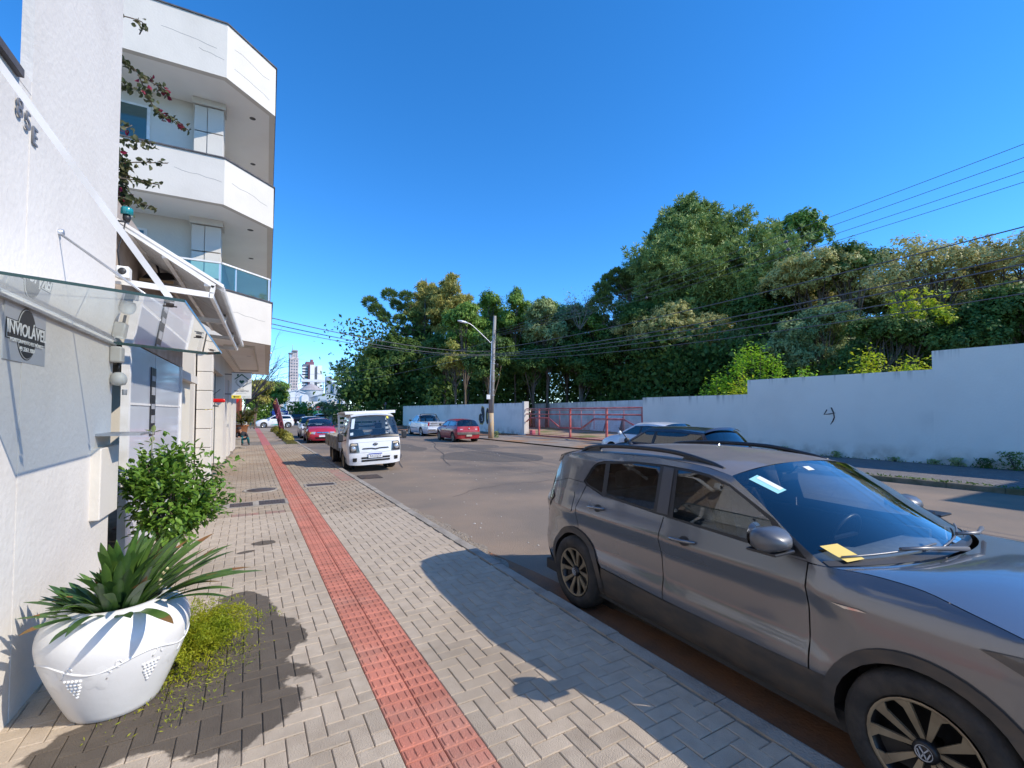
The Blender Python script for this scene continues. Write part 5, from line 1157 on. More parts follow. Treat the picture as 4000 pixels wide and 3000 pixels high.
    m = MB(); m.box(-.86, .86, y1, y0, zb - .10, zb); m.build('bed_floor', grey_bed, t)
    for sg in (1, -1):
        m = MB(); a, b = sorted((sg * .86, sg * .89)); m.box(a, b, y1, y0, zb - .06, zb + .36)
        for k in range(12): q = y0 - .06 - k * .28; m.box(*sorted((sg * .89, sg * .905)), q - .16, q, zb + .18, zb + .33)
        m.box(*sorted((sg * .885, sg * .915)), y1, y0, zb + .12, zb + .15)
        for k in range(5): q = y0 - .05 - k * .82; m.box(*sorted((sg * .885, sg * .92)), q - .05, q, zb - .08, zb + .37)
        m.build('drop_side', grey_bed, t)
    m = MB(); m.box(-.89, .89, y1 - .03, y1, zb - .06, zb + .36); m.build('tail_board', grey_bed, t)
    for x in (-.84, -.42, .42, .84): m = MB(); m.box(x - .03, x + .03, y0 - .02, y0 + .04, zb, 1.80); m.build('headboard_post', paint_white, t)
    for k in range(5):
        z = 1.10 + k * .155; m = MB(); m.box(-.86, .86, y0 - .012, y0 + .03, z, z + .075); m.build('headboard_slat', paint_white, t)
    m = MB(); m.box(-.88, .88, y0 - .05, y0 + .05, 1.80, 1.86, .015); m.build('headboard_rail', paint_white, t)
    m = MB(); V = [(sx * w, f, z) for f, w, z in ((y0, .86, 1.87), (-1.0, .84, 1.90), (-.62, .80, 1.90), (-.56, .78, 1.86)) for sx in (-1, 1)]; V += [(x, f, z - .05) for x, f, z in V]
    m.add(V, [(0, 1, 3, 2), (2, 3, 5, 4), (4, 5, 7, 6), (8, 10, 11, 9), (10, 12, 13, 11), (12, 14, 15, 13), (6, 7, 15, 14), (0, 2, 10, 8), (2, 4, 12, 10), (4, 6, 14, 12), (1, 9, 11, 3), (3, 11, 13, 5), (5, 13, 15, 7)]); m.build('roof_rack', paint_white, t)
    m = MB(); m.bar((-.38, -1.5, .48), (-.38, -5.0, .48), .07, .14); m.bar((.38, -1.5, .48), (.38, -5, .48), .07, .14); m.box(-.75, -.45, -2.6, -1.7, .30, .60); m.box(.45, .75, -2.3, -1.7, .32, .58); m.build('chassis', dark_in, t)
    for sg in (1, -1):
        m = MB(); m.box(*sorted((sg * .55, sg * .84)), -4.25, -4.22, .18, .58); m.build('mudflap', black_pl, t)
        wheel(t, sg * .72, cx, .33, .19, 'disc', sg, rim_dirty)
        wheel(t, sg * .74, -3.70, .30, .17, 'disc', sg, rim_dirty); wheel(t, sg * .54, -3.70, .30, .17, 'disc', sg, rim_dirty)
        m = MB(); m.lathe([(0, 0), (A, 0)], 18, (sg * .52, cx, .33), axis='x'); m.lathe([(A, 0), (A, sg * .28)], 18, (sg * .52, cx, .33), axis='x', a0=-.2, a1=math.pi + .2); m.build('wheel_well', dark_in, t)
    return t
build_truck()
# ================================================================ the long white wall, gate and lot
def wall_seg(t, ya, yb, z1, th=.20, name='wall_segment', m=None, z0=-.05):
    o = MB(); V = [(xw(y) + dx, y, z) for z in (z0, z1) for y in (ya, yb) for dx in (0, th)]
    o.add(V, [(0, 2, 3, 1), (4, 5, 7, 6), (0, 1, 5, 4), (2, 6, 7, 3), (0, 4, 6, 2), (1, 3, 7, 5)]); return o.build(name, m or street_wall, t)
# colour marks with their own shape: grime running down from the top edge and dirt along the foot
def grimy(m, top_cols, strength=.75):
    nt = m.node_tree; b = nt.nodes['Principled BSDF']; src = b.inputs['Base Color'].links[0].from_socket
    tc = _n(nt, 'ShaderNodeNewGeometry'); sep = _n(nt, 'ShaderNodeSeparateXYZ'); nt.links.new(tc.outputs['Position'], sep.inputs[0])
    mp = _n(nt, 'ShaderNodeMapping'); mp.inputs['Scale'].default_value = (3.0, 3.0, .12); nt.links.new(tc.outputs['Position'], mp.inputs[0])
    ns = _n(nt, 'ShaderNodeTexNoise'); ns.inputs['Scale'].default_value = 1.6; ns.inputs['Detail'].default_value = 8; nt.links.new(mp.outputs[0], ns.inputs['Vector'])
    acc = None
    for zc, wd in top_cols:
        d = _n(nt, 'ShaderNodeMapRange'); d.inputs[1].default_value = zc - wd; d.inputs[2].default_value = zc; nt.links.new(sep.outputs[2], d.inputs[0])
        mu = _n(nt, 'ShaderNodeMath', operation='MULTIPLY'); nt.links.new(d.outputs[0], mu.inputs[0]); nt.links.new(d.outputs[0], mu.inputs[1])
        r = _n(nt, 'ShaderNodeMapRange'); r.inputs[1].default_value = .52; r.inputs[2].default_value = .70; nt.links.new(ns.outputs[0], r.inputs[0])
        m2 = _n(nt, 'ShaderNodeMath', operation='MULTIPLY'); nt.links.new(mu.outputs[0], m2.inputs[0]); nt.links.new(r.outputs[0], m2.inputs[1])
        lt = _n(nt, 'ShaderNodeMath', operation='LESS_THAN'); nt.links.new(sep.outputs[2], lt.inputs[0]); lt.inputs[1].default_value = zc + .02
        m3 = _n(nt, 'ShaderNodeMath', operation='MULTIPLY'); nt.links.new(m2.outputs[0], m3.inputs[0]); nt.links.new(lt.outputs[0], m3.inputs[1])
        if acc is None: acc = m3.outputs[0]
        else: mxn = _n(nt, 'ShaderNodeMath', operation='MAXIMUM'); nt.links.new(acc, mxn.inputs[0]); nt.links.new(m3.outputs[0], mxn.inputs[1]); acc = mxn.outputs[0]
    ml = _n(nt, 'ShaderNodeMath', operation='MULTIPLY'); ml.inputs[1].default_value = strength; nt.links.new(acc, ml.inputs[0])
    x = _n(nt, 'ShaderNodeMix', data_type='RGBA'); nt.links.new(ml.outputs[0], x.inputs[0]); nt.links.new(src, x.inputs[6]); x.inputs[7].default_value = (.09, .09, .085, 1)
    lo = _n(nt, 'ShaderNodeMapRange'); lo.inputs[1].default_value = .75; lo.inputs[2].default_value = .05; nt.links.new(sep.outputs[2], lo.inputs[0])
    n2 = _n(nt, 'ShaderNodeTexNoise'); n2.inputs['Scale'].default_value = 2.2; n2.inputs['Detail'].default_value = 8; nt.links.new(tc.outputs['Position'], n2.inputs['Vector'])
    r2 = _n(nt, 'ShaderNodeMapRange'); r2.inputs[1].default_value = .40; r2.inputs[2].default_value = .70; nt.links.new(n2.outputs[0], r2.inputs[0])
    q1 = _n(nt, 'ShaderNodeMath', operation='MULTIPLY'); nt.links.new(lo.outputs[0], q1.inputs[0]); nt.links.new(r2.outputs[0], q1.inputs[1])
    x2 = _n(nt, 'ShaderNodeMix', data_type='RGBA'); nt.links.new(q1.outputs[0], x2.inputs[0]); nt.links.new(x.outputs[2], x2.inputs[6]); x2.inputs[7].default_value = (.34, .27, .19, 1)
    nt.links.new(x2.outputs[2], b.inputs['Base Color'])
wa = mat('wall_a', (0.84, 0.79, 0.70), 0.9, rgb2=(0.74, 0.70, 0.62), vscale=0.7, vlo=.45, vhi=.8, bump=.35, bscale=16, rgb3=(.56, .53, .46), vscale3=.35, lo3=.6, hi3=.85); grimy(wa, [(2.62, .6)], .9)
wb_ = mat('wall_b', (0.85, 0.80, 0.71), 0.9, rgb2=(0.77, 0.72, 0.64), vscale=0.6, vlo=.45, vhi=.8, bump=.35, bscale=16, rgb3=(.58, .55, .49), vscale3=.3, lo3=.62, hi3=.85); grimy(wb_, [(3.25, .45)], .85)
wc = mat('wall_c', (0.85, 0.80, 0.71), 0.9, rgb2=(0.77, 0.72, 0.64), vscale=0.6, vlo=.45, vhi=.8, bump=.35, bscale=16); grimy(wc, [(3.86, .45)], .85)
wd = mat('wall_d', (0.66, 0.66, 0.66), 0.9, rgb2=(0.48, 0.48, 0.47), vscale=0.9, bump=.35, bscale=16, rgb3=(.30, .17, .12), vscale3=.4, lo3=.62, hi3=.8); grimy(wd, [(2.82, .9)], .85)
rw_ = tag(bpy.data.objects.new('stepped_wall', None), 'tall white wall stepping up along the far sidewalk toward the right', 'wall'); col.objects.link(rw_); rw_.location = (19.2, 9, 0); WB[rw_.name] = Vector((19.2, 9, 0))
wall_seg(rw_, 13.15, 19.1, 2.62, m=wa); wall_seg(rw_, 6.88, 13.149, 3.25, m=wb_); wall_seg(rw_, -22, 6.879, 3.86, m=wc)
def onw(px, py, off=0.0):
    d = ray(px, py); t_ = (20.0 + off) / (d[0] + 0.085 * d[1]); return tuple(_C + d * t_)
o = MB()
for pp_ in ([(3230, 1600), (3219, 1619), (3240, 1617), (3263, 1613)], [(3247, 1592), (3256, 1612), (3259, 1630), (3254, 1644), (3244, 1658)]): o.tube([onw(a, b, -.004) for a, b in pp_], [.022] * (len(pp_) - 1) + [.008], 5)
tag(o.build('painted_mark', black_paint, rw_), kind='stuff')
lw = tag(bpy.data.objects.new('graffiti_wall', None), 'low white wall with black graffiti left of the red gate', 'wall'); col.objects.link(lw); lw.location = (16.2, 44, 0); WB[lw.name] = Vector((16.2, 44, 0))
wall_seg(lw, 30.85, 57.4, 2.52, m=wa); 
o = MB(); V = [(xw(30.6) - .06, 30.55, 0), (xw(30.6) + .34, 30.55, 0), (xw(30.6) + .34, 30.86, 0), (xw(30.6) - .06, 30.86, 0)]; V += [(x, y, 2.62) for x, y, _ in V]; o.add(V, [(0, 1, 2, 3)[::-1], (4, 5, 6, 7)] + [(i, (i + 1) % 4, 4 + (i + 1) % 4, 4 + i) for i in range(4)]); o.build('gate_pillar', white_smooth, lw)
def on_wall(poly, y0, z0, d0, m_, name):
    o = MB(); o.prism([(y0 + a, z0 + b) for a, b in poly], lambda a, b, h: (xw(a) - d0 - h, a, b), .002); return o.build(name, m_, lw)
gy_ = mat('graffiti_gold', (.55, .38, .10), .8); gk = mat('graffiti_black', (.02, .022, .03), .7); gw = mat('graffiti_white', (.7, .7, .7), .8)
J = [(-a * 1.1, b * 1.0) for a, b in [(-.10, .75), (.26, .62), (.34, .1), (.30, -.45), (.05, -.74), (-.35, -.72), (-.55, -.35), (-.50, .02), (-.25, .16), (-.06, .06), (-.22, .42)]]
ctr = np.mean(J, 0); on_wall([tuple(ctr + (np.array(p) - ctr) * 1.13) for p in J], 37.15, 1.52, .003, gy_, 'graffiti_outline'); on_wall(J, 37.15, 1.52, .006, gk, 'graffiti_letter')
O1 = ell(.26, .66); on_wall([(a * 1.17, b * 1.09) for a, b in O1], 36.25, 1.46, .003, gy_, 'graffiti_outline'); on_wall(O1, 36.25, 1.46, .006, gk, 'graffiti_letter'); on_wall(ell(.08, .32), 36.25, 1.46, .009, gy_, 'graffiti_counter')
O2 = [(-.25, -.45), (-.12, .6), (.2, .72), (.25, .45), (.05, .4), (.0, -.45)]; on_wall([(a * 1.15, b * 1.1) for a, b in O2], 35.65, 1.6, .003, gy_, 'graffiti_outline'); on_wall(O2, 35.65, 1.6, .006, gk, 'graffiti_letter')
for k in range(3):
    a = k * 2.1; P = [(xw(37.15) - .010, 37.22 + .16 * math.cos(a + s * 2.0) * (.5 + .5 * s), 1.22 + .26 * math.sin(a + s * 2.0) * (.5 + .5 * s)) for s in np.linspace(0, 1, 8)]
    o = MB(); o.tube(P, .018, 5); o.build('graffiti_line', gw, lw)
bw = wthing('lot_back_wall', 'grimy white wall at the back of the gated lot', 'wall', (27.6, 34, 0))
o = MB(); o.add([(27.0, 20.5, -.1), (29.6, 50, -.1), (29.6, 50, 2.82), (27.0, 20.5, 2.82), (27.2, 20.5, -.1), (29.8, 50, -.1), (29.8, 50, 2.82), (27.2, 20.5, 2.82)], [(0, 1, 2, 3), (5, 4, 7, 6), (3, 2, 6, 7), (0, 3, 7, 4)]); o.build('wall_face', wd, bw)
for k, (yy, zz) in enumerate(((32.6, 0), (35.0, 0))):
    t = wthing('leaning_panel', ('white board with a scribble leaning on the lot wall, right one', 'white board leaning on the lot wall, left one')[k], 'board', (27.9, yy, 0), 'boards leaning in the lot')
    x0 = 27 + (yy - 20.5) * .088; o = MB(); o.add([(x0 - .65, yy - 1.1, .02), (x0 - .65 + .2, yy + 1.1, .02), (x0 - .08 + .2, yy + 1.1, 1.75), (x0 - .08, yy - 1.1, 1.75), (x0 - .60, yy - 1.1, .02), (x0 - .60 + .2, yy + 1.1, .02), (x0 - .03 + .2, yy + 1.1, 1.75), (x0 - .03, yy - 1.1, 1.75)], [(0, 1, 2, 3), (5, 4, 7, 6), (0, 3, 7, 4), (1, 5, 6, 2), (3, 2, 6, 7)]); o.build('board', sheet_white, t)
# the red gate
gt = tag(bpy.data.objects.new('red_gate', None), 'red tubular sliding gate with zigzag rails and wire mesh', 'gate'); col.objects.link(gt); gt.location = (17.9, 24.8, 0); WB[gt.name] = Vector((17.9, 24.8, 0))
gate_m = mat('gate_red', (.45, .075, .07), .5, rgb2=(.55, .20, .17), vscale=3)
GX = lambda y: xw(y) + .10
def grail(y0, z0, y1, z1, r=.035): o = MB(); o.tube([(GX(y0), y0, z0), (GX(y1), y1, z1)], r, 8); o.build('rail', gate_m, gt)
grail(30.5, 2.05, 19.15, 2.07, .045); grail(30.5, 1.66, 19.15, 1.66, .045); grail(30.5, .10, 19.15, .10, .05); grail(30.5, 1.93, 19.15, 1.95, .018); grail(30.5, .22, 19.15, .22, .015)
for y in (28.9, 25.4, 22.0, 19.2): o = MB(); o.box(GX(y) - .05, GX(y) + .05, y - .07, y + .07, .06, 2.05); o.build('post', gate_m, gt)
zz = [(30.5, 1.10), (29.95, 1.40), (27.75, 1.40), (26.5, .76), (24.3, .76), (23.1, 1.40), (20.6, 1.40), (19.2, .80)]
for a, b in zip(zz, zz[1:]): grail(*a, *b, .042)
for a, b in zip(zz, zz[1:]): grail(a[0], a[1] - .07, b[0], b[1] - .07, .012)
for y in (29.95, 27.75, 26.5, 24.3, 23.1, 20.6):
    o = MB(); o.tube([(GX(y), y, .75), (GX(y), y, 1.93)], .018, 6); o.build('upright', gate_m, gt)
o = MB()
for y in np.arange(19.3, 30.5, .12): o.tube([(GX(y) + .02, y, .12), (GX(y) + .02, y, 1.35)], .002, 3, smooth=False)
for z in np.arange(.2, 1.4, .12): o.tube([(GX(30.5) + .02, 30.5, z), (GX(19.2) + .02, 19.2, z)], .002, 3, smooth=False)
tag(o.build('wire_mesh', gate_m, gt), kind='stuff')
t = wthing('gate_motor', 'small pink gate motor box behind the red gate', 'motor', (17.8, 30.2, .05)); o = MB(); o.box(17.65, 17.95, 29.9, 30.3, .05, .45, .03); o.build('cover', mat('pink_box', (.5, .12, .16), .5), t)
sheet('orange_track', [(xw(30.4) - .35, 30.4), (xw(30.4) + .3, 30.4), (xw(19.5) + .3, 19.5), (xw(19.5) - .25, 19.5)], .056, mat('orange_clay', (.42, .20, .08), .95, rgb2=(.30, .17, .09), vscale=2))

# ================================================================ pole, lamp, wires
conc_pole = mat('pole_concrete', (.34, .32, .29), .85, rgb2=(.24, .225, .20), vscale=4, bump=.3, bscale=25, stretch=(1, 1, .3))
clay_m = mat('pole_foot_clay', (.50, .34, .16), .9, rgb2=(.40, .36, .30), vscale=4, stretch=(1, 1, .4))
PX, PY = 13.4, 28.15
up_ = wthing('utility_pole', 'concrete utility pole with street lamp arm beside the gate driveway', 'pole', (PX, PY, 0))
o = MB(); o.tube([(PX, PY, 1.75), (PX + .12, PY, 5.0), (PX + .28, PY, 8.37)], [.182, .14, .10], 20); o.build('shaft', conc_pole, up_)
o = MB(); o.tube([(PX, PY, -.1), (PX, PY, 1.75)], [.20, .183], 20); o.build('stained_foot', clay_m, up_)
for z, r in ((2.95, .175), (3.3, .165), (3.9, .16), (4.6, .155), (5.1, .15), (5.35, .148), (5.6, .145), (6.9, .13)):
    o = MB(); o.lathe([(r + .006, -.02), (r + .010, 0), (r + .006, .02)], 18, (PX + .03 * z, PY, z)); o.build('band', galv, up_)
o = MB(); o.tube(smoothc([(PX - .15, PY - .12, 2.6), (PX - .02, PY - .12, 6.3), (PX - .15, PY - .12, 6.52), (PX - 1.1, PY - .10, 7.30), (PX - 1.55, PY - .1, 7.62), (PX - 1.85, PY - .1, 7.70)], 40), .032, 8); o.build('lamp_arm', galv, up_)
o = MB(); V = []; 
for k, (d, w, h_) in enumerate(((0, .04, .04), (.12, .10, .07), (.40, .14, .08), (.62, .11, .05), (.68, .03, .02))):
    for i in range(10): a = 2 * math.pi * i / 10; V.append((PX - 1.80 - d, PY - .1 + w * math.cos(a), 7.70 + d * .12 + h_ * math.sin(a)))
o.add(V, [(j * 10 + i, j * 10 + (i + 1) % 10, (j + 1) * 10 + (i + 1) % 10, (j + 1) * 10 + i) for j in range(4) for i in range(10)], True); o.build('lamp_head', mat('lamp_shell', (.75, .76, .78), .3, metal=.3), up_)
o = MB(); o.tube(smoothc([(PX + .25, PY - .15, 7.2), (PX + .34, PY - .2, 6.6), (PX + .40, PY - .2, 6.1), (PX + .32, PY - .2, 5.7)], 20), .014, 6); o.tube(smoothc([(PX + .1, PY - .18, 6.4), (PX + .28, PY - .2, 6.9), (PX + .22, PY - .2, 7.4)], 16), .012, 6); o.build('loose_cable', black_pl, up_)
o = MB(); o.lathe([(0, .26), (.07, .26), (.09, .2), (.09, 0), (0, 0)], 12, (PX + .38, PY - .15, 4.85)); o.build('splice_box', black_pl, up_)
o = MB(); o.box(PX - .40, PX - .14, PY - .18, PY - .12, 2.68, 2.98); o.build('notice_plate', white_pl, up_)
wire_m = mat('wire', (.10, .10, .11), .6)
def wire(label, a, b, sag, r=.014, n=24, knots=()):
    a, b = Vector(a), Vector(b); P = [a.lerp(b, k / n) - Vector((0, 0, 4 * sag * (k / n) * (1 - k / n))) for k in range(n + 1)]
    o = MB(); o.tube([tuple(p) for p in P], r, 5); w = o.build('overhead_wire', wire_m); tag(w, label, 'wire', 'overhead wires along the street')
    for k in knots:
        c = a.lerp(b, k) - Vector((0, 0, 4 * sag * k * (1 - k))); o = MB(); o.lathe([(0, -.06), (.05, -.03), (.06, .02), (0, .06)], 6, tuple(c)); o.build('insulator', wire_m, w)
E_ = (14.4, -14.0)
for k, (dx, z0, z1, sg_, kn, lb) in enumerate(((-.30, 7.35, 8.75, .75, (), 'uppermost overhead wire against the sky at right'), (-.10, 7.20, 8.45, .75, (.47,), 'second overhead wire from the top at right'), (.15, 7.05, 8.10, .72, (.47,), 'third overhead wire from the top at right'), (.3, 6.95, 7.8, .70, (.33,), 'fourth overhead wire from the top at right'))):
    wire(lb, (PX + .2, PY, z0), (E_[0] + dx, E_[1], z1), sg_, .007, knots=kn)
for k, (z0, z1, sg_, r, lb) in enumerate(((6.1, 6.75, .75, .015, 'highest of the thick cables crossing before the trees'), (5.75, 6.30, .95, .017, 'thick cable second below the lamp bracket'), (5.68, 6.20, 1.05, .017, 'thick cable third below the lamp bracket'), (5.6, 5.6, 1.0, .015, 'thick cable fourth below the lamp bracket'), (5.4, 5.25, 1.0, .012, 'lowest cable sagging in front of the trees'))):
    wire(lb, (PX + .15, PY - .1, z0), (E_[0], E_[1], z1), sg_, r)
for k, (z0, z1, r, lb) in enumerate(((5.95, 4.62, .014, 'upper cable from the pole to the balcony corner'), (5.72, 4.50, .014, 'middle cable from the pole to the balcony corner'), (5.66, 4.42, .011, 'lower cable from the pole to the balcony corner'))):
    wire(lb, (PX, PY, z0), (-.6, 14.6 + k * .3, z1), .35, r)
wire('upper thin line from the pole toward the distant towers', (PX, PY, 6.6), (3.0, 75.0, 7.5), .9, .014); wire('lower thin line from the pole toward the distant towers', (PX, PY, 5.9), (4.0, 75.0, 6.0), .7, .014)
# small traffic signs on posts
def sign_post(x, y, h_, label, disc, bar=False):
    t = thing('traffic_sign', label, 'traffic sign', (x, y, 0.1))
    o = MB(); o.tube([(0, 0, -.1), (0, 0, h_)], .03, 8); o.build('post', galv, t)
    o = MB(); o.lathe([(0, -.03), (.25, -.03), (.25, -.01), (0, -.01)], 24, (0, -.02, h_ - .22), axis='y'); o.build('disc', disc, t)
    o = MB(); o.lathe([(0, -.04), (.18, -.04), (.18, -.032)], 24, (0, -.02, h_ - .22), axis='y'); o.build('face', white_pl if not bar else disc, t)
    if bar: o = MB(); o.box(-.17, .17, -.075, -.062, h_ - .27, h_ - .17); o.build('bar', white_pl, t)
    else:
        o = MB(); o.box(-.09, -.04, -.075, -.062, h_ - .35, h_ - .09); o.box(-.04, .08, -.075, -.062, h_ - .13, h_ - .09); o.box(-.04, .08, -.075, -.062, h_ - .25, h_ - .21); o.box(.05, .09, -.075, -.062, h_ - .24, h_ - .1); o.build('letter', black_paint, t)
        o = MB(); o.bar((-.15, -.08, h_ - .06), (.15, -.08, h_ - .38), .03, .012, (0, 1, 0)); o.build('slash', red_p, t)
sign_post(13.6, 60.5, 2.95, 'no parking sign on a thin post left of the white wall', red_p)
sign_post(6.1, 66.5, 2.4, 'red no entry sign before the filling station', red_p, True)
# ================================================================ trees and greenery
def gd(px, py, D): return _C + ray(px, py) * D
bark = mat('bark', (.10, .075, .055), .95, rgb2=(.16, .13, .10), vscale=6, bump=.6, bscale=14, stretch=(1, 1, .3))
bark_pale = mat('pale_bark', (.26, .23, .19), .95, rgb2=(.17, .15, .12), vscale=5, bump=.4, bscale=14)
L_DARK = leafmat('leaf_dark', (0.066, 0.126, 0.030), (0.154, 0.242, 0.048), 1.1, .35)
L_MID = leafmat('leaf_mid', (0.116, 0.230, 0.041), (0.257, 0.392, 0.065), 1.0, .3)
L_OLIVE = leafmat('leaf_olive', (0.283, 0.310, 0.065), (0.488, 0.439, 0.103), .9, .3)
L_GREY = leafmat('leaf_greygreen', (0.218, 0.301, 0.112), (0.410, 0.461, 0.196), 1.0, .25)
L_TAN = leafmat('leaf_tan', (0.600, 0.577, 0.244), (0.437, 0.414, 0.131), 1.5, .3)
L_TANS = leafmat('leaf_tan_sparse', (0.600, 0.552, 0.225), (0.410, 0.369, 0.122), .9, .3)
L_YEL = leafmat('leaf_yellowgreen', (0.600, 0.600, 0.038), (0.359, 0.507, 0.027), 1.6, .4)
L_BRI = leafmat('leaf_bright', (0.218, 0.461, 0.034), (0.410, 0.599, 0.038), 2.5, .4)
L_PINE = leafmat('needle_pine', (0.180, 0.288, 0.085), (0.359, 0.414, 0.122), 1.3, .15)
L_PIN2 = leafmat('needle_pine_olive', (0.308, 0.301, 0.085), (0.514, 0.461, 0.131), 1.0, .15)
L_ARA = leafmat('needle_araucaria', (0.103, 0.172, 0.060), (0.218, 0.301, 0.079), 1.5, .1)
def unit(n): v = NR.normal(size=(n, 3)); return v / np.linalg.norm(v, axis=1, keepdims=True)
def cards(P, N, size, asp=.5, droop=0.0):
    """rhombic leaf faces at P facing N"""
    n = len(P); T = np.cross(N, unit(n)); T /= np.maximum(np.linalg.norm(T, axis=1, keepdims=True), 1e-6); B = np.cross(N, T)
    s = (size * NR.uniform(.6, 1.35, n))[:, None]; T[:, 2] -= droop; 
    V = np.stack([P - T * s * .5, P + B * s * asp * .5 + N * s * .06, P + T * s * .5, P - B * s * asp * .5 + N * s * .06], 1).reshape(-1, 3)
    return V, np.arange(4 * n).reshape(-1, 4)
def clump_points(blobs, sub, per, sr, flat=.8, shell=.62):
    """leaf positions: blobs -> small clumps near each blob's surface -> leaves round each clump"""
    Ps, Ns = [], []
    for c, r in blobs:
        c, r = np.asarray(c, float), np.asarray(r, float); k = max(3, int(sub * (r[0] * r[1] * r[2]) ** (2 / 3)))
        d = unit(k); d[:, 2] = np.abs(d[:, 2]) * np.where(NR.random(k) < .8, 1, -.6)
        cc = c + d * r * NR.uniform(shell, 1.0, (k, 1)); rad = sr * NR.uniform(.55, 1.4, k)
        q = unit(k * per); rr = NR.random((k * per, 1)) ** .45
        P = np.repeat(cc, per, 0) + q * rr * np.repeat(rad, per)[:, None] * np.array([1, 1, flat])
        N = q * .7 + np.repeat(d, per, 0) * .5 + np.array([0, 0, .45]) + unit(k * per) * .55
        Ps.append(P); Ns.append(N)
    P, N = np.concatenate(Ps), np.concatenate(Ns); return P, N / np.linalg.norm(N, axis=1, keepdims=True)
def limbs(base, top, blobs, r0, t, m=None, bend=.4):
    o = MB(); base, top = np.asarray(base, float), np.asarray(top, float); mid = (base + top) / 2 + NR.normal(size=3) * [bend, bend, 0]
    P = smoothc([base, mid, top], 12); n = len(P); o.tube([tuple(p) for p in P], [r0 * (1 - .65 * k / (n - 1)) for k in range(n)], 8)
    for c, r in blobs:
        c = np.asarray(c, float); k = int(n * NR.uniform(.35, .85)); s = P[k]; md = (s + c) / 2 + NR.normal(size=3) * .25
        Q = smoothc([s, md, c], 8); rr = r0 * .42; o.tube([tuple(p) for p in Q], [rr * (1 - .8 * i / (len(Q) - 1)) for i in range(len(Q))], 6)
        for _ in range(3):
            e = c + unit(1)[0] * np.asarray(r) * .8; Q = smoothc([(s + c) / 2, (c + (s + c) / 2) / 2 + NR.normal(size=3) * .2, e], 6); o.tube([tuple(p) for p in Q], [rr * .4 * (1 - .7 * i / (len(Q) - 1)) for i in range(len(Q))], 5)
    return o.build('trunk', m or bark, t)
def local(o, t): o.location = -Vector(t.location) if o.parent is None else o.location
def broad(name, label, px0, px1, yt, yb, D, leaf, nb=9, size=.30, sub=5.0, per=30, sr=.55, gr=None, zbase=0.0, flat=.8, trunkm=None, r0=None, depth=None, asp=.5, shell=.62):
    """a crown that fills the photo's box px0..px1 x yt..yb at distance D"""
    c = gd((px0 + px1) / 2, (yt + yb) / 2, D); w = (px1 - px0) / F * D / 2; h = (yb - yt) / F * D / 2; dp = depth or w * .9
    base = np.array([c[0], c[1], zbase]); t = thing(name, label, 'tree', tuple(base), 0, gr); WB[t.name] = Vector(base)
    blobs = []
    for k in range(nb):
        a = 2 * math.pi * (k + NR.uniform(-.3, .3)) / nb; lv = NR.uniform(-.55, .62); rr = math.sqrt(max(.05, 1 - lv * lv)) * NR.uniform(.45, .72)
        off = _rt * math.cos(a) * w * rr + np.array([_fw[0], _fw[1], 0]) * math.sin(a) * dp * rr + np.array([0, 0, lv * h])
        q = NR.uniform(.40, .58); blobs.append((c + off, (w * q, w * q, min(w * q, h * .55) * .85)))
    blobs.append((c + np.array([0, 0, h * .55]), (w * .42, w * .42, h * .42)))
    P, N = clump_points(blobs, sub * 4.1, int(per * 1.55), sr, flat, shell); V, Fq = cards(P, N, size, asp)
    link('crown', bigmesh('crown', V, Fq, leaf), t)
    limbs(base - [0, 0, .2], c + np.array([0, 0, h * .1]), blobs, r0 or max(.12, w * .07), t, trunkm)
    return t
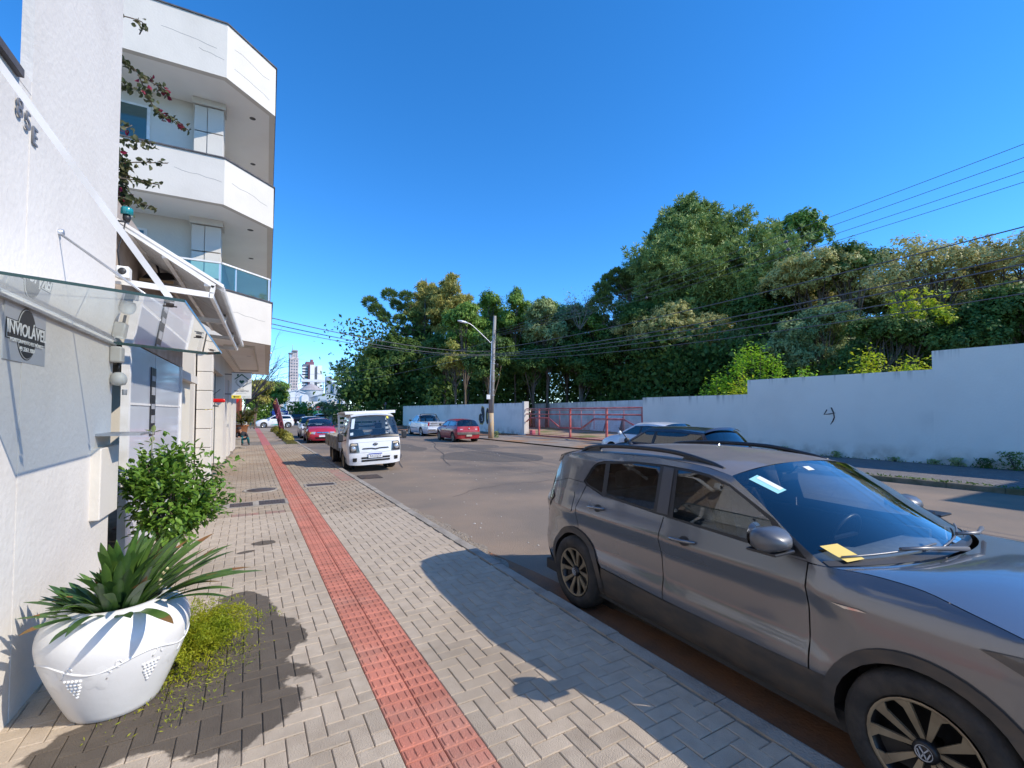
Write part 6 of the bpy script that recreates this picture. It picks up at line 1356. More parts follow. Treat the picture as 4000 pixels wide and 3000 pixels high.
def pine(name, label, px, ytop, px0, px1, yb, D, leaf, gr=None, seed=1, dens=1.0):
    """conifer: whorled rising boughs carrying needle tufts; px0, px1 bound the widest tier"""
    top = gd(px, ytop, D); base = np.array([top[0], top[1], 0.0]); t = thing(name, label, 'tree', tuple(base), 0, gr); WB[t.name] = Vector(base)
    zb = gd(px, yb, D)[2]; Hc = top[2] - zb; wl0, wr0 = (px - px0) / F * D, (px1 - px) / F * D
    o = MB(); o.tube([tuple(base - [0, 0, .2]), tuple((base + top) / 2 + [.15, 0, 0]), tuple(top)], [.38, .24, .04], 8)
    Ps, Ts = [], []; q = np.random.default_rng(seed); nb = int(70 * dens)
    for k in range(nb):
        u = q.random() ** .8; z = top[2] - Hc * u - .2; a = q.uniform(0, 2 * math.pi); side = math.cos(a); wmax = (wr0 if side > 0 else wl0) * (abs(side)) + (wl0 + wr0) / 2 * abs(math.sin(a)) * .8
        prof = min(1, .12 + 1.2 * u ** .85) * (1 - .45 * max(0, u - .78) / .22); ln = max(.5, wmax * prof * q.uniform(.72, 1.08))
        d = _rt * math.cos(a) + np.array([_fw[0], _fw[1], 0]) * math.sin(a); s = np.array([base[0] + .15, base[1], z - .12 * ln]); e = s + d * ln + np.array([0, 0, ln * q.uniform(.05, .35)])
        m_ = (s + e) / 2 - np.array([0, 0, ln * .06]); C_ = smoothc([s, m_, e], 8); o.tube([tuple(p) for p in C_], [.07 * (1 - .8 * i / (len(C_) - 1)) for i in range(len(C_))], 5)
        nt_ = int(8 + ln * 9)
        tt = q.uniform(.30, 1.02, nt_); pos = s + (e - s) * tt[:, None] + q.normal(size=(nt_, 3)) * np.array([.32, .32, .24]) * (.5 + ln * .16)
        Ps.append(pos); Ts.append(np.repeat((d + np.array([0, 0, .9]))[None], nt_, 0))
    o.build('trunk', bark, t)
    P = np.concatenate(Ps); T = np.concatenate(Ts); per = 13; P2 = np.repeat(P, per, 0); A = np.repeat(T, per, 0) * .45 + unit(len(P2)); A /= np.linalg.norm(A, axis=1, keepdims=True)
    ln = NR.uniform(.34, .62, len(P2))[:, None]; S = np.cross(A, unit(len(P2))); S /= np.maximum(np.linalg.norm(S, axis=1, keepdims=True), 1e-6); w = .085
    V = np.stack([P2 + A * .03 - S * w * .5, P2 + A * .03 + S * w * .5, P2 + A * ln + S * w * .4, P2 + A * ln - S * w * .4], 1).reshape(-1, 3)
    link('crown', bigmesh('crown', V, np.arange(len(V)).reshape(-1, 4), leaf), t); return t
def araucaria(label, px, yroot, tufts, D, gr=None, rt_=.75, trunk_px=None):
    """candelabra conifer: bare boughs turned up at the ends with round spiky heads at the given photo points"""
    b = gd(trunk_px or px, yroot, D); base = np.array([b[0], b[1], 0.0]); t = thing('araucaria_tree', label, 'tree', tuple(base), 0, gr); WB[t.name] = Vector(base)
    o = MB(); zt = gd(px, min(y for _, y in tufts), D)[2]; o.tube([tuple(base), (base[0], base[1], zt - .5)], [.34, .12], 8); Vs = []
    for i, (x, y) in enumerate(tufts):
        c = gd(x, y, D + NR.uniform(-1.2, 1.2)); s = np.array([base[0], base[1], max(2, c[2] - 1.2 - .35 * np.linalg.norm(c[:2] - base[:2]))])
        m_ = (s * .35 + c * .65); m_[2] = s[2] + (c[2] - s[2]) * .28; Q = smoothc([s, m_, c], 10); o.tube([tuple(p) for p in Q], [.10 * (1 - .6 * k / (len(Q) - 1)) for k in range(len(Q))], 6)
        R_ = rt_ * NR.uniform(.8, 1.15)
        Pc = [(c, R_, 900)] + [(Q[int(len(Q) * f)] + NR.normal(size=3) * .15, R_ * .45, 160) for f in (.45, .6, .75, .88)]
        for cc, rr, n in Pc:
            d = unit(n); d[:, 2] = np.abs(d[:, 2]) * np.where(NR.random(n) < .75, 1, -.8); r0 = NR.uniform(.55, .95, (n, 1)) * rr; P = cc + d * r0 * [1, 1, .8]; ln = NR.uniform(.16, .30, n)[:, None] * (rr / .7); S = np.cross(d, unit(n)); S /= np.maximum(np.linalg.norm(S, axis=1, keepdims=True), 1e-6)
            Vs.append(np.stack([P - S * .045, P + S * .045, P + d * ln + [0, 0, .06] + S * .02, P + d * ln + [0, 0, .06] - S * .02], 1).reshape(-1, 3))
    o.build('trunk', bark, t); V = np.concatenate(Vs); link('crown', bigmesh('crown', V, np.arange(len(V)).reshape(-1, 4), L_ARA), t); return t
def bare(name, label, px, pyb, D, tips, m, gr=None, r0=.16, leaf=None, n_leaf=0, z0=0.0):
    b = gd(px, pyb, D); base = np.array([b[0], b[1], z0]); t = thing(name, label, 'tree', tuple(base), 0, gr); WB[t.name] = Vector(base); o = MB(); pts = []
    fork = base + np.array([0, 0, (b[2] - z0)]) if b[2] > z0 + 1 else base + [0, 0, 2.0]
    o.tube([tuple(base - [0, 0, .1]), tuple((base + fork) / 2 + NR.normal(size=3) * .1), tuple(fork)], [r0, r0 * .85, r0 * .7], 8)
    for x, y in tips:
        e = gd(x, y, D + NR.uniform(-1.5, 1.5)); m_ = (fork + e) / 2 + NR.normal(size=3) * [.3, .3, .2]; Q = smoothc([fork, m_, e], 12); nQ = len(Q)
        o.tube([tuple(p) for p in Q], [r0 * .5 * (1 - .85 * k / (nQ - 1)) + .006 for k in range(nQ)], 5)
        for j in range(7):
            k = int(nQ * NR.uniform(.3, .95)); s = Q[k]; e2 = s + (e - fork) * NR.uniform(.12, .3) + NR.normal(size=3) * np.linalg.norm(e - fork) * .13; Q2 = smoothc([s, (s + e2) / 2 + NR.normal(size=3) * .08, e2], 6)
            o.tube([tuple(p) for p in Q2], [.022 * (1 - .7 * i / (len(Q2) - 1)) for i in range(len(Q2))], 4)
            for _ in range(3): e3 = e2 + NR.normal(size=3) * .35 * max(1, D / 40); o.tube([tuple(Q2[3]), tuple(e3)], [.012, .006], 4); pts.append(e3)
            pts.append(e2)
    o.build('branches', m, t)
    if leaf is not None and n_leaf:
        P = np.repeat(np.array(pts), n_leaf, 0) + NR.normal(size=(len(pts) * n_leaf, 3)) * .28; N = unit(len(P)) + [0, 0, .6]; N /= np.linalg.norm(N, axis=1, keepdims=True); V, Fq = cards(P, N, .22); link('crown', bigmesh('crown', V, Fq, leaf), t)
    return t
GR = 'trees behind the white walls'
# left end, over the street
broad('broadleaf_tree', 'olive open crowned tree at the left end of the wood', 1395, 1560, 1320, 1500, 66, L_OLIVE, 9, .34, 3.2, 22, .5, GR)
broad('broadleaf_tree', 'thin leafy tree reaching out over the street end', 1275, 1420, 1400, 1545, 70, L_OLIVE, 8, .32, 2.0, 16, .4, GR)
broad('broadleaf_tree', 'dark dense tree at the left end of the wood above the no parking sign', 1430, 1640, 1285, 1600, 63, L_DARK, 11, .34, 5, 30, .6, GR)
broad('broadleaf_tree', 'dark low tree hanging over the street left of the white wall', 1345, 1540, 1450, 1625, 64, L_DARK, 9, .34, 5, 30, .6, GR)
araucaria('araucaria with upturned round heads left of the olive pines', 1560, 1300, [(1445, 1185), (1470, 1215), (1520, 1155), (1548, 1195), (1585, 1160), (1600, 1205), (1500, 1240), (1560, 1250), (1620, 1240)], 66, GR, 1.05, 1660)
pine('pine_tree', 'olive brown pine with twin tops, left one', 1665, 1085, 1600, 1740, 1290, 68, L_PIN2, GR, 4)
pine('pine_tree', 'olive brown pine with twin tops, right one', 1755, 1072, 1680, 1850, 1290, 66, L_PIN2, GR, 6)
# middle
broad('broadleaf_tree', 'bushy green tree behind the street lamp head', 1640, 1800, 1290, 1500, 54, L_DARK, 10, .32, 5, 30, .6, GR)
broad('broadleaf_tree', 'green feathery tree right of the olive pines', 1735, 1905, 1180, 1380, 52, L_MID, 10, .30, 5, 30, .55, GR)
broad('broadleaf_tree', 'rounded green treetop left of the concrete pole', 1850, 1965, 1125, 1330, 58, L_MID, 9, .30, 5, 30, .55, GR)
broad('broadleaf_tree', 'rounded green treetop just right of the concrete pole', 1955, 2075, 1118, 1330, 57, L_MID, 9, .30, 5, 30, .55, GR)
broad('broadleaf_tree', 'yellowish leafy tree behind the lamp arm', 1705, 1835, 1325, 1480, 47, L_OLIVE, 8, .30, 3.4, 22, .45, GR)
broad('broadleaf_tree', 'dark tree behind the graffiti wall', 1820, 2000, 1290, 1560, 46, L_DARK, 10, .30, 5, 30, .6, GR)
broad('broadleaf_tree', 'pale green tree above the left end of the red gate', 2040, 2225, 1165, 1400, 54, L_GREY, 10, .30, 5, 30, .55, GR)
broad('broadleaf_tree', 'dark tree above the middle of the red gate', 1990, 2180, 1340, 1560, 54, L_DARK, 10, .30, 5, 30, .6, GR)
broad('broadleaf_tree', 'dark tree filling the gap above the red gate', 2160, 2370, 1280, 1560, 54, L_DARK, 11, .30, 5, 30, .6, GR)
bare('bare_tree', 'pale nearly leafless tree against the sky left of the big pine', 2265, 1290, 54, [(2215, 1175), (2245, 1155), (2280, 1150), (2315, 1165), (2330, 1200), (2230, 1210)], bark_pale, GR, .14, L_GREY, 2)
araucaria('dark araucaria beside the big pine', 2430, 1250, [(2350, 1130), (2375, 1095), (2410, 1075), (2440, 1090), (2465, 1070), (2360, 1165), (2400, 1120), (2450, 1130), (2490, 1090), (2340, 1190)], 54, GR, 1.0, 2460)
broad('broadleaf_tree', 'dark tree under the araucaria left of the tan tree', 2330, 2530, 1230, 1560, 53, L_DARK, 11, .28, 5, 30, .6, GR)
bare('bare_tree', 'bare branched tree in front of the dark araucaria', 2440, 1330, 52, [(2385, 1230), (2420, 1210), (2460, 1200), (2480, 1240), (2400, 1270), (2350, 1260)], bark_pale, GR, .10)
# right
pine('pine_tree', 'tall big green pine rising above the right wood', 2705, 775, 2470, 3000, 1235, 54, L_PINE, GR, 9, 3.4)
broad('broadleaf_tree', 'tan flowering bushy tree below the big pine', 2415, 2850, 1195, 1440, 50, L_TAN, 14, .27, 4, 32, .45, GR, asp=.35)
broad('broadleaf_tree', 'dark green layered tree right of the big pine', 2900, 3060, 900, 1080, 60, L_DARK, 8, .34, 3, 26, .6, GR)
broad('broadleaf_tree', 'feathery green crown against the sky right of the big pine', 3000, 3235, 832, 1010, 60, L_MID, 9, .34, 2.6, 26, .55, GR)
broad('broadleaf_tree', 'dark domed treetop between the feathery tree and the sparse tan tree', 3200, 3460, 960, 1100, 36, L_DARK, 9, .24, 5, 30, .5, GR)
broad('broadleaf_tree', 'tan leaved tree in the right wood left of the yellow green tree', 2990, 3440, 1010, 1260, 38, L_TAN, 13, .22, 4.4, 28, .42, GR)
broad('broadleaf_tree', 'large sparse tan tree at the right edge', 3430, 3850, 930, 1260, 29, L_TANS, 13, .20, 2.6, 24, .42, GR)
broad('broadleaf_tree', 'wide sparse tan tree cut by the right picture edge', 3720, 4260, 915, 1290, 27, L_TANS, 14, .20, 2.6, 24, .42, GR)
broad('broadleaf_tree', 'bright yellow green tree in the right wood', 3470, 3710, 1125, 1330, 25, L_YEL, 9, .17, 3.0, 18, .30, GR)
broad('broadleaf_tree', 'grey green bushy tree behind the stepped wall', 3020, 3350, 1195, 1480, 34, L_GREY, 11, .20, 7, 30, .40, GR)
broad('broadleaf_tree', 'grey green bush left of the bright green shrub', 2800, 3060, 1230, 1480, 44, L_GREY, 10, .20, 7, 30, .40, GR)
broad('broadleaf_tree', 'dark glossy tree behind the right end of the wall', 3560, 3900, 1180, 1450, 24.5, L_DARK, 12, .20, 8, 30, .42, GR)
broad('broadleaf_tree', 'dark glossy tree at the right picture edge behind the wall', 3820, 4250, 1120, 1430, 23.5, L_DARK, 13, .20, 8, 30, .42, GR)
broad('broadleaf_tree', 'dark tree below the sparse tan trees', 3300, 3600, 1230, 1470, 26, L_DARK, 11, .20, 8, 30, .42, GR)
broad('broadleaf_tree', 'dark glossy tree behind the first step of the wall', 2560, 2860, 1330, 1560, 49, L_DARK, 11, .30, 4, 30, .42, GR)
for lb, a in (('leafy green tree between the lamp and the pole', (1740, 1900, 1255, 1480, 57, L_MID)), ('green tree behind the concrete pole top', (1830, 2020, 1185, 1430, 61, L_MID)), ('tall green tree right of the pole top', (1975, 2150, 1175, 1430, 60, L_MID)), ('green tree left of the pale bare tree', (2110, 2310, 1175, 1430, 58, L_GREY)), ('full green tree right of the pole and left of the bare tree', (2040, 2220, 1150, 1400, 62, L_MID)), ('full green tree behind the pale bare tree', (2220, 2400, 1175, 1430, 60, L_OLIVE)), ('dark green tree right of the pale bare tree', (2260, 2430, 1215, 1470, 55, L_MID)), ('dark tree below the left araucaria', (1560, 1740, 1250, 1480, 68, L_DARK)), ('dark tree right below the big pine', (2850, 3090, 1070, 1300, 41, L_DARK)), ('dark tree behind the tan leaved tree', (3060, 3330, 1070, 1300, 42, L_DARK)), ('grey green tree behind the yellow green tree', (3350, 3660, 1060, 1280, 37, L_GREY)), ('dark tree behind the sparse tan tree', (3640, 3960, 1080, 1310, 36, L_DARK)), ('dark tree at the right edge behind the sparse tan tree', (3880, 4220, 1060, 1310, 35, L_DARK)), ('dark tree left of the big pine foot', (2400, 2660, 1180, 1420, 50, L_DARK))):
    broad('broadleaf_tree', lb, *a, 10, .30, 4.0, 28, .55, GR)
# upright bright shrubs just behind the wall
def shrub(label, px0, px1, yt, D, leaf, n=9, gr='bright shrubs above the white wall'):
    c = gd((px0 + px1) / 2, yt, D); w = (px1 - px0) / F * D / 2; base = np.array([c[0], c[1], 0.0]); t = thing('leafy_shrub', label, 'shrub', tuple(base), 0, gr); WB[t.name] = Vector(base)
    o = MB(); Ps, Ns = [], []
    for k in range(n):
        u = (k + .5) / n * 2 - 1; z = c[2] * (1 - .30 * u * u) * NR.uniform(.88, 1.0); tip = base + _rt * u * w + np.array([_fw[0], _fw[1], 0]) * NR.uniform(-.6, .6) * w * .5; tip[2] = z
        s = base + (tip - base) * [.45, .45, 0]; o.tube([tuple(s), tuple((s + tip) / 2), tuple(tip)], [.03, .02, .006], 5)
        m_ = int(70 * max(1, z / 3)); tt = NR.uniform(.35, 1.0, m_); sp = .34 * (1.08 - tt) + .10; P = s + (tip - s) * tt[:, None] + NR.normal(size=(m_, 3)) * sp[:, None] * [1, 1, .5]; Ps.append(P); Ns.append(unit(m_) * .6 + [0, 0, .8])
        for _ in range(3):
            P = tip + NR.normal(size=(26, 3)) * [.22, .22, .35] - [0, 0, .5]; Ps.append(P); Ns.append(unit(26) * .6 + [0, 0, .8])
    o.build('stems', bark, t); P, N = np.concatenate(Ps), np.concatenate(Ns); N /= np.linalg.norm(N, axis=1, keepdims=True); V, Fq = cards(P, N, .17, .42); link('foliage', bigmesh('foliage', V, Fq, leaf), t)
shrub('tall bright green shrub behind the step of the white wall', 2830, 3060, 1325, 23.5, L_BRI, 11)
shrub('bright green shrub rising left of the wall step', 2745, 2860, 1440, 23.5, L_BRI, 6)
shrub('yellow flecked small shrub at the wall step', 2850, 2930, 1475, 22.5, L_YEL, 5)
shrub('low green shrub in the middle of the stepped wall', 3060, 3200, 1430, 22, L_BRI, 6)
shrub('yellow green pointed shrub left of the wall second step', 3320, 3470, 1350, 20, L_YEL, 7)
shrub('wide yellow green shrub touching the wall second step', 3470, 3650, 1385, 19.3, L_YEL, 8)
# dark undergrowth closing the wood at its foot
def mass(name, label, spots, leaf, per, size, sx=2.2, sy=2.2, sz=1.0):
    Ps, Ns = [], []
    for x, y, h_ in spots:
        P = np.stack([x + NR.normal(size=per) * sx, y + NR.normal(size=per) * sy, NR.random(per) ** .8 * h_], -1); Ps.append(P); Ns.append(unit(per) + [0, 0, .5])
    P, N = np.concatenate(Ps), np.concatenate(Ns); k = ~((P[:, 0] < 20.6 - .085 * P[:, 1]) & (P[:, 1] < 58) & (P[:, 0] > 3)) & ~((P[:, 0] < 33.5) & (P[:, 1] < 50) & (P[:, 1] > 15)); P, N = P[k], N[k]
    N /= np.linalg.norm(N, axis=1, keepdims=True); V, Fq = cards(P, N, size, .6); return tag(link(name, bigmesh(name, V, Fq, leaf)), label, 'undergrowth', kind='stuff')
sp = []
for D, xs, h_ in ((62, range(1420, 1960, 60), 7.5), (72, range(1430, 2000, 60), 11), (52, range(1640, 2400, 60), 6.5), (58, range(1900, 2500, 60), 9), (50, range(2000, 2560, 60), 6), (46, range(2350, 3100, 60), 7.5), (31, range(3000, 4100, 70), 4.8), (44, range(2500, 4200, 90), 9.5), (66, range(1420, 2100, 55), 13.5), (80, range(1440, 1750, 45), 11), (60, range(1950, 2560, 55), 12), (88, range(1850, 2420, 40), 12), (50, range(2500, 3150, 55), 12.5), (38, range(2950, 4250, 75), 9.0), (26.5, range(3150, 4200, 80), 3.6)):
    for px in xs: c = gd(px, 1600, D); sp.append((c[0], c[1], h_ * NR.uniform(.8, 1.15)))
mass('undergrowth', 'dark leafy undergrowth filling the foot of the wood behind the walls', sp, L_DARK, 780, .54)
# ================================================================ potted plant, shrub and vine on the near sidewalk
PCX, PCY = -.765, 3.60
pot_m = mat('pot_white', (.72, .715, .70), .4, rgb2=(.64, .63, .61), vscale=3, vlo=.5, vhi=.8, coat=.2, rgb3=(.52, .45, .38), vscale3=2.2, lo3=.6, hi3=.85, bump=.1, bscale=14)
pt = thing('plant_pot', 'big white glazed pot with grapevine relief against the white wall', 'pot', (PCX, PCY, SWZ))
PR = [(0, 0.0), (.205, 0.0), (.215, .012), (.232, .08), (.262, .18), (.300, .28), (.335, .37), (.352, .44), (.345, .50), (.318, .55), (.280, .59), (.250, .607), (.232, .610), (.215, .600), (.205, .57), (.20, .50), (0, .50)]
PRs = [(0, 0.0), (.20, 0.0)] + [tuple(p) for p in smoothc([(.212, .006), (.246, .08), (.288, .18), (.322, .27), (.345, .345), (.358, .42), (.352, .48), (.326, .535), (.285, .576), (.244, .600), (.220, .606), (.205, .598), (.198, .57), (.195, .50)], 48)] + [(0, .50)]
o = MB(); o.lathe(PRs, 64); o.build('body', pot_m, pt)
def pr_(z): return float(np.interp(z, [.006, .08, .18, .27, .345, .42, .48], [.212, .246, .288, .322, .345, .358, .352]))
def onpot(a, z, d=0.0): r = pr_(z) + d; return (r * math.cos(a), r * math.sin(a), z)
fa = math.atan2(-PCY, -PCX) + 0.05
o = MB(); o.tube([onpot(fa + u, .355 + .028 * math.sin(u * 4.5), .0) for u in np.linspace(-1.5, 1.5, 60)], .0065, 6)
for u in (-.75, -.15, .45, 1.0): o.tube([onpot(fa + u + .03 * math.sin(k * 1.3), .355 - .025 * k * .5 + .03 * math.sin(u * 4.5), .001) for k in range(5)], .005, 6); o.tube([onpot(fa + u + .12 + .035 * math.cos(k), .36 + .02 * math.sin(k), .001) for k in np.linspace(0, 5, 12)], .004, 5)
o.build('vine_relief', pot_m, pt)
for u in (-.62, .42):
    o = MB()
    for row, n_ in enumerate((5, 4, 4, 3, 2, 1)):
        for k in range(n_):
            c = onpot(fa + u + (k - (n_ - 1) / 2) * .056, .300 - row * .020, .0); o.lathe([(0, -.010), (.007, -.007), (.010, 0), (.007, .007), (0, .010)], 8, c)
    o.build('grape_relief', pot_m, pt)
for u in (-.28, -.95, .82):
    o = MB(); n = 40; V = [onpot(fa + u, .30, .010)]
    for k in range(n):
        a = 2 * math.pi * k / n; r = .062 * (.62 + .38 * abs(math.cos(2.5 * a))) ; V.append(onpot(fa + u + 1.5 * r * math.cos(a) / .33 * .8, .295 + r * 1.25 * math.sin(a), .001))
    o.add(V, [(0, 1 + k, 1 + (k + 1) % n) for k in range(n)], True); o.build('leaf_relief', pot_m, pt)
o = MB(); o.lathe([(0, .515), (.21, .510)], 24); o.build('soil', mat('potting_soil', (.05, .035, .025), .95, bump=.6, bscale=60), pt)
# strap leaved plant
strapA = leafmat('strap_leaf', (.055, .13, .028), (.12, .21, .038), 7, .25, .38, spec=.5); strapB = leafmat('strap_leaf_dark', (.035, .085, .024), (.07, .14, .03), 7, .2, .38, spec=.5); strapT = leafmat('strap_tip', (.30, .13, .05), (.20, .14, .04), 9, .3)
cl = thing('strap_leaved_plant', 'strap leaved clivia plant growing in the big white pot', 'plant', (PCX, PCY, SWZ + .51))
q = random.Random(12)
def strap(az, ln, lean, curl, w, m_, tip, base):
    n = 11; V, f = [], []; d = Vector((math.cos(az), math.sin(az), 0)); s = Vector((-math.sin(az), math.cos(az), 0)); p = Vector(base); el = math.pi / 2 - lean
    for k in range(n + 1):
        u = k / n; ww = w * (0.55 + .45 * min(1, u * 3)) * (1 if u < .72 else max(.06, 1 - ((u - .72) / .28) ** 2.2)) / 2
        dr = d * math.cos(el) + Vector((0, 0, 1)) * math.sin(el); nr = (-d * math.sin(el) + Vector((0, 0, 1)) * math.cos(el))
        V += [p - s * ww + nr * ww * .22, p, p + s * ww + nr * ww * .22]; p = p + dr * ln / n; el -= curl / n
    mi = []
    for k in range(n): a = 3 * k; f += [(a, a + 1, a + 4, a + 3), (a + 1, a + 2, a + 5, a + 4)]; mi += [1 if tip and k >= n - 2 else 0] * 2
    me = mesh('leaf', V, f, [m_, strapT], True); me.polygons.foreach_set('material_index', mi); me.update(); link('leaf', me, cl)
for k in range(165):
    az = q.uniform(0, 2 * math.pi); r = q.random(); lean = .05 + r ** 1.5 * 1.0; base = (.15 * r * math.cos(az) + q.uniform(-.03, .03), .15 * r * math.sin(az) + q.uniform(-.03, .03), q.uniform(-.01, .02))
    ln = q.uniform(.34, .54) * (1.0 if lean < .9 else 1.08)
    if math.cos(az) < -.3: ln *= .60
    strap(az, ln, lean, q.uniform(.1, 1.0), q.uniform(.036, .056), strapA if q.random() < .6 else strapB, q.random() < .16, base)
for az, ln, lean in ((-.35, .66, 1.0), (-.15, .70, 1.1), (.15, .62, 1.12), (-1.0, .55, 1.2), (-2.2, .42, 1.1), (-2.9, .30, 1.1), (.5, .6, .9), (.8, .62, .8)): strap(az, ln, lean, .55, .062, strapA, q.random() < .5, (0.1 * math.cos(az), .1 * math.sin(az), .02))
o = MB()
for k in range(5): o.lathe([(0, -.012), (.010, -.006), (.012, .004), (0, .013)], 8, (.22 + .02 * q.uniform(-1, 1), -.05 + .03 * q.uniform(-1, 1), .17 + .02 * k))
o.build('berries', mat('pale_berry', (.45, .40, .22), .5), cl)
# feathery yellow green fern beside the pot
fm = leafmat('fern_leaf', (.26, .34, .018), (.44, .42, .025), 6, .45)
fe = thing('asparagus_fern', 'feathery yellow green fern spilling over the paving beside the pot', 'plant', (-.42, 4.02, SWZ))
Ps, Ns = [], []; o = MB()
for k in range(330):
    az = NR.uniform(0, 2 * math.pi); ln = NR.uniform(.22, .50); s = np.array([NR.normal() * .09, NR.normal() * .12, 0]); d = np.array([math.cos(az), math.sin(az), 0])
    u = np.linspace(.08, 1, 30)[:, None]; C_ = s + d * u * ln * .60 + np.array([0, 0, 1]) * (ln * 1.15 * (u * 1.5 - u * u * 1.15)); C_[:, 2] = np.maximum(C_[:, 2], .012)
    Ps.append(np.repeat(C_, 2, 0) + NR.normal(size=(60, 3)) * .013); Ns.append(unit(60) + [0, 0, .4])
    if k % 6 == 0: o.tube([tuple(p) for p in C_[::4]], .0016, 4)
for k in range(90):
    P = np.array([.0, -.25, .0]) + np.array([NR.normal() * .16, NR.normal() * .22, 0]); Ps.append(P + NR.normal(size=(18, 3)) * [.05, .05, .012] + [0, 0, .02]); Ns.append(unit(18) + [0, 0, .8])
P, N = np.concatenate(Ps), np.concatenate(Ns); P[:, 2] = np.maximum(P[:, 2], .006); N /= np.linalg.norm(N, axis=1, keepdims=True); V, Fq = cards(P, N, .024, .24); link('foliage', bigmesh('foliage', V, Fq, fm), fe); o.build('stems', fm, fe)
# the glossy bush
def leaves6(P, A, N, ln, wd):
    """folded leaf: 6 corners, two quads; A along, N up"""
    n = len(P); S = np.cross(A, N); S /= np.maximum(np.linalg.norm(S, axis=1, keepdims=True), 1e-6); U = np.cross(S, A); ln = ln[:, None]; w = wd[:, None]
    a, t_ = P, P + A * ln; m1 = P + A * ln * .35; m2 = P + A * ln * .70
    V = np.stack([a, m1 + S * w * .5 + U * w * .18, m2 + S * w * .42 + U * w * .15, t_ - U * ln * .08, m2 - S * w * .42 + U * w * .15, m1 - S * w * .5 + U * w * .18], 1).reshape(-1, 3)
    i = np.arange(n)[:, None] * 6; return V, np.concatenate([i + [0, 1, 2, 3], i + [0, 3, 4, 5]])
bush_l = leafmat('bush_leaf', (.09, .20, .028), (.20, .33, .045), 14, .35, .32, spec=.55)
bu = thing('glossy_bush', 'glossy dark green bush growing by the shop doorway behind the pot', 'bush', (-.86, 5.75, SWZ))
o = MB(); Ps = []
for k in range(44):
    a = k * 2.4; hh = NR.uniform(.60, 1.24); rr = NR.uniform(.10, .40); tip = np.array([math.cos(a) * rr * 1.0 + .05, math.sin(a) * rr * .75, hh])
    Q = smoothc([(0, 0, 0), (math.cos(a) * .06, math.sin(a) * .06, .35), tuple(tip * [.6, .6, .8]), tuple(tip)], 12); o.tube([tuple(p) for p in Q], [.020 * (1 - .8 * i / (len(Q) - 1)) for i in range(len(Q))], 5)
    for j in range(7):
        e = tip + NR.normal(size=3) * [.11, .10, .11]; Ps.append(Q[-4] + (e - Q[-4]) * NR.uniform(.2, 1.05, (13, 1)) + NR.normal(size=(13, 3)) * .026)
o.build('stems', bark, bu); P = np.concatenate(Ps); n = len(P); cen = np.array([0, 0, .80]); A = (P - cen) / np.linalg.norm(P - cen, axis=1, keepdims=True) * .6 + unit(n) * .7; A /= np.linalg.norm(A, axis=1, keepdims=True); N = unit(n) * .5 + [0, 0, 1] + (P - cen) * .8
V, Fq = leaves6(P, A, N, NR.uniform(.055, .088, n), NR.uniform(.03, .046, n)); link('foliage', bigmesh('foliage', V, Fq, bush_l), bu)
o = MB(); o.tube([(-.12, -.05, 1.1), (-.13, -.06, 1.35), (-.12, -.06, 1.56)], [.008, .006, .004], 5); o.build('shoot', mat('shoot_grey', (.25, .24, .2), .8), bu)
V, Fq = leaves6(np.array([[-.12, -.06, 1.52]] * 3 + [[-.13, -.06, 1.42]] * 3), np.array([[.8, 0, .3], [-.8, .1, .4], [.1, -.3, .9], [.7, .2, -.2], [-.7, -.2, .3], [0, .4, .8]]), np.tile([0, 0, 1.0], (6, 1)), np.full(6, .09), np.full(6, .04)); link('shoot_leaves', bigmesh('shoot_leaves', V, Fq, L_GREY), bu)
# bougainvillea trailing from behind the pylon
bg_l = leafmat('bougainvillea_leaf', (.050, .075, .030), (.12, .11, .045), 12, .3); bract = leafmat('bougainvillea_bract', (.26, .015, .05), (.20, .02, .04), 12, .3)
bo = thing('bougainvillea', 'bougainvillea vine with red bracts trailing past the pylon before the balconies', 'vine', (-1.55, 5.75, 0.13)); WB[bo.name] = Vector((-1.55, 5.75, .13))
o = MB(); Ls, Bs = [], []
for path, red, dn in (([(440, 210), (520, 270), (590, 320), (640, 350), (655, 375)], .35, 34), ([(540, 290), (580, 380), (620, 440), (680, 470), (735, 508)], .45, 40), ([(440, 330), (520, 345), (590, 380)], .15, 20), ([(440, 55), (510, 70), (560, 92), (545, 135)], 0, 9), ([(440, 540), (520, 552), (605, 562)], .1, 16), ([(430, 640), (540, 634), (655, 638)], .0, 22), ([(430, 690), (530, 704), (620, 722)], .0, 18), ([(430, 760), (530, 785), (605, 815)], .12, 24), ([(440, 560), (490, 640), (480, 720), (500, 800)], .25, 60), ([(430, 600), (480, 680), (470, 780), (490, 840)], .3, 50), ([(440, 470), (480, 500), (515, 490)], .1, 12)):
    P = smoothc([gy(x, y, 5.75 + .1 * k) for k, (x, y) in enumerate(path)], 24); o.tube([tuple(p) for p in P], .006, 5)
    t_ = NR.uniform(0, 1, dn * 2); X = lerpc(P, t_) + NR.normal(size=(dn * 2, 3)) * .018; k = NR.random(dn * 2) < red * .3; Ls.append(X[~k]); Bs.append(X[k])
s0 = gy(452, 760, 5.75); o.tube([tuple(s0), (-1.45, 5.75, 2.9)], .012, 6); tag(o.build('stems', bark, bo), kind='stuff')
for nm, X, m_ in (('leaves', np.concatenate(Ls), bg_l), ('bracts', np.concatenate(Bs), bract)):
    n = len(X); A = unit(n); A[:, 2] -= .4; A /= np.linalg.norm(A, axis=1, keepdims=True); V, Fq = leaves6(X, A, unit(n) + [.3, -.4, .4], NR.uniform(.045, .07, n), NR.uniform(.032, .048, n)); tag(link(nm, bigmesh(nm, V, Fq, m_), bo), kind='stuff')

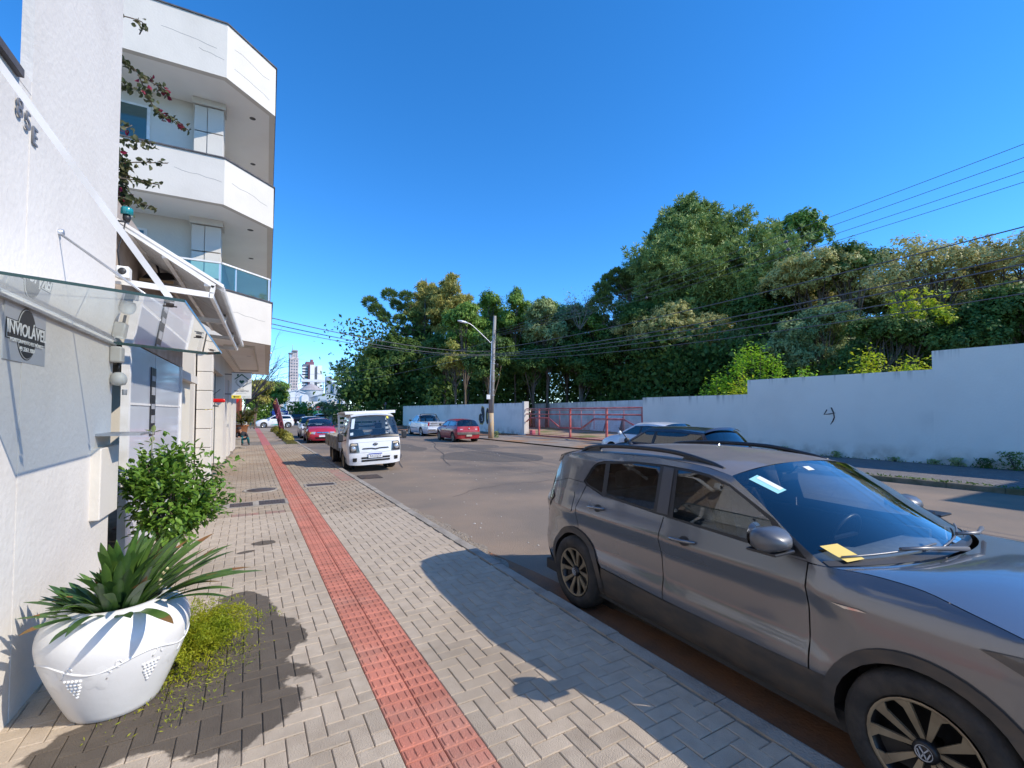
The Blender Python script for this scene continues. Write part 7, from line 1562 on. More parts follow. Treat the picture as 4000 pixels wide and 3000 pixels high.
# ================================================================ smaller things along the left sidewalk
t = thing('concrete_block', 'low grey concrete block on the sidewalk beside the seated person', 'block', (-1.28, 25.9, SWZ)); o = MB(); o.box(-.38, .22, -.35, .35, 0, .42, .02); o.build('body', concrete, t); o = MB(); o.box(-.40, .24, -.37, .37, .42, .45, .006); o.build('top_slab', concrete, t)
for k, (dx, dy, z, a) in enumerate(((0, 0, 0, .1), (.28, .05, 0, -.2), (.1, -.02, .085, .3), (-.2, .05, .085, 0))):
    b_ = MB(); b_.box(-.19, .19, -.10, .10, 0, .08, .006); q_ = b_.build('loose_paver', concrete); q_.location = (-1.28 + dx, 24.75 + dy, SWZ + z); q_.rotation_euler.z = a
    tag(q_, ('loose paver lying under the little pile by the pillar', 'loose paver at the street side of the little pile', 'tilted loose paver on top of the little pile', 'loose paver on top of the pile next to the pillar')[k], 'paver', 'pile of loose pavers')
# seated person
def person():
    base = (-1.0, 27.1, SWZ); t = thing('person', 'person in black jacket, cap and teal trousers crouching on the sidewalk', 'person', base)
    J = {'pel': (-.02, .05, .28, .15), 'sp1': (-.04, .0, .42, .15), 'sp2': (-.10, -.10, .58, .165), 'nk': (-.15, -.20, .70, .06), 'hd': (-.19, -.27, .80, .098), 'hd2': (-.20, -.29, .90, .085),
         'kL': (.20, -.12, .42, .075), 'aL': (.24, .10, .09, .050), 'tL': (.26, -.08, .05, .045), 'kR': (-.08, -.32, .40, .075), 'aR': (-.02, -.14, .09, .050), 'tR': (-.06, -.32, .05, .045),
         'sL': (.08, -.08, .62, .075), 'eL': (.20, -.26, .46, .052), 'hL': (.06, -.42, .44, .036), 'sR': (-.26, -.12, .62, .075), 'eR': (-.30, -.34, .48, .052), 'hR': (-.16, -.44, .46, .036)}
    E_ = [('pel', 'sp1'), ('sp1', 'sp2'), ('sp2', 'nk'), ('nk', 'hd'), ('hd', 'hd2'), ('pel', 'kL'), ('kL', 'aL'), ('aL', 'tL'), ('pel', 'kR'), ('kR', 'aR'), ('aR', 'tR'), ('sp2', 'sL'), ('sL', 'eL'), ('eL', 'hL'), ('sp2', 'sR'), ('sR', 'eR'), ('eR', 'hR')]
    # fingers: five short chains from each palm
    names = list(J); idx = {k: i for i, k in enumerate(names)}
    for hnd in ('hL', 'hR'):
        x, y, z, _ = J[hnd]
        for k in range(5):
            a = (k - 2) * .35; n1, n2 = f'{hnd}f{k}a', f'{hnd}f{k}b'; ln = (.055, .075, .08, .075, .06)[k] if k else .05
            J[n1] = (x + .028 * (k - 2) * .7, y - .045, z - .005, .010); J[n2] = (x + .028 * (k - 2) * .9, y - .045 - ln * .7, z - .03, .008); E_ += [(hnd, n1), (n1, n2)]
    names = list(J); idx = {k: i for i, k in enumerate(names)}
    me = bpy.data.meshes.new('body'); me.from_pydata([J[k][:3] for k in names], [(idx[a], idx[b]) for a, b in E_], []); ob = bpy.data.objects.new('body', me); col.objects.link(ob)
    ob.modifiers.new('s', 'SKIN'); ob.modifiers.new('d', 'SUBSURF').levels = 2
    for i, k in enumerate(names): r = J[k][3]; me.skin_vertices[0].data[i].radius = (r, r); me.skin_vertices[0].data[i].use_root = (k == 'pel')
    bpy.context.view_layer.update(); dg = bpy.context.evaluated_depsgraph_get(); m2 = bpy.data.meshes.new_from_object(ob.evaluated_get(dg)); bpy.data.objects.remove(ob)
    skin = mat('skin', (.42, .22, .14), .6); jack = mat('black_jacket', (.02, .02, .024), .8); trou = mat('teal_trousers', (.01, .12, .14), .85); shoe = mat('shoe', (.05, .04, .035), .7)
    m2.materials.clear(); [m2.materials.append(x) for x in (skin, jack, trou, shoe)]
    segs = []
    for a, b in E_:
        c = 0 if a in ('nk', 'hd') or 'f' in a or a in ('hL', 'hR') else 3 if a.startswith('a') else 2 if (a == 'pel' and b[0] == 'k') or a[0] == 'k' else 1
        segs.append((Vector(J[a][:3]), Vector(J[b][:3]), c))
    for p in m2.polygons:
        best = min(segs, key=lambda s: ((lambda ab, tt: (s[0] + ab * tt - p.center).length)(s[1] - s[0], max(0, min(1, (p.center - s[0]).dot(s[1] - s[0]) / max(1e-9, (s[1] - s[0]).length_squared)))))); p.material_index = best[2]; p.use_smooth = True
    link('body', m2, t)
    hc = Vector((-.195, -.28, .86)); o = MB()
    o.lathe([(0, .105), (.05, .095), (.09, .055), (.104, .01), (.106, -.01)], 20, tuple(hc)); o.box(hc.x - .075, hc.x + .06, hc.y - .20, hc.y - .08, hc.z - .004, hc.z + .006, .003); o.build('cap', jack, t)
    for sx in (-1, 1):
        o = MB(); o.lathe([(0, .014), (.010, .010), (.014, 0), (0, -.012)], 8, (hc.x + sx * .036, hc.y - .092, hc.z - .035)); o.build('eye', mat('eye_dark', (.03, .02, .02), .3), t)
        o = MB(); o.lathe([(0, .03), (.016, .02), (.02, 0), (.012, -.03), (0, -.035)], 8, (hc.x + sx * .098, hc.y + .0, hc.z - .04)); o.build('ear', skin, t)
    o = MB(); o.add([(hc.x - .014, hc.y - .09, hc.z - .07), (hc.x + .014, hc.y - .09, hc.z - .07), (hc.x, hc.y - .122, hc.z - .066), (hc.x, hc.y - .095, hc.z - .025)], [(0, 1, 2), (0, 2, 3), (1, 3, 2)]); o.build('nose', skin, t)
    o = MB(); o.bar((hc.x - .026, hc.y - .088, hc.z - .095), (hc.x + .026, hc.y - .088, hc.z - .095), .010, .010); o.build('mouth', mat('lip', (.28, .10, .08), .6), t)
person()
# potted palm
pp = thing('potted_palm', 'feathery palm in a terracotta pot before the restaurant front', 'plant', (-1.55, 37.8, SWZ)); terr = mat('terracotta', (.34, .14, .06), .8, rgb2=(.26, .11, .05), vscale=4)
o = MB(); o.lathe([(0, 0), (.30, 0), (.34, .1), (.44, .68), (.48, .70), (.48, .78), (.42, .78), (.40, .66), (0, .64)], 24); o.build('pot', terr, pp)
o = MB(); o.box(-.30, -.02, -.46, -.40, .80, 1.0, .01); o.box(.08, .38, -.46, -.40, .80, 1.0, .01); o.build('white_tags', white_pl, pp)
Ps, Ns, As = [], [], []; o = MB()
for k in range(26):
    az = k * 2.4; ln = NR.uniform(.9, 1.6); up0 = NR.uniform(.5, 1.25); u = np.linspace(.1, 1, 26)[:, None]; d = np.array([math.cos(az), math.sin(az), 0]); C_ = np.array([0, 0, .65]) + d * u * ln * .60 + np.array([0, 0, 1]) * ln * (u * up0 * 1.2 - u * u * .55); o.tube([tuple(p) for p in C_[::4]], .012, 4)
    for sg in (-1, 1): Ps.append(C_); s_ = np.array([-d[1], d[0], 0]) * sg; As.append(np.tile(d * .6 + s_ + [0, 0, -.1], (26, 1))); Ns.append(np.tile([0, 0, 1.0], (26, 1)) + unit(26) * .3)
P, A, N = np.concatenate(Ps), np.concatenate(As), np.concatenate(Ns); A /= np.linalg.norm(A, axis=1, keepdims=True); V, Fq = leaves6(P, A, N, np.full(len(P), .34), np.full(len(P), .05)); link('fronds', bigmesh('fronds', V, Fq, leafmat('palm_leaf', (.10, .13, .03), (.22, .22, .05), 4, .3)), pp); o.build('frond_stems', bark, pp)
# feather flag
fl = thing('feather_flag', 'tall maroon feather flag banner leaning over the planted strip', 'flag', (1.28, 39.5, SWZ)); fl.scale = (.72, .8, .80)
maroon = mat('flag_maroon', (.12, .022, .035), .8, rgb2=(.15, .03, .045), vscale=3); n = 22; V, f = [], []
for k in range(n + 1):
    u = k / n; w = .62 * (1 - max(0, (u - .72) / .28) ** 2.2) * (.86 + .14 * u); xb = .0 - .85 * u ** 1.4; z = .15 + 3.25 * u
    V += [(xb, .03 * math.sin(u * 9), z), (xb - w, .05 * math.sin(u * 9 + 1), z + .02), (xb, .03 * math.sin(u * 9) + .012, z), (xb - w, .05 * math.sin(u * 9 + 1) + .012, z + .02)]
for k in range(n): a = 4 * k; f += [(a, a + 1, a + 5, a + 4), (a + 2, a + 6, a + 7, a + 3), (a + 1, a + 3, a + 7, a + 5)]
link('sail', mesh('sail', V, f, maroon, True), fl)
o = MB(); o.tube([(.02 - .85 * u ** 1.4, .0, -.0 + 3.45 * u) for u in np.linspace(0, 1, 12)], .016, 6); o.build('mast', sheet_white, fl)
text('lettering', 'AÇAITERIA', .30, mat('flag_pink', (.50, .12, .18), .8), fl, (-.62, -.06, 2.15), (R(90), R(-77), 0), ext=.004, sx=.9)
o = MB(); o.tube([(-.36 + .17 * math.cos(a), -.06, .95 + .30 * math.sin(a)) for a in np.linspace(0, 5.2, 20)], .02, 5); o.build('emblem_ring', mat('flag_pink', (.5, .12, .18), .8), fl)
o = MB(); o.tube([(-.98 + .10 * math.cos(a), -.06, 3.0 + .13 * math.sin(a)) for a in np.linspace(0, 6, 14)], .025, 5); o.build('emblem_flame', mat('flag_gold', (.55, .30, .06), .8), fl)
# planted strip along the kerb
grass_m = leafmat('verge_grass', (.12, .13, .035), (.20, .17, .06), 3, .35)
sheet('planted_strip', [pv(.95, 27.2), pv(1.52, 26.6), pv(1.52, 46), pv(1.05, 46)], SWZ + .012, mat('strip_soil', (.15, .14, .06), .95, rgb2=(.10, .12, .035), vscale=6))
n = 5000; tt = NR.uniform(27.2, 46, n); xx = NR.uniform(1.0, 1.5, n); P = np.stack([.905 - tt * SA + xx * CA, tt * CA + xx * SA, np.full(n, SWZ + .03)], -1); N = unit(n) * [1, 1, .2]; N /= np.linalg.norm(N, axis=1, keepdims=True); V, Fq = cards(P, N, .09, .25); tag(link('grass', bigmesh('grass', V, Fq, grass_m)), 'short dry grass in the planted strip', 'grass', kind='stuff')
def clump_bush(label, x, y, r, h_, leaf, gr):
    t = thing('low_shrub', label, 'shrub', (x, y, SWZ), 0, gr); d = unit(900); d[:, 2] = np.abs(d[:, 2]); P = d * NR.uniform(.6, 1, (900, 1)) * [r, r * 1.1, h_]; N = d + unit(900) * .6 + [0, 0, .3]; N /= np.linalg.norm(N, axis=1, keepdims=True); V, Fq = cards(P, N, .11, .5); link('foliage', bigmesh('foliage', V, Fq, leaf), t); o = MB(); [o.tube([(0, 0, 0), tuple(d[k] * [r, r, h_] * .7)], .012, 4) for k in range(8)]; o.build('stems', bark, t)
L_GOLD = leafmat('leaf_golden', (.30, .24, .025), (.16, .19, .03), 5, .35)
for k, (y, r, h_) in enumerate(((30.6, .34, .52), (33.2, .36, .52), (36.0, .38, .55), (44.0, .45, .55))):
    x, yy = pv(1.25, y); clump_bush(('golden green low shrub nearest the red car', 'golden low shrub second from the red car', 'golden low shrub at the foot of the flag', 'golden low shrub beyond the flag')[k], x, yy, r, h_, L_GOLD if k else L_OLIVE, 'low shrubs in the planted strip')
# weeds along the foot of the far wall
for k, (px, h_, r) in enumerate(((3965, .55, .26), (3850, .30, .16), (3740, .26, .14), (3650, .16, .10), (3500, .14, .12), (3270, .22, .10), (3060, .28, .16), (1945, .45, .18))):
    x, y = wl(px); t = thing('wall_weed', ('large dark weed at the wall foot by the right picture edge', 'second weed from the right edge at the wall foot', 'third weed from the right edge at the wall foot', 'fourth weed from the right edge at the wall foot', 'thin weed at the wall foot right of the painted mark', 'climbing weed stain below the painted mark', 'weed at the wall foot behind the SUV roof', 'tall weed beside the utility pole foot')[k], 'weed', (x - .16, y, .13) if k < 7 else (13.9, 28.4, .06), 0, 'weeds along the far wall')
    n = int(240 * h_ / .4); P = NR.normal(size=(n, 3)) * [r * .45, r * .8, 0] + np.stack([np.zeros(n), np.zeros(n), NR.random(n) * h_], -1); N = unit(n) + [-.3, -.2, .6]; N /= np.linalg.norm(N, axis=1, keepdims=True); V, Fq = cards(P, N, .09, .4); link('leaves', bigmesh('leaves', V, Fq, L_DARK if k < 2 else L_GREY), t); o = MB(); [o.tube([(0, 0, 0), (NR.normal() * r * .3, NR.normal() * r * .6, h_ * NR.uniform(.6, 1))], .008, 4) for _ in range(6)]; o.build('stems', bark, t)
n = 1100; tt = NR.uniform(-4, 18, n); P = np.stack([20 - .085 * tt - 4.80 + NR.normal(size=n) * .08, tt, np.full(n, .15)], -1); N = unit(n); V, Fq = cards(P, N, .10, .3); tag(link('kerb_grass', bigmesh('kerb_grass', V, Fq, L_DARK)), 'dark grass tufts along the far kerb', 'grass', kind='stuff')
n = 700; tt = NR.uniform(-4, 18, n); P = np.stack([20 - .085 * tt - .05 - np.abs(NR.normal(size=n)) * .07, tt, .13 + NR.random(n) * .05], -1); V, Fq = cards(P, unit(n), .07, .4); tag(link('wall_foot_grass', bigmesh('wall_foot_grass', V, Fq, L_DARK)), 'dark weeds and litter along the foot of the far wall', 'grass', kind='stuff')
# ================================================================ the street end and the town beyond
def fbox(t, name, px0, px1, yt, yb, D, dep, m, zb=None):
    """box whose camera side fills the photo rectangle at distance D, square to the street"""
    a, b = gd(px0, yt, D), gd(px1, yt, D); c = (a + b) / 2; w = (px1 - px0) / F * D * math.cos(YAW) ** -0 / 2 * .94; z1 = a[2]; z0 = gd(px0, yb, D)[2] if zb is None else zb
    o = MB(); o.box(c[0] - w, c[0] + w, c[1], c[1] + dep, z0, z1); return o.build(name, m, t), (c[0] - w, c[0] + w, c[1], z0, z1)
def ft(name, label, cat, px, D, group=None):
    c = gd(px, 1607, D); t = thing(name, label, cat, (c[0], c[1], 0), 0, group); WB[t.name] = Vector((c[0], c[1], 0)); return t
pinkish = mat('tower_render', (.60, .52, .50), .85, rgb2=(.54, .47, .46), vscale=.1); tow_grey = mat('tower_grey', (.36, .37, .40), .85); tow_w = mat('tower_white', (.78, .77, .76), .8); tow_m = mat('tower_maroon', (.20, .09, .12), .8); tow_d = mat('tower_dark', (.12, .14, .18), .6); win = mat('tower_window', (.16, .18, .22), .3)
def grid(t, name, x0, x1, y, z0, z1, nx, nz, m, fw_=.55, fh=.5):
    me = None; dx, dz = (x1 - x0) / nx, (z1 - z0) / nz
    for i in range(nx):
        for j in range(nz):
            if me is None: me = MB().box(-dx * fw_ / 2, dx * fw_ / 2, -.12, .02, -dz * fh / 2, dz * fh / 2).mesh(name, m)
            link(name, me, t, (x0 + dx * (i + .5), y, z0 + dz * (j + .5)))
T = ft('apartment_tower', 'tall slender pinkish tower in the distance with a mast on top', 'tower', 1148, 330)
_, (x0, x1, y, z0, z1) = fbox(T, 'shaft', 1134, 1167, 1398, 1600, 330, 9, pinkish, 0); grid(T, 'window', x0 + .4, x1 - .4, y, 12, z1 - 1, 3, 13, win)
_, (a0, a1, yy, _, _) = fbox(T, 'upper_shaft', 1140, 1164, 1370, 1398, 331, 7, pinkish); grid(T, 'window', a0 + .3, a1 - .3, yy, gd(1150, 1396, 331)[2], gd(1150, 1374, 331)[2], 3, 4, win)
fbox(T, 'crown_box', 1142, 1163, 1366, 1371, 330, 8, tow_grey); fbox(T, 'stair_shaft', 1130, 1136, 1378, 1600, 329.5, 9, tow_grey, 0); fbox(T, 'ledge', 1128, 1146, 1377, 1380, 329, 8, tow_grey)
o = MB(); c = gd(1143, 1366, 331); o.tube([tuple(c), (c[0], c[1], c[2] + 3.6)], .18, 6); o.build('mast', tow_grey, T)
T = ft('apartment_tower', 'white and maroon apartment tower with dark balconies in the distance', 'tower', 1222, 300)
fbox(T, 'white_wing', 1240, 1258, 1428, 1600, 300, 12, tow_w, 0); fbox(T, 'white_wing', 1212, 1229, 1425, 1600, 299, 12, tow_w, 0); fbox(T, 'recess', 1229, 1240, 1430, 1600, 301, 11, mat('tower_recess', (.5, .42, .38), .8), 0)
_, (x0, x1, y, _, z1) = fbox(T, 'maroon_core', 1196, 1227, 1413, 1600, 303, 10, tow_m, 0); fbox(T, 'maroon_edge', 1206, 1212, 1425, 1600, 298.5, 10, tow_m, 0)
_, (x0, x1, y, _, z1) = fbox(T, 'balcony_wing', 1184, 1207, 1422, 1600, 300, 10, tow_d, 0)
for k in range(13): z = 8 + k * (z1 - 9) / 13; o = MB(); o.box(x0 - .5, x1 - .9, y - .9, y, z, z + .9); o.build('balcony', tow_w, T)
o = MB(); c = gd(1219, 1413, 303); o.lathe([(1.0, 0), (1.0, 1.7), (0, 1.8)], 14, (c[0], c[1] + 3, c[2])); o.build('water_tank', tow_m, T)
met_w = mat('silo_metal', (.50, .52, .53), .5, metal=.3, rgb2=(.42, .44, .46), vscale=.6); met_r = mat('silo_roof', (.42, .38, .37), .7, rgb2=(.34, .3, .29), vscale=.5); shed_w = mat('shed_white', (.72, .74, .76), .6, rgb2=(.62, .65, .68), vscale=.3); shed_b = mat('shed_bluegrey', (.30, .36, .42), .6)
S_ = ft('grain_silo', 'grey round grain silo with conical roof beyond the street end', 'silo', 1216, 150); c = gd(1216, 1519, 150); r = 45 / F * 150
o = MB(); o.lathe([(r, 0), (r, c[2] - .4)], 28, (c[0], c[1], 0)); o.build('drum', met_w, S_); o = MB(); o.lathe([(r * 1.06, c[2] - .5), (r * .55, c[2] + .75), (.25, c[2] + 1.7), (0, c[2] + 1.8)], 28, (c[0], c[1], 0), smooth=False); o.build('cone_roof', met_r, S_)
for k in range(6): o = MB(); o.lathe([(r + .03, 1 + k * 1.3), (r + .08, 1.06 + k * 1.3), (r + .03, 1.12 + k * 1.3)], 28, (c[0], c[1], 0)); o.build('hoop', met_w, S_)
T = ft('conveyor_bridge', 'long pale conveyor bridge spanning between the silo and the elevator tower', 'conveyor', 1230, 165); fbox(T, 'gallery', 1176, 1276, 1482, 1492, 165, 2.5, shed_w); fbox(T, 'gallery', 1296, 1420, 1480, 1488, 165, 2.5, shed_w)
for px in (1186, 1262): fbox(T, 'trestle', px, px + 3, 1491, 1600, 165.5, 1, met_w, 0)
T = ft('elevator_tower', 'blue grey concrete elevator tower beside the conveyor', 'tower', 1290, 160); fbox(T, 'main_shaft', 1275, 1296, 1470, 1600, 160, 4, shed_b, 0); fbox(T, 'white_shaft', 1297, 1304, 1490, 1600, 160.5, 4, shed_w, 0); fbox(T, 'low_shaft', 1305, 1317, 1492, 1600, 160, 4, shed_b, 0); fbox(T, 'annex', 1322, 1362, 1510, 1600, 161, 5, shed_w, 0); fbox(T, 'hatch', 1307, 1311, 1495, 1499, 159.8, .3, dark_in)
def gable(name, label, px0, px1, ye, ya, D, dep, mw, mr, gr=None):
    T = ft(name, label, 'building', (px0 + px1) / 2, D, gr); a, b = gd(px0, ye, D), gd(px1, ye, D); y = (a[1] + b[1]) / 2; z0, z1 = a[2], gd((px0 + px1) / 2, ya, D)[2]; xm = (a[0] + b[0]) / 2
    o = MB(); o.add([(a[0], y, 0), (b[0], y, 0), (b[0], y, z0), (xm, y, z1), (a[0], y, z0), (a[0], y + dep, 0), (b[0], y + dep, 0), (b[0], y + dep, z0), (xm, y + dep, z1), (a[0], y + dep, z0)], [(0, 1, 2, 3, 4), (9, 8, 7, 6, 5), (0, 4, 9, 5), (1, 6, 7, 2)]); o.build('walls', mw, T)
    o = MB(); e = .25; o.add([(a[0] - e, y - e, z0 - .1), (xm, y - e, z1 + .06), (b[0] + e, y - e, z0 - .1), (a[0] - e, y + dep, z0 - .1), (xm, y + dep, z1 + .06), (b[0] + e, y + dep, z0 - .1), (a[0] - e, y - e, z0 + .1), (xm, y - e, z1 + .28), (b[0] + e, y - e, z0 + .1), (a[0] - e, y + dep, z0 + .1), (xm, y + dep, z1 + .28), (b[0] + e, y + dep, z0 + .1)], [(0, 3, 4, 1), (1, 4, 5, 2), (6, 7, 10, 9), (7, 8, 11, 10), (0, 1, 7, 6), (1, 2, 8, 7), (0, 6, 9, 3), (2, 5, 11, 8)]); o.build('roof', mr, T)
    for k in range(6): zz = .3 + (z0 - .5) * k / 6; o = MB(); o.box(a[0] + .1, b[0] - .1, y - .06, y, zz, zz + .12); o.build('cladding_rib', mr, T)
    return T
gable('warehouse', 'blue grey gabled warehouse right of the silo', 1240, 1338, 1546, 1535, 112, 22, mat('clad_blue', (.42, .50, .56), .5), shed_b)
gable('warehouse', 'white gabled shed left of the silo', 1118, 1190, 1534, 1526, 120, 20, shed_w, shed_w)
T = ft('vaulted_shed', 'small white vaulted shed before the silo', 'building', 1192, 105); c = gd(1192, 1560, 105); o = MB(); o.prism([(-.75, 0)] + [(.75 * math.cos(a), 5.0 + .75 * math.sin(a)) for a in np.linspace(math.pi, 0, 12)] + [(.75, 0)], lambda a, b, h_: (c[0] + a, c[1] + h_, b), 8); o.build('vault', shed_w, T)
T = ft('pale_hall', 'long cream hall left of the distant towers', 'building', 1110, 170); fbox(T, 'wall', 1060, 1136, 1500, 1600, 170, 14, mat('cream_render', (.68, .66, .60), .8), 0); fbox(T, 'parapet', 1058, 1138, 1497, 1501, 169.6, 15, tow_w)
T = ft('filling_station', 'white filling station with canopy fascia across the cross street', 'building', 1290, 84)
fbox(T, 'sign_block', 1200, 1241, 1569, 1603, 84, 5, tow_w); fbox(T, 'block_side', 1185, 1200, 1571, 1612, 84.5, 5, shed_b, 0); fbox(T, 'canopy', 1276, 1338, 1563, 1584, 84, 9, tow_w); fbox(T, 'canopy_under', 1278, 1350, 1584, 1588, 84.6, 9, shed_b); fbox(T, 'kiosk', 1262, 1360, 1588, 1640, 92, 4, mat('kiosk_dark', (.10, .12, .14), .6), 0)
for px in (1277, 1330): fbox(T, 'column', px, px + 4, 1584, 1640, 85.5, .5, tow_w, 0)
fbox(T, 'kiosk_window', 1289, 1308, 1606, 1620, 91.6, .3, mat('pale_sign', (.6, .68, .66), .5)); fbox(T, 'green_fascia', 1194, 1259, 1605, 1615, 80, 1.2, mat('fascia_green', (.01, .26, .10), .5)); fbox(T, 'orange_panel', 1204, 1218, 1591, 1604, 80.2, .4, mat('panel_orange', (.65, .16, .03), .5))  # kiosk window is a plain pale panel
for px in (1198, 1228, 1254): fbox(T, 'fascia_post', px, px + 2, 1615, 1645, 80.4, .2, galv, 0)
T = ft('billboard', 'blue billboard above the white hatchback at the street end', 'sign', 1095, 68); fbox(T, 'panel', 1064, 1124, 1604, 1622, 68, .12, mat('sign_blue', (.01, .045, .32), .5)); fbox(T, 'print', 1070, 1084, 1607, 1613, 67.9, .05, white_pl); fbox(T, 'print', 1096, 1120, 1609, 1613, 67.9, .05, white_pl); fbox(T, 'print', 1100, 1116, 1615, 1618, 67.9, .05, white_pl)
for px in (1072, 1112): fbox(T, 'leg', px, px + 2, 1622, 1650, 68.05, .08, galv, 0)
T = ft('utility_pole', 'distant utility pole with a white transformer beyond the cross street', 'pole', 1082, 72); c = gd(1082, 1530, 72); o = MB(); o.tube([(c[0], c[1], 0), (c[0], c[1], c[2])], [.17, .12], 10); o.build('shaft', conc_pole, T); o = MB(); o.box(c[0] - .9, c[0] - .35, c[1] - .25, c[1] + .25, c[2] - 1.7, c[2] - .95, .04); o.build('transformer', white_pl, T); o = MB(); o.bar((c[0] - 1, c[1], c[2] - .3), (c[0] + 1, c[1], c[2] - .3), .1, .1); o.build('crossarm', wood_brown, T)
T = ft('lattice_mast', 'thin dark lattice conveyor leg slanting up before the towers', 'mast', 1150, 90); a, b = gd(1150, 1660, 90), gd(1172, 1462, 90)
for d in (-.22, .22): o = MB(); o.tube([(a[0] + d * 1.6, a[1], 0), (b[0] + d, b[1], b[2])], .06, 6); o.build('leg', galv, T)
for k in range(14): u = k / 14; p_, q_ = a + (b - a) * u, a + (b - a) * (u + 1 / 14); o = MB(); o.tube([(p_[0] - .25, p_[1], max(0, p_[2])), (q_[0] + .25, q_[1], max(.1, q_[2]))], .03, 4); o.build('brace', galv, T)
o = MB(); o.tube([tuple(b), tuple(gd(1178, 1470, 90)), tuple(gd(1190, 1480, 90))], .2, 8); o.build('spout', met_w, T)
# hedge, trees and restaurant front on the left, before and beyond the cross street
GL = 'trees at the left street end'
broad('broadleaf_tree', 'green leafy tree at the left beyond the cross street', 985, 1125, 1495, 1620, 72, L_MID, 11, .34, 6, 30, .6, GL); broad('broadleaf_tree', 'brown green tree below the bare branches at the left', 930, 1065, 1480, 1600, 62, L_OLIVE, 10, .32, 5, 30, .55, GL)
bare('bare_tree', 'bare branched tree with white lanterns beside the balconies', 960, 1580, 46, [(1030, 1350), (1075, 1345), (1095, 1400), (1120, 1400), (1110, 1470), (1060, 1440), (1020, 1420), (1090, 1490), (1000, 1480)], mat('dark_twig', (.09, .075, .07), .95), GL, .12)
for k, (px, py) in enumerate(((1058, 1380), (1051, 1394), (1049, 1421), (1046, 1446), (1028, 1433))):
    c = gd(px, py, 45); t = thing('lantern', ('topmost white lantern in the bare tree', 'second white lantern from the top in the bare tree', 'third white lantern from the top in the bare tree', 'lowest white lantern at the right in the bare tree', 'lowest white lantern at the left in the bare tree')[k], 'lantern', tuple(c), 0, 'white lanterns in the bare tree'); o = MB(); o.lathe([(0, -.10), (.10, -.06), (.13, .02), (.06, .12), (0, .13)], 12); o.build('shade', white_pl, t); o = MB(); o.tube([(0, 0, .12), (.02, 0, .4)], .008, 4); o.build('cord', iron, t)
mass('street_end_hedge', 'green hedge and shrubs beyond the cross street', [(gd(px, 1607, D)[0], gd(px, 1607, D)[1], h_) for px, D, h_ in ((985, 66, 3.4), (1005, 67, 3.6), (1030, 68, 3.8), (1055, 69, 3.2), (1020, 70, 4.0), (1150, 74, 2.8), (1165, 74, 3.4), (1185, 74, 3.2), (1205, 74, 2.5), (1320, 74, 2.0), (1345, 74, 3.0))], L_MID, 500, .34, .8, .8)
broad('broadleaf_tree', 'small feathery street tree before the green fascia', 1232, 1312, 1572, 1632, 70, L_GREY, 7, .26, 4, 22, .4, GL)
re = wthing('restaurant_front', 'rustic dark red timber restaurant front beyond the apartment building', 'building', (-3.2, 32, .12))
redw = mat('dark_red_timber', (.16, .045, .03), .7, rgb2=(.11, .03, .022), vscale=4)
o = MB(); o.box(-8, -2.2, 24.9, 46, .1, 3.4); o.build('wall', mat('rustic_wall', (.20, .11, .08), .85, rgb2=(.12, .07, .05), vscale=1), re)
o = MB(); o.add([(-8, 24.8, 4.4), (-1.75, 24.8, 3.2), (-1.75, 46.2, 3.2), (-8, 46.2, 4.4), (-8, 24.8, 4.5), (-1.75, 24.8, 3.3), (-1.75, 46.2, 3.3), (-8, 46.2, 4.5)], [(0, 1, 2, 3), (7, 6, 5, 4), (0, 4, 5, 1), (1, 5, 6, 2)]); o.build('roof', redw, re)
for y in (26.2, 29.0, 32.0, 35.2, 38.5, 42, 45.8): o = MB(); o.box(-2.02, -1.84, y, y + .18, .12, 3.22); o.build('post', redw if y < 45 else mat('brick_red', (.34, .10, .06), .8), re)
for y in (27.0, 30.2, 33.0): o = MB(); o.box(-2.20, -2.14, y, y + 1.2, .9, 2.6); f_ = o.build('window', white_steel, re); o = MB(); o.box(-2.14, -2.13, y + .08, y + 1.12, 1.0, 2.5); o.build('pane', shop_gl, f_)
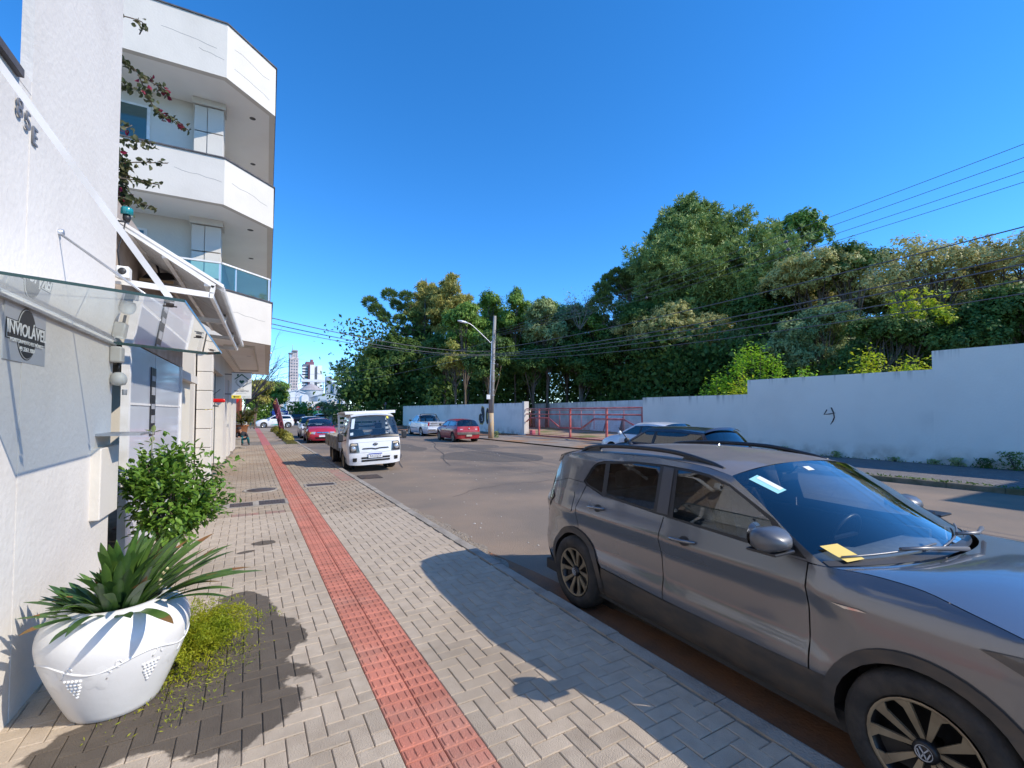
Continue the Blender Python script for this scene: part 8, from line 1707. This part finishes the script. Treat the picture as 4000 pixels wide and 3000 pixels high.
t = wthing('wall_sign', 'round red sign hanging from the restaurant eaves', 'sign', (-1.6, 26.0, 2.55)); o = MB(); o.lathe([(0, -.04), (.30, -.04), (.30, .04), (0, .04)], 24, (-1.45, 26, 2.5), axis='y'); o.build('disc', red_p, t); o = MB(); o.bar((-1.8, 26, 2.85), (-1.3, 26, 2.85), .03, .03); o.build('arm', iron, t)
t = wthing('trellis_gate', 'dark lattice fence panel with a white notice beyond the palm', 'fence', (-2.0, 52, .1))
for k in range(9): o = MB(); o.bar((-3.6 + k * .28, 52, .1), (-3.0 + k * .28, 52, 2.0), .04, .03, (0, 1, 0)); o.bar((-3.0 + k * .28, 52.04, .1), (-3.6 + k * .28, 52.04, 2.0), .04, .03, (0, 1, 0)); o.build('lattice_slat', wood_brown, t)
o = MB(); o.box(-2.2, -1.5, 51.92, 51.96, 1.0, 1.35); o.build('notice', white_pl, t)
for x in (-3.7, -1.0): o = MB(); o.box(x - .05, x + .05, 51.95, 52.05, .1, 2.2); o.build('post', wood_brown, t)
# buildings behind the camera on the right side, whose shade falls across the road
t = wthing('corner_house', 'plain two storey house outside the picture to the right', 'building', (24, -12, 0)); o = MB(); o.box(20.9, 30, -16, -3.6, 0, 8.5); o.build('wall', tow_w, t); o = MB(); o.box(20.7, 30.2, -16.2, -3.4, 8.5, 8.7); o.build('roof', soffit, t)

for lb, x, y in (('leafy tree behind the low building, outside the picture, rear one', -7.5, -4.0), ('leafy tree behind the low building, outside the picture, middle one', -8.5, 0.5), ('leafy tree behind the low building, outside the picture, front one', -8.0, 4.5)):  # unseen trees, added so the SUV windows reflect dark foliage
    t = thing('broadleaf_tree', lb, 'tree', (x, y, 0), 0, 'trees behind the low building'); WB[t.name] = Vector((x, y, 0)); c = np.array([x, y, 6.2])
    bl_ = [(c + NR.normal(size=3) * [1.1, 1.3, .9], (1.3, 1.3, 1.1)) for _ in range(7)]; P, N = clump_points(bl_, 14, 40, .6); V, Fq = cards(P, N, .30); link('crown', bigmesh('crown', V, Fq, L_DARK), t); limbs(np.array([x, y, 0]), c, bl_, .2, t)
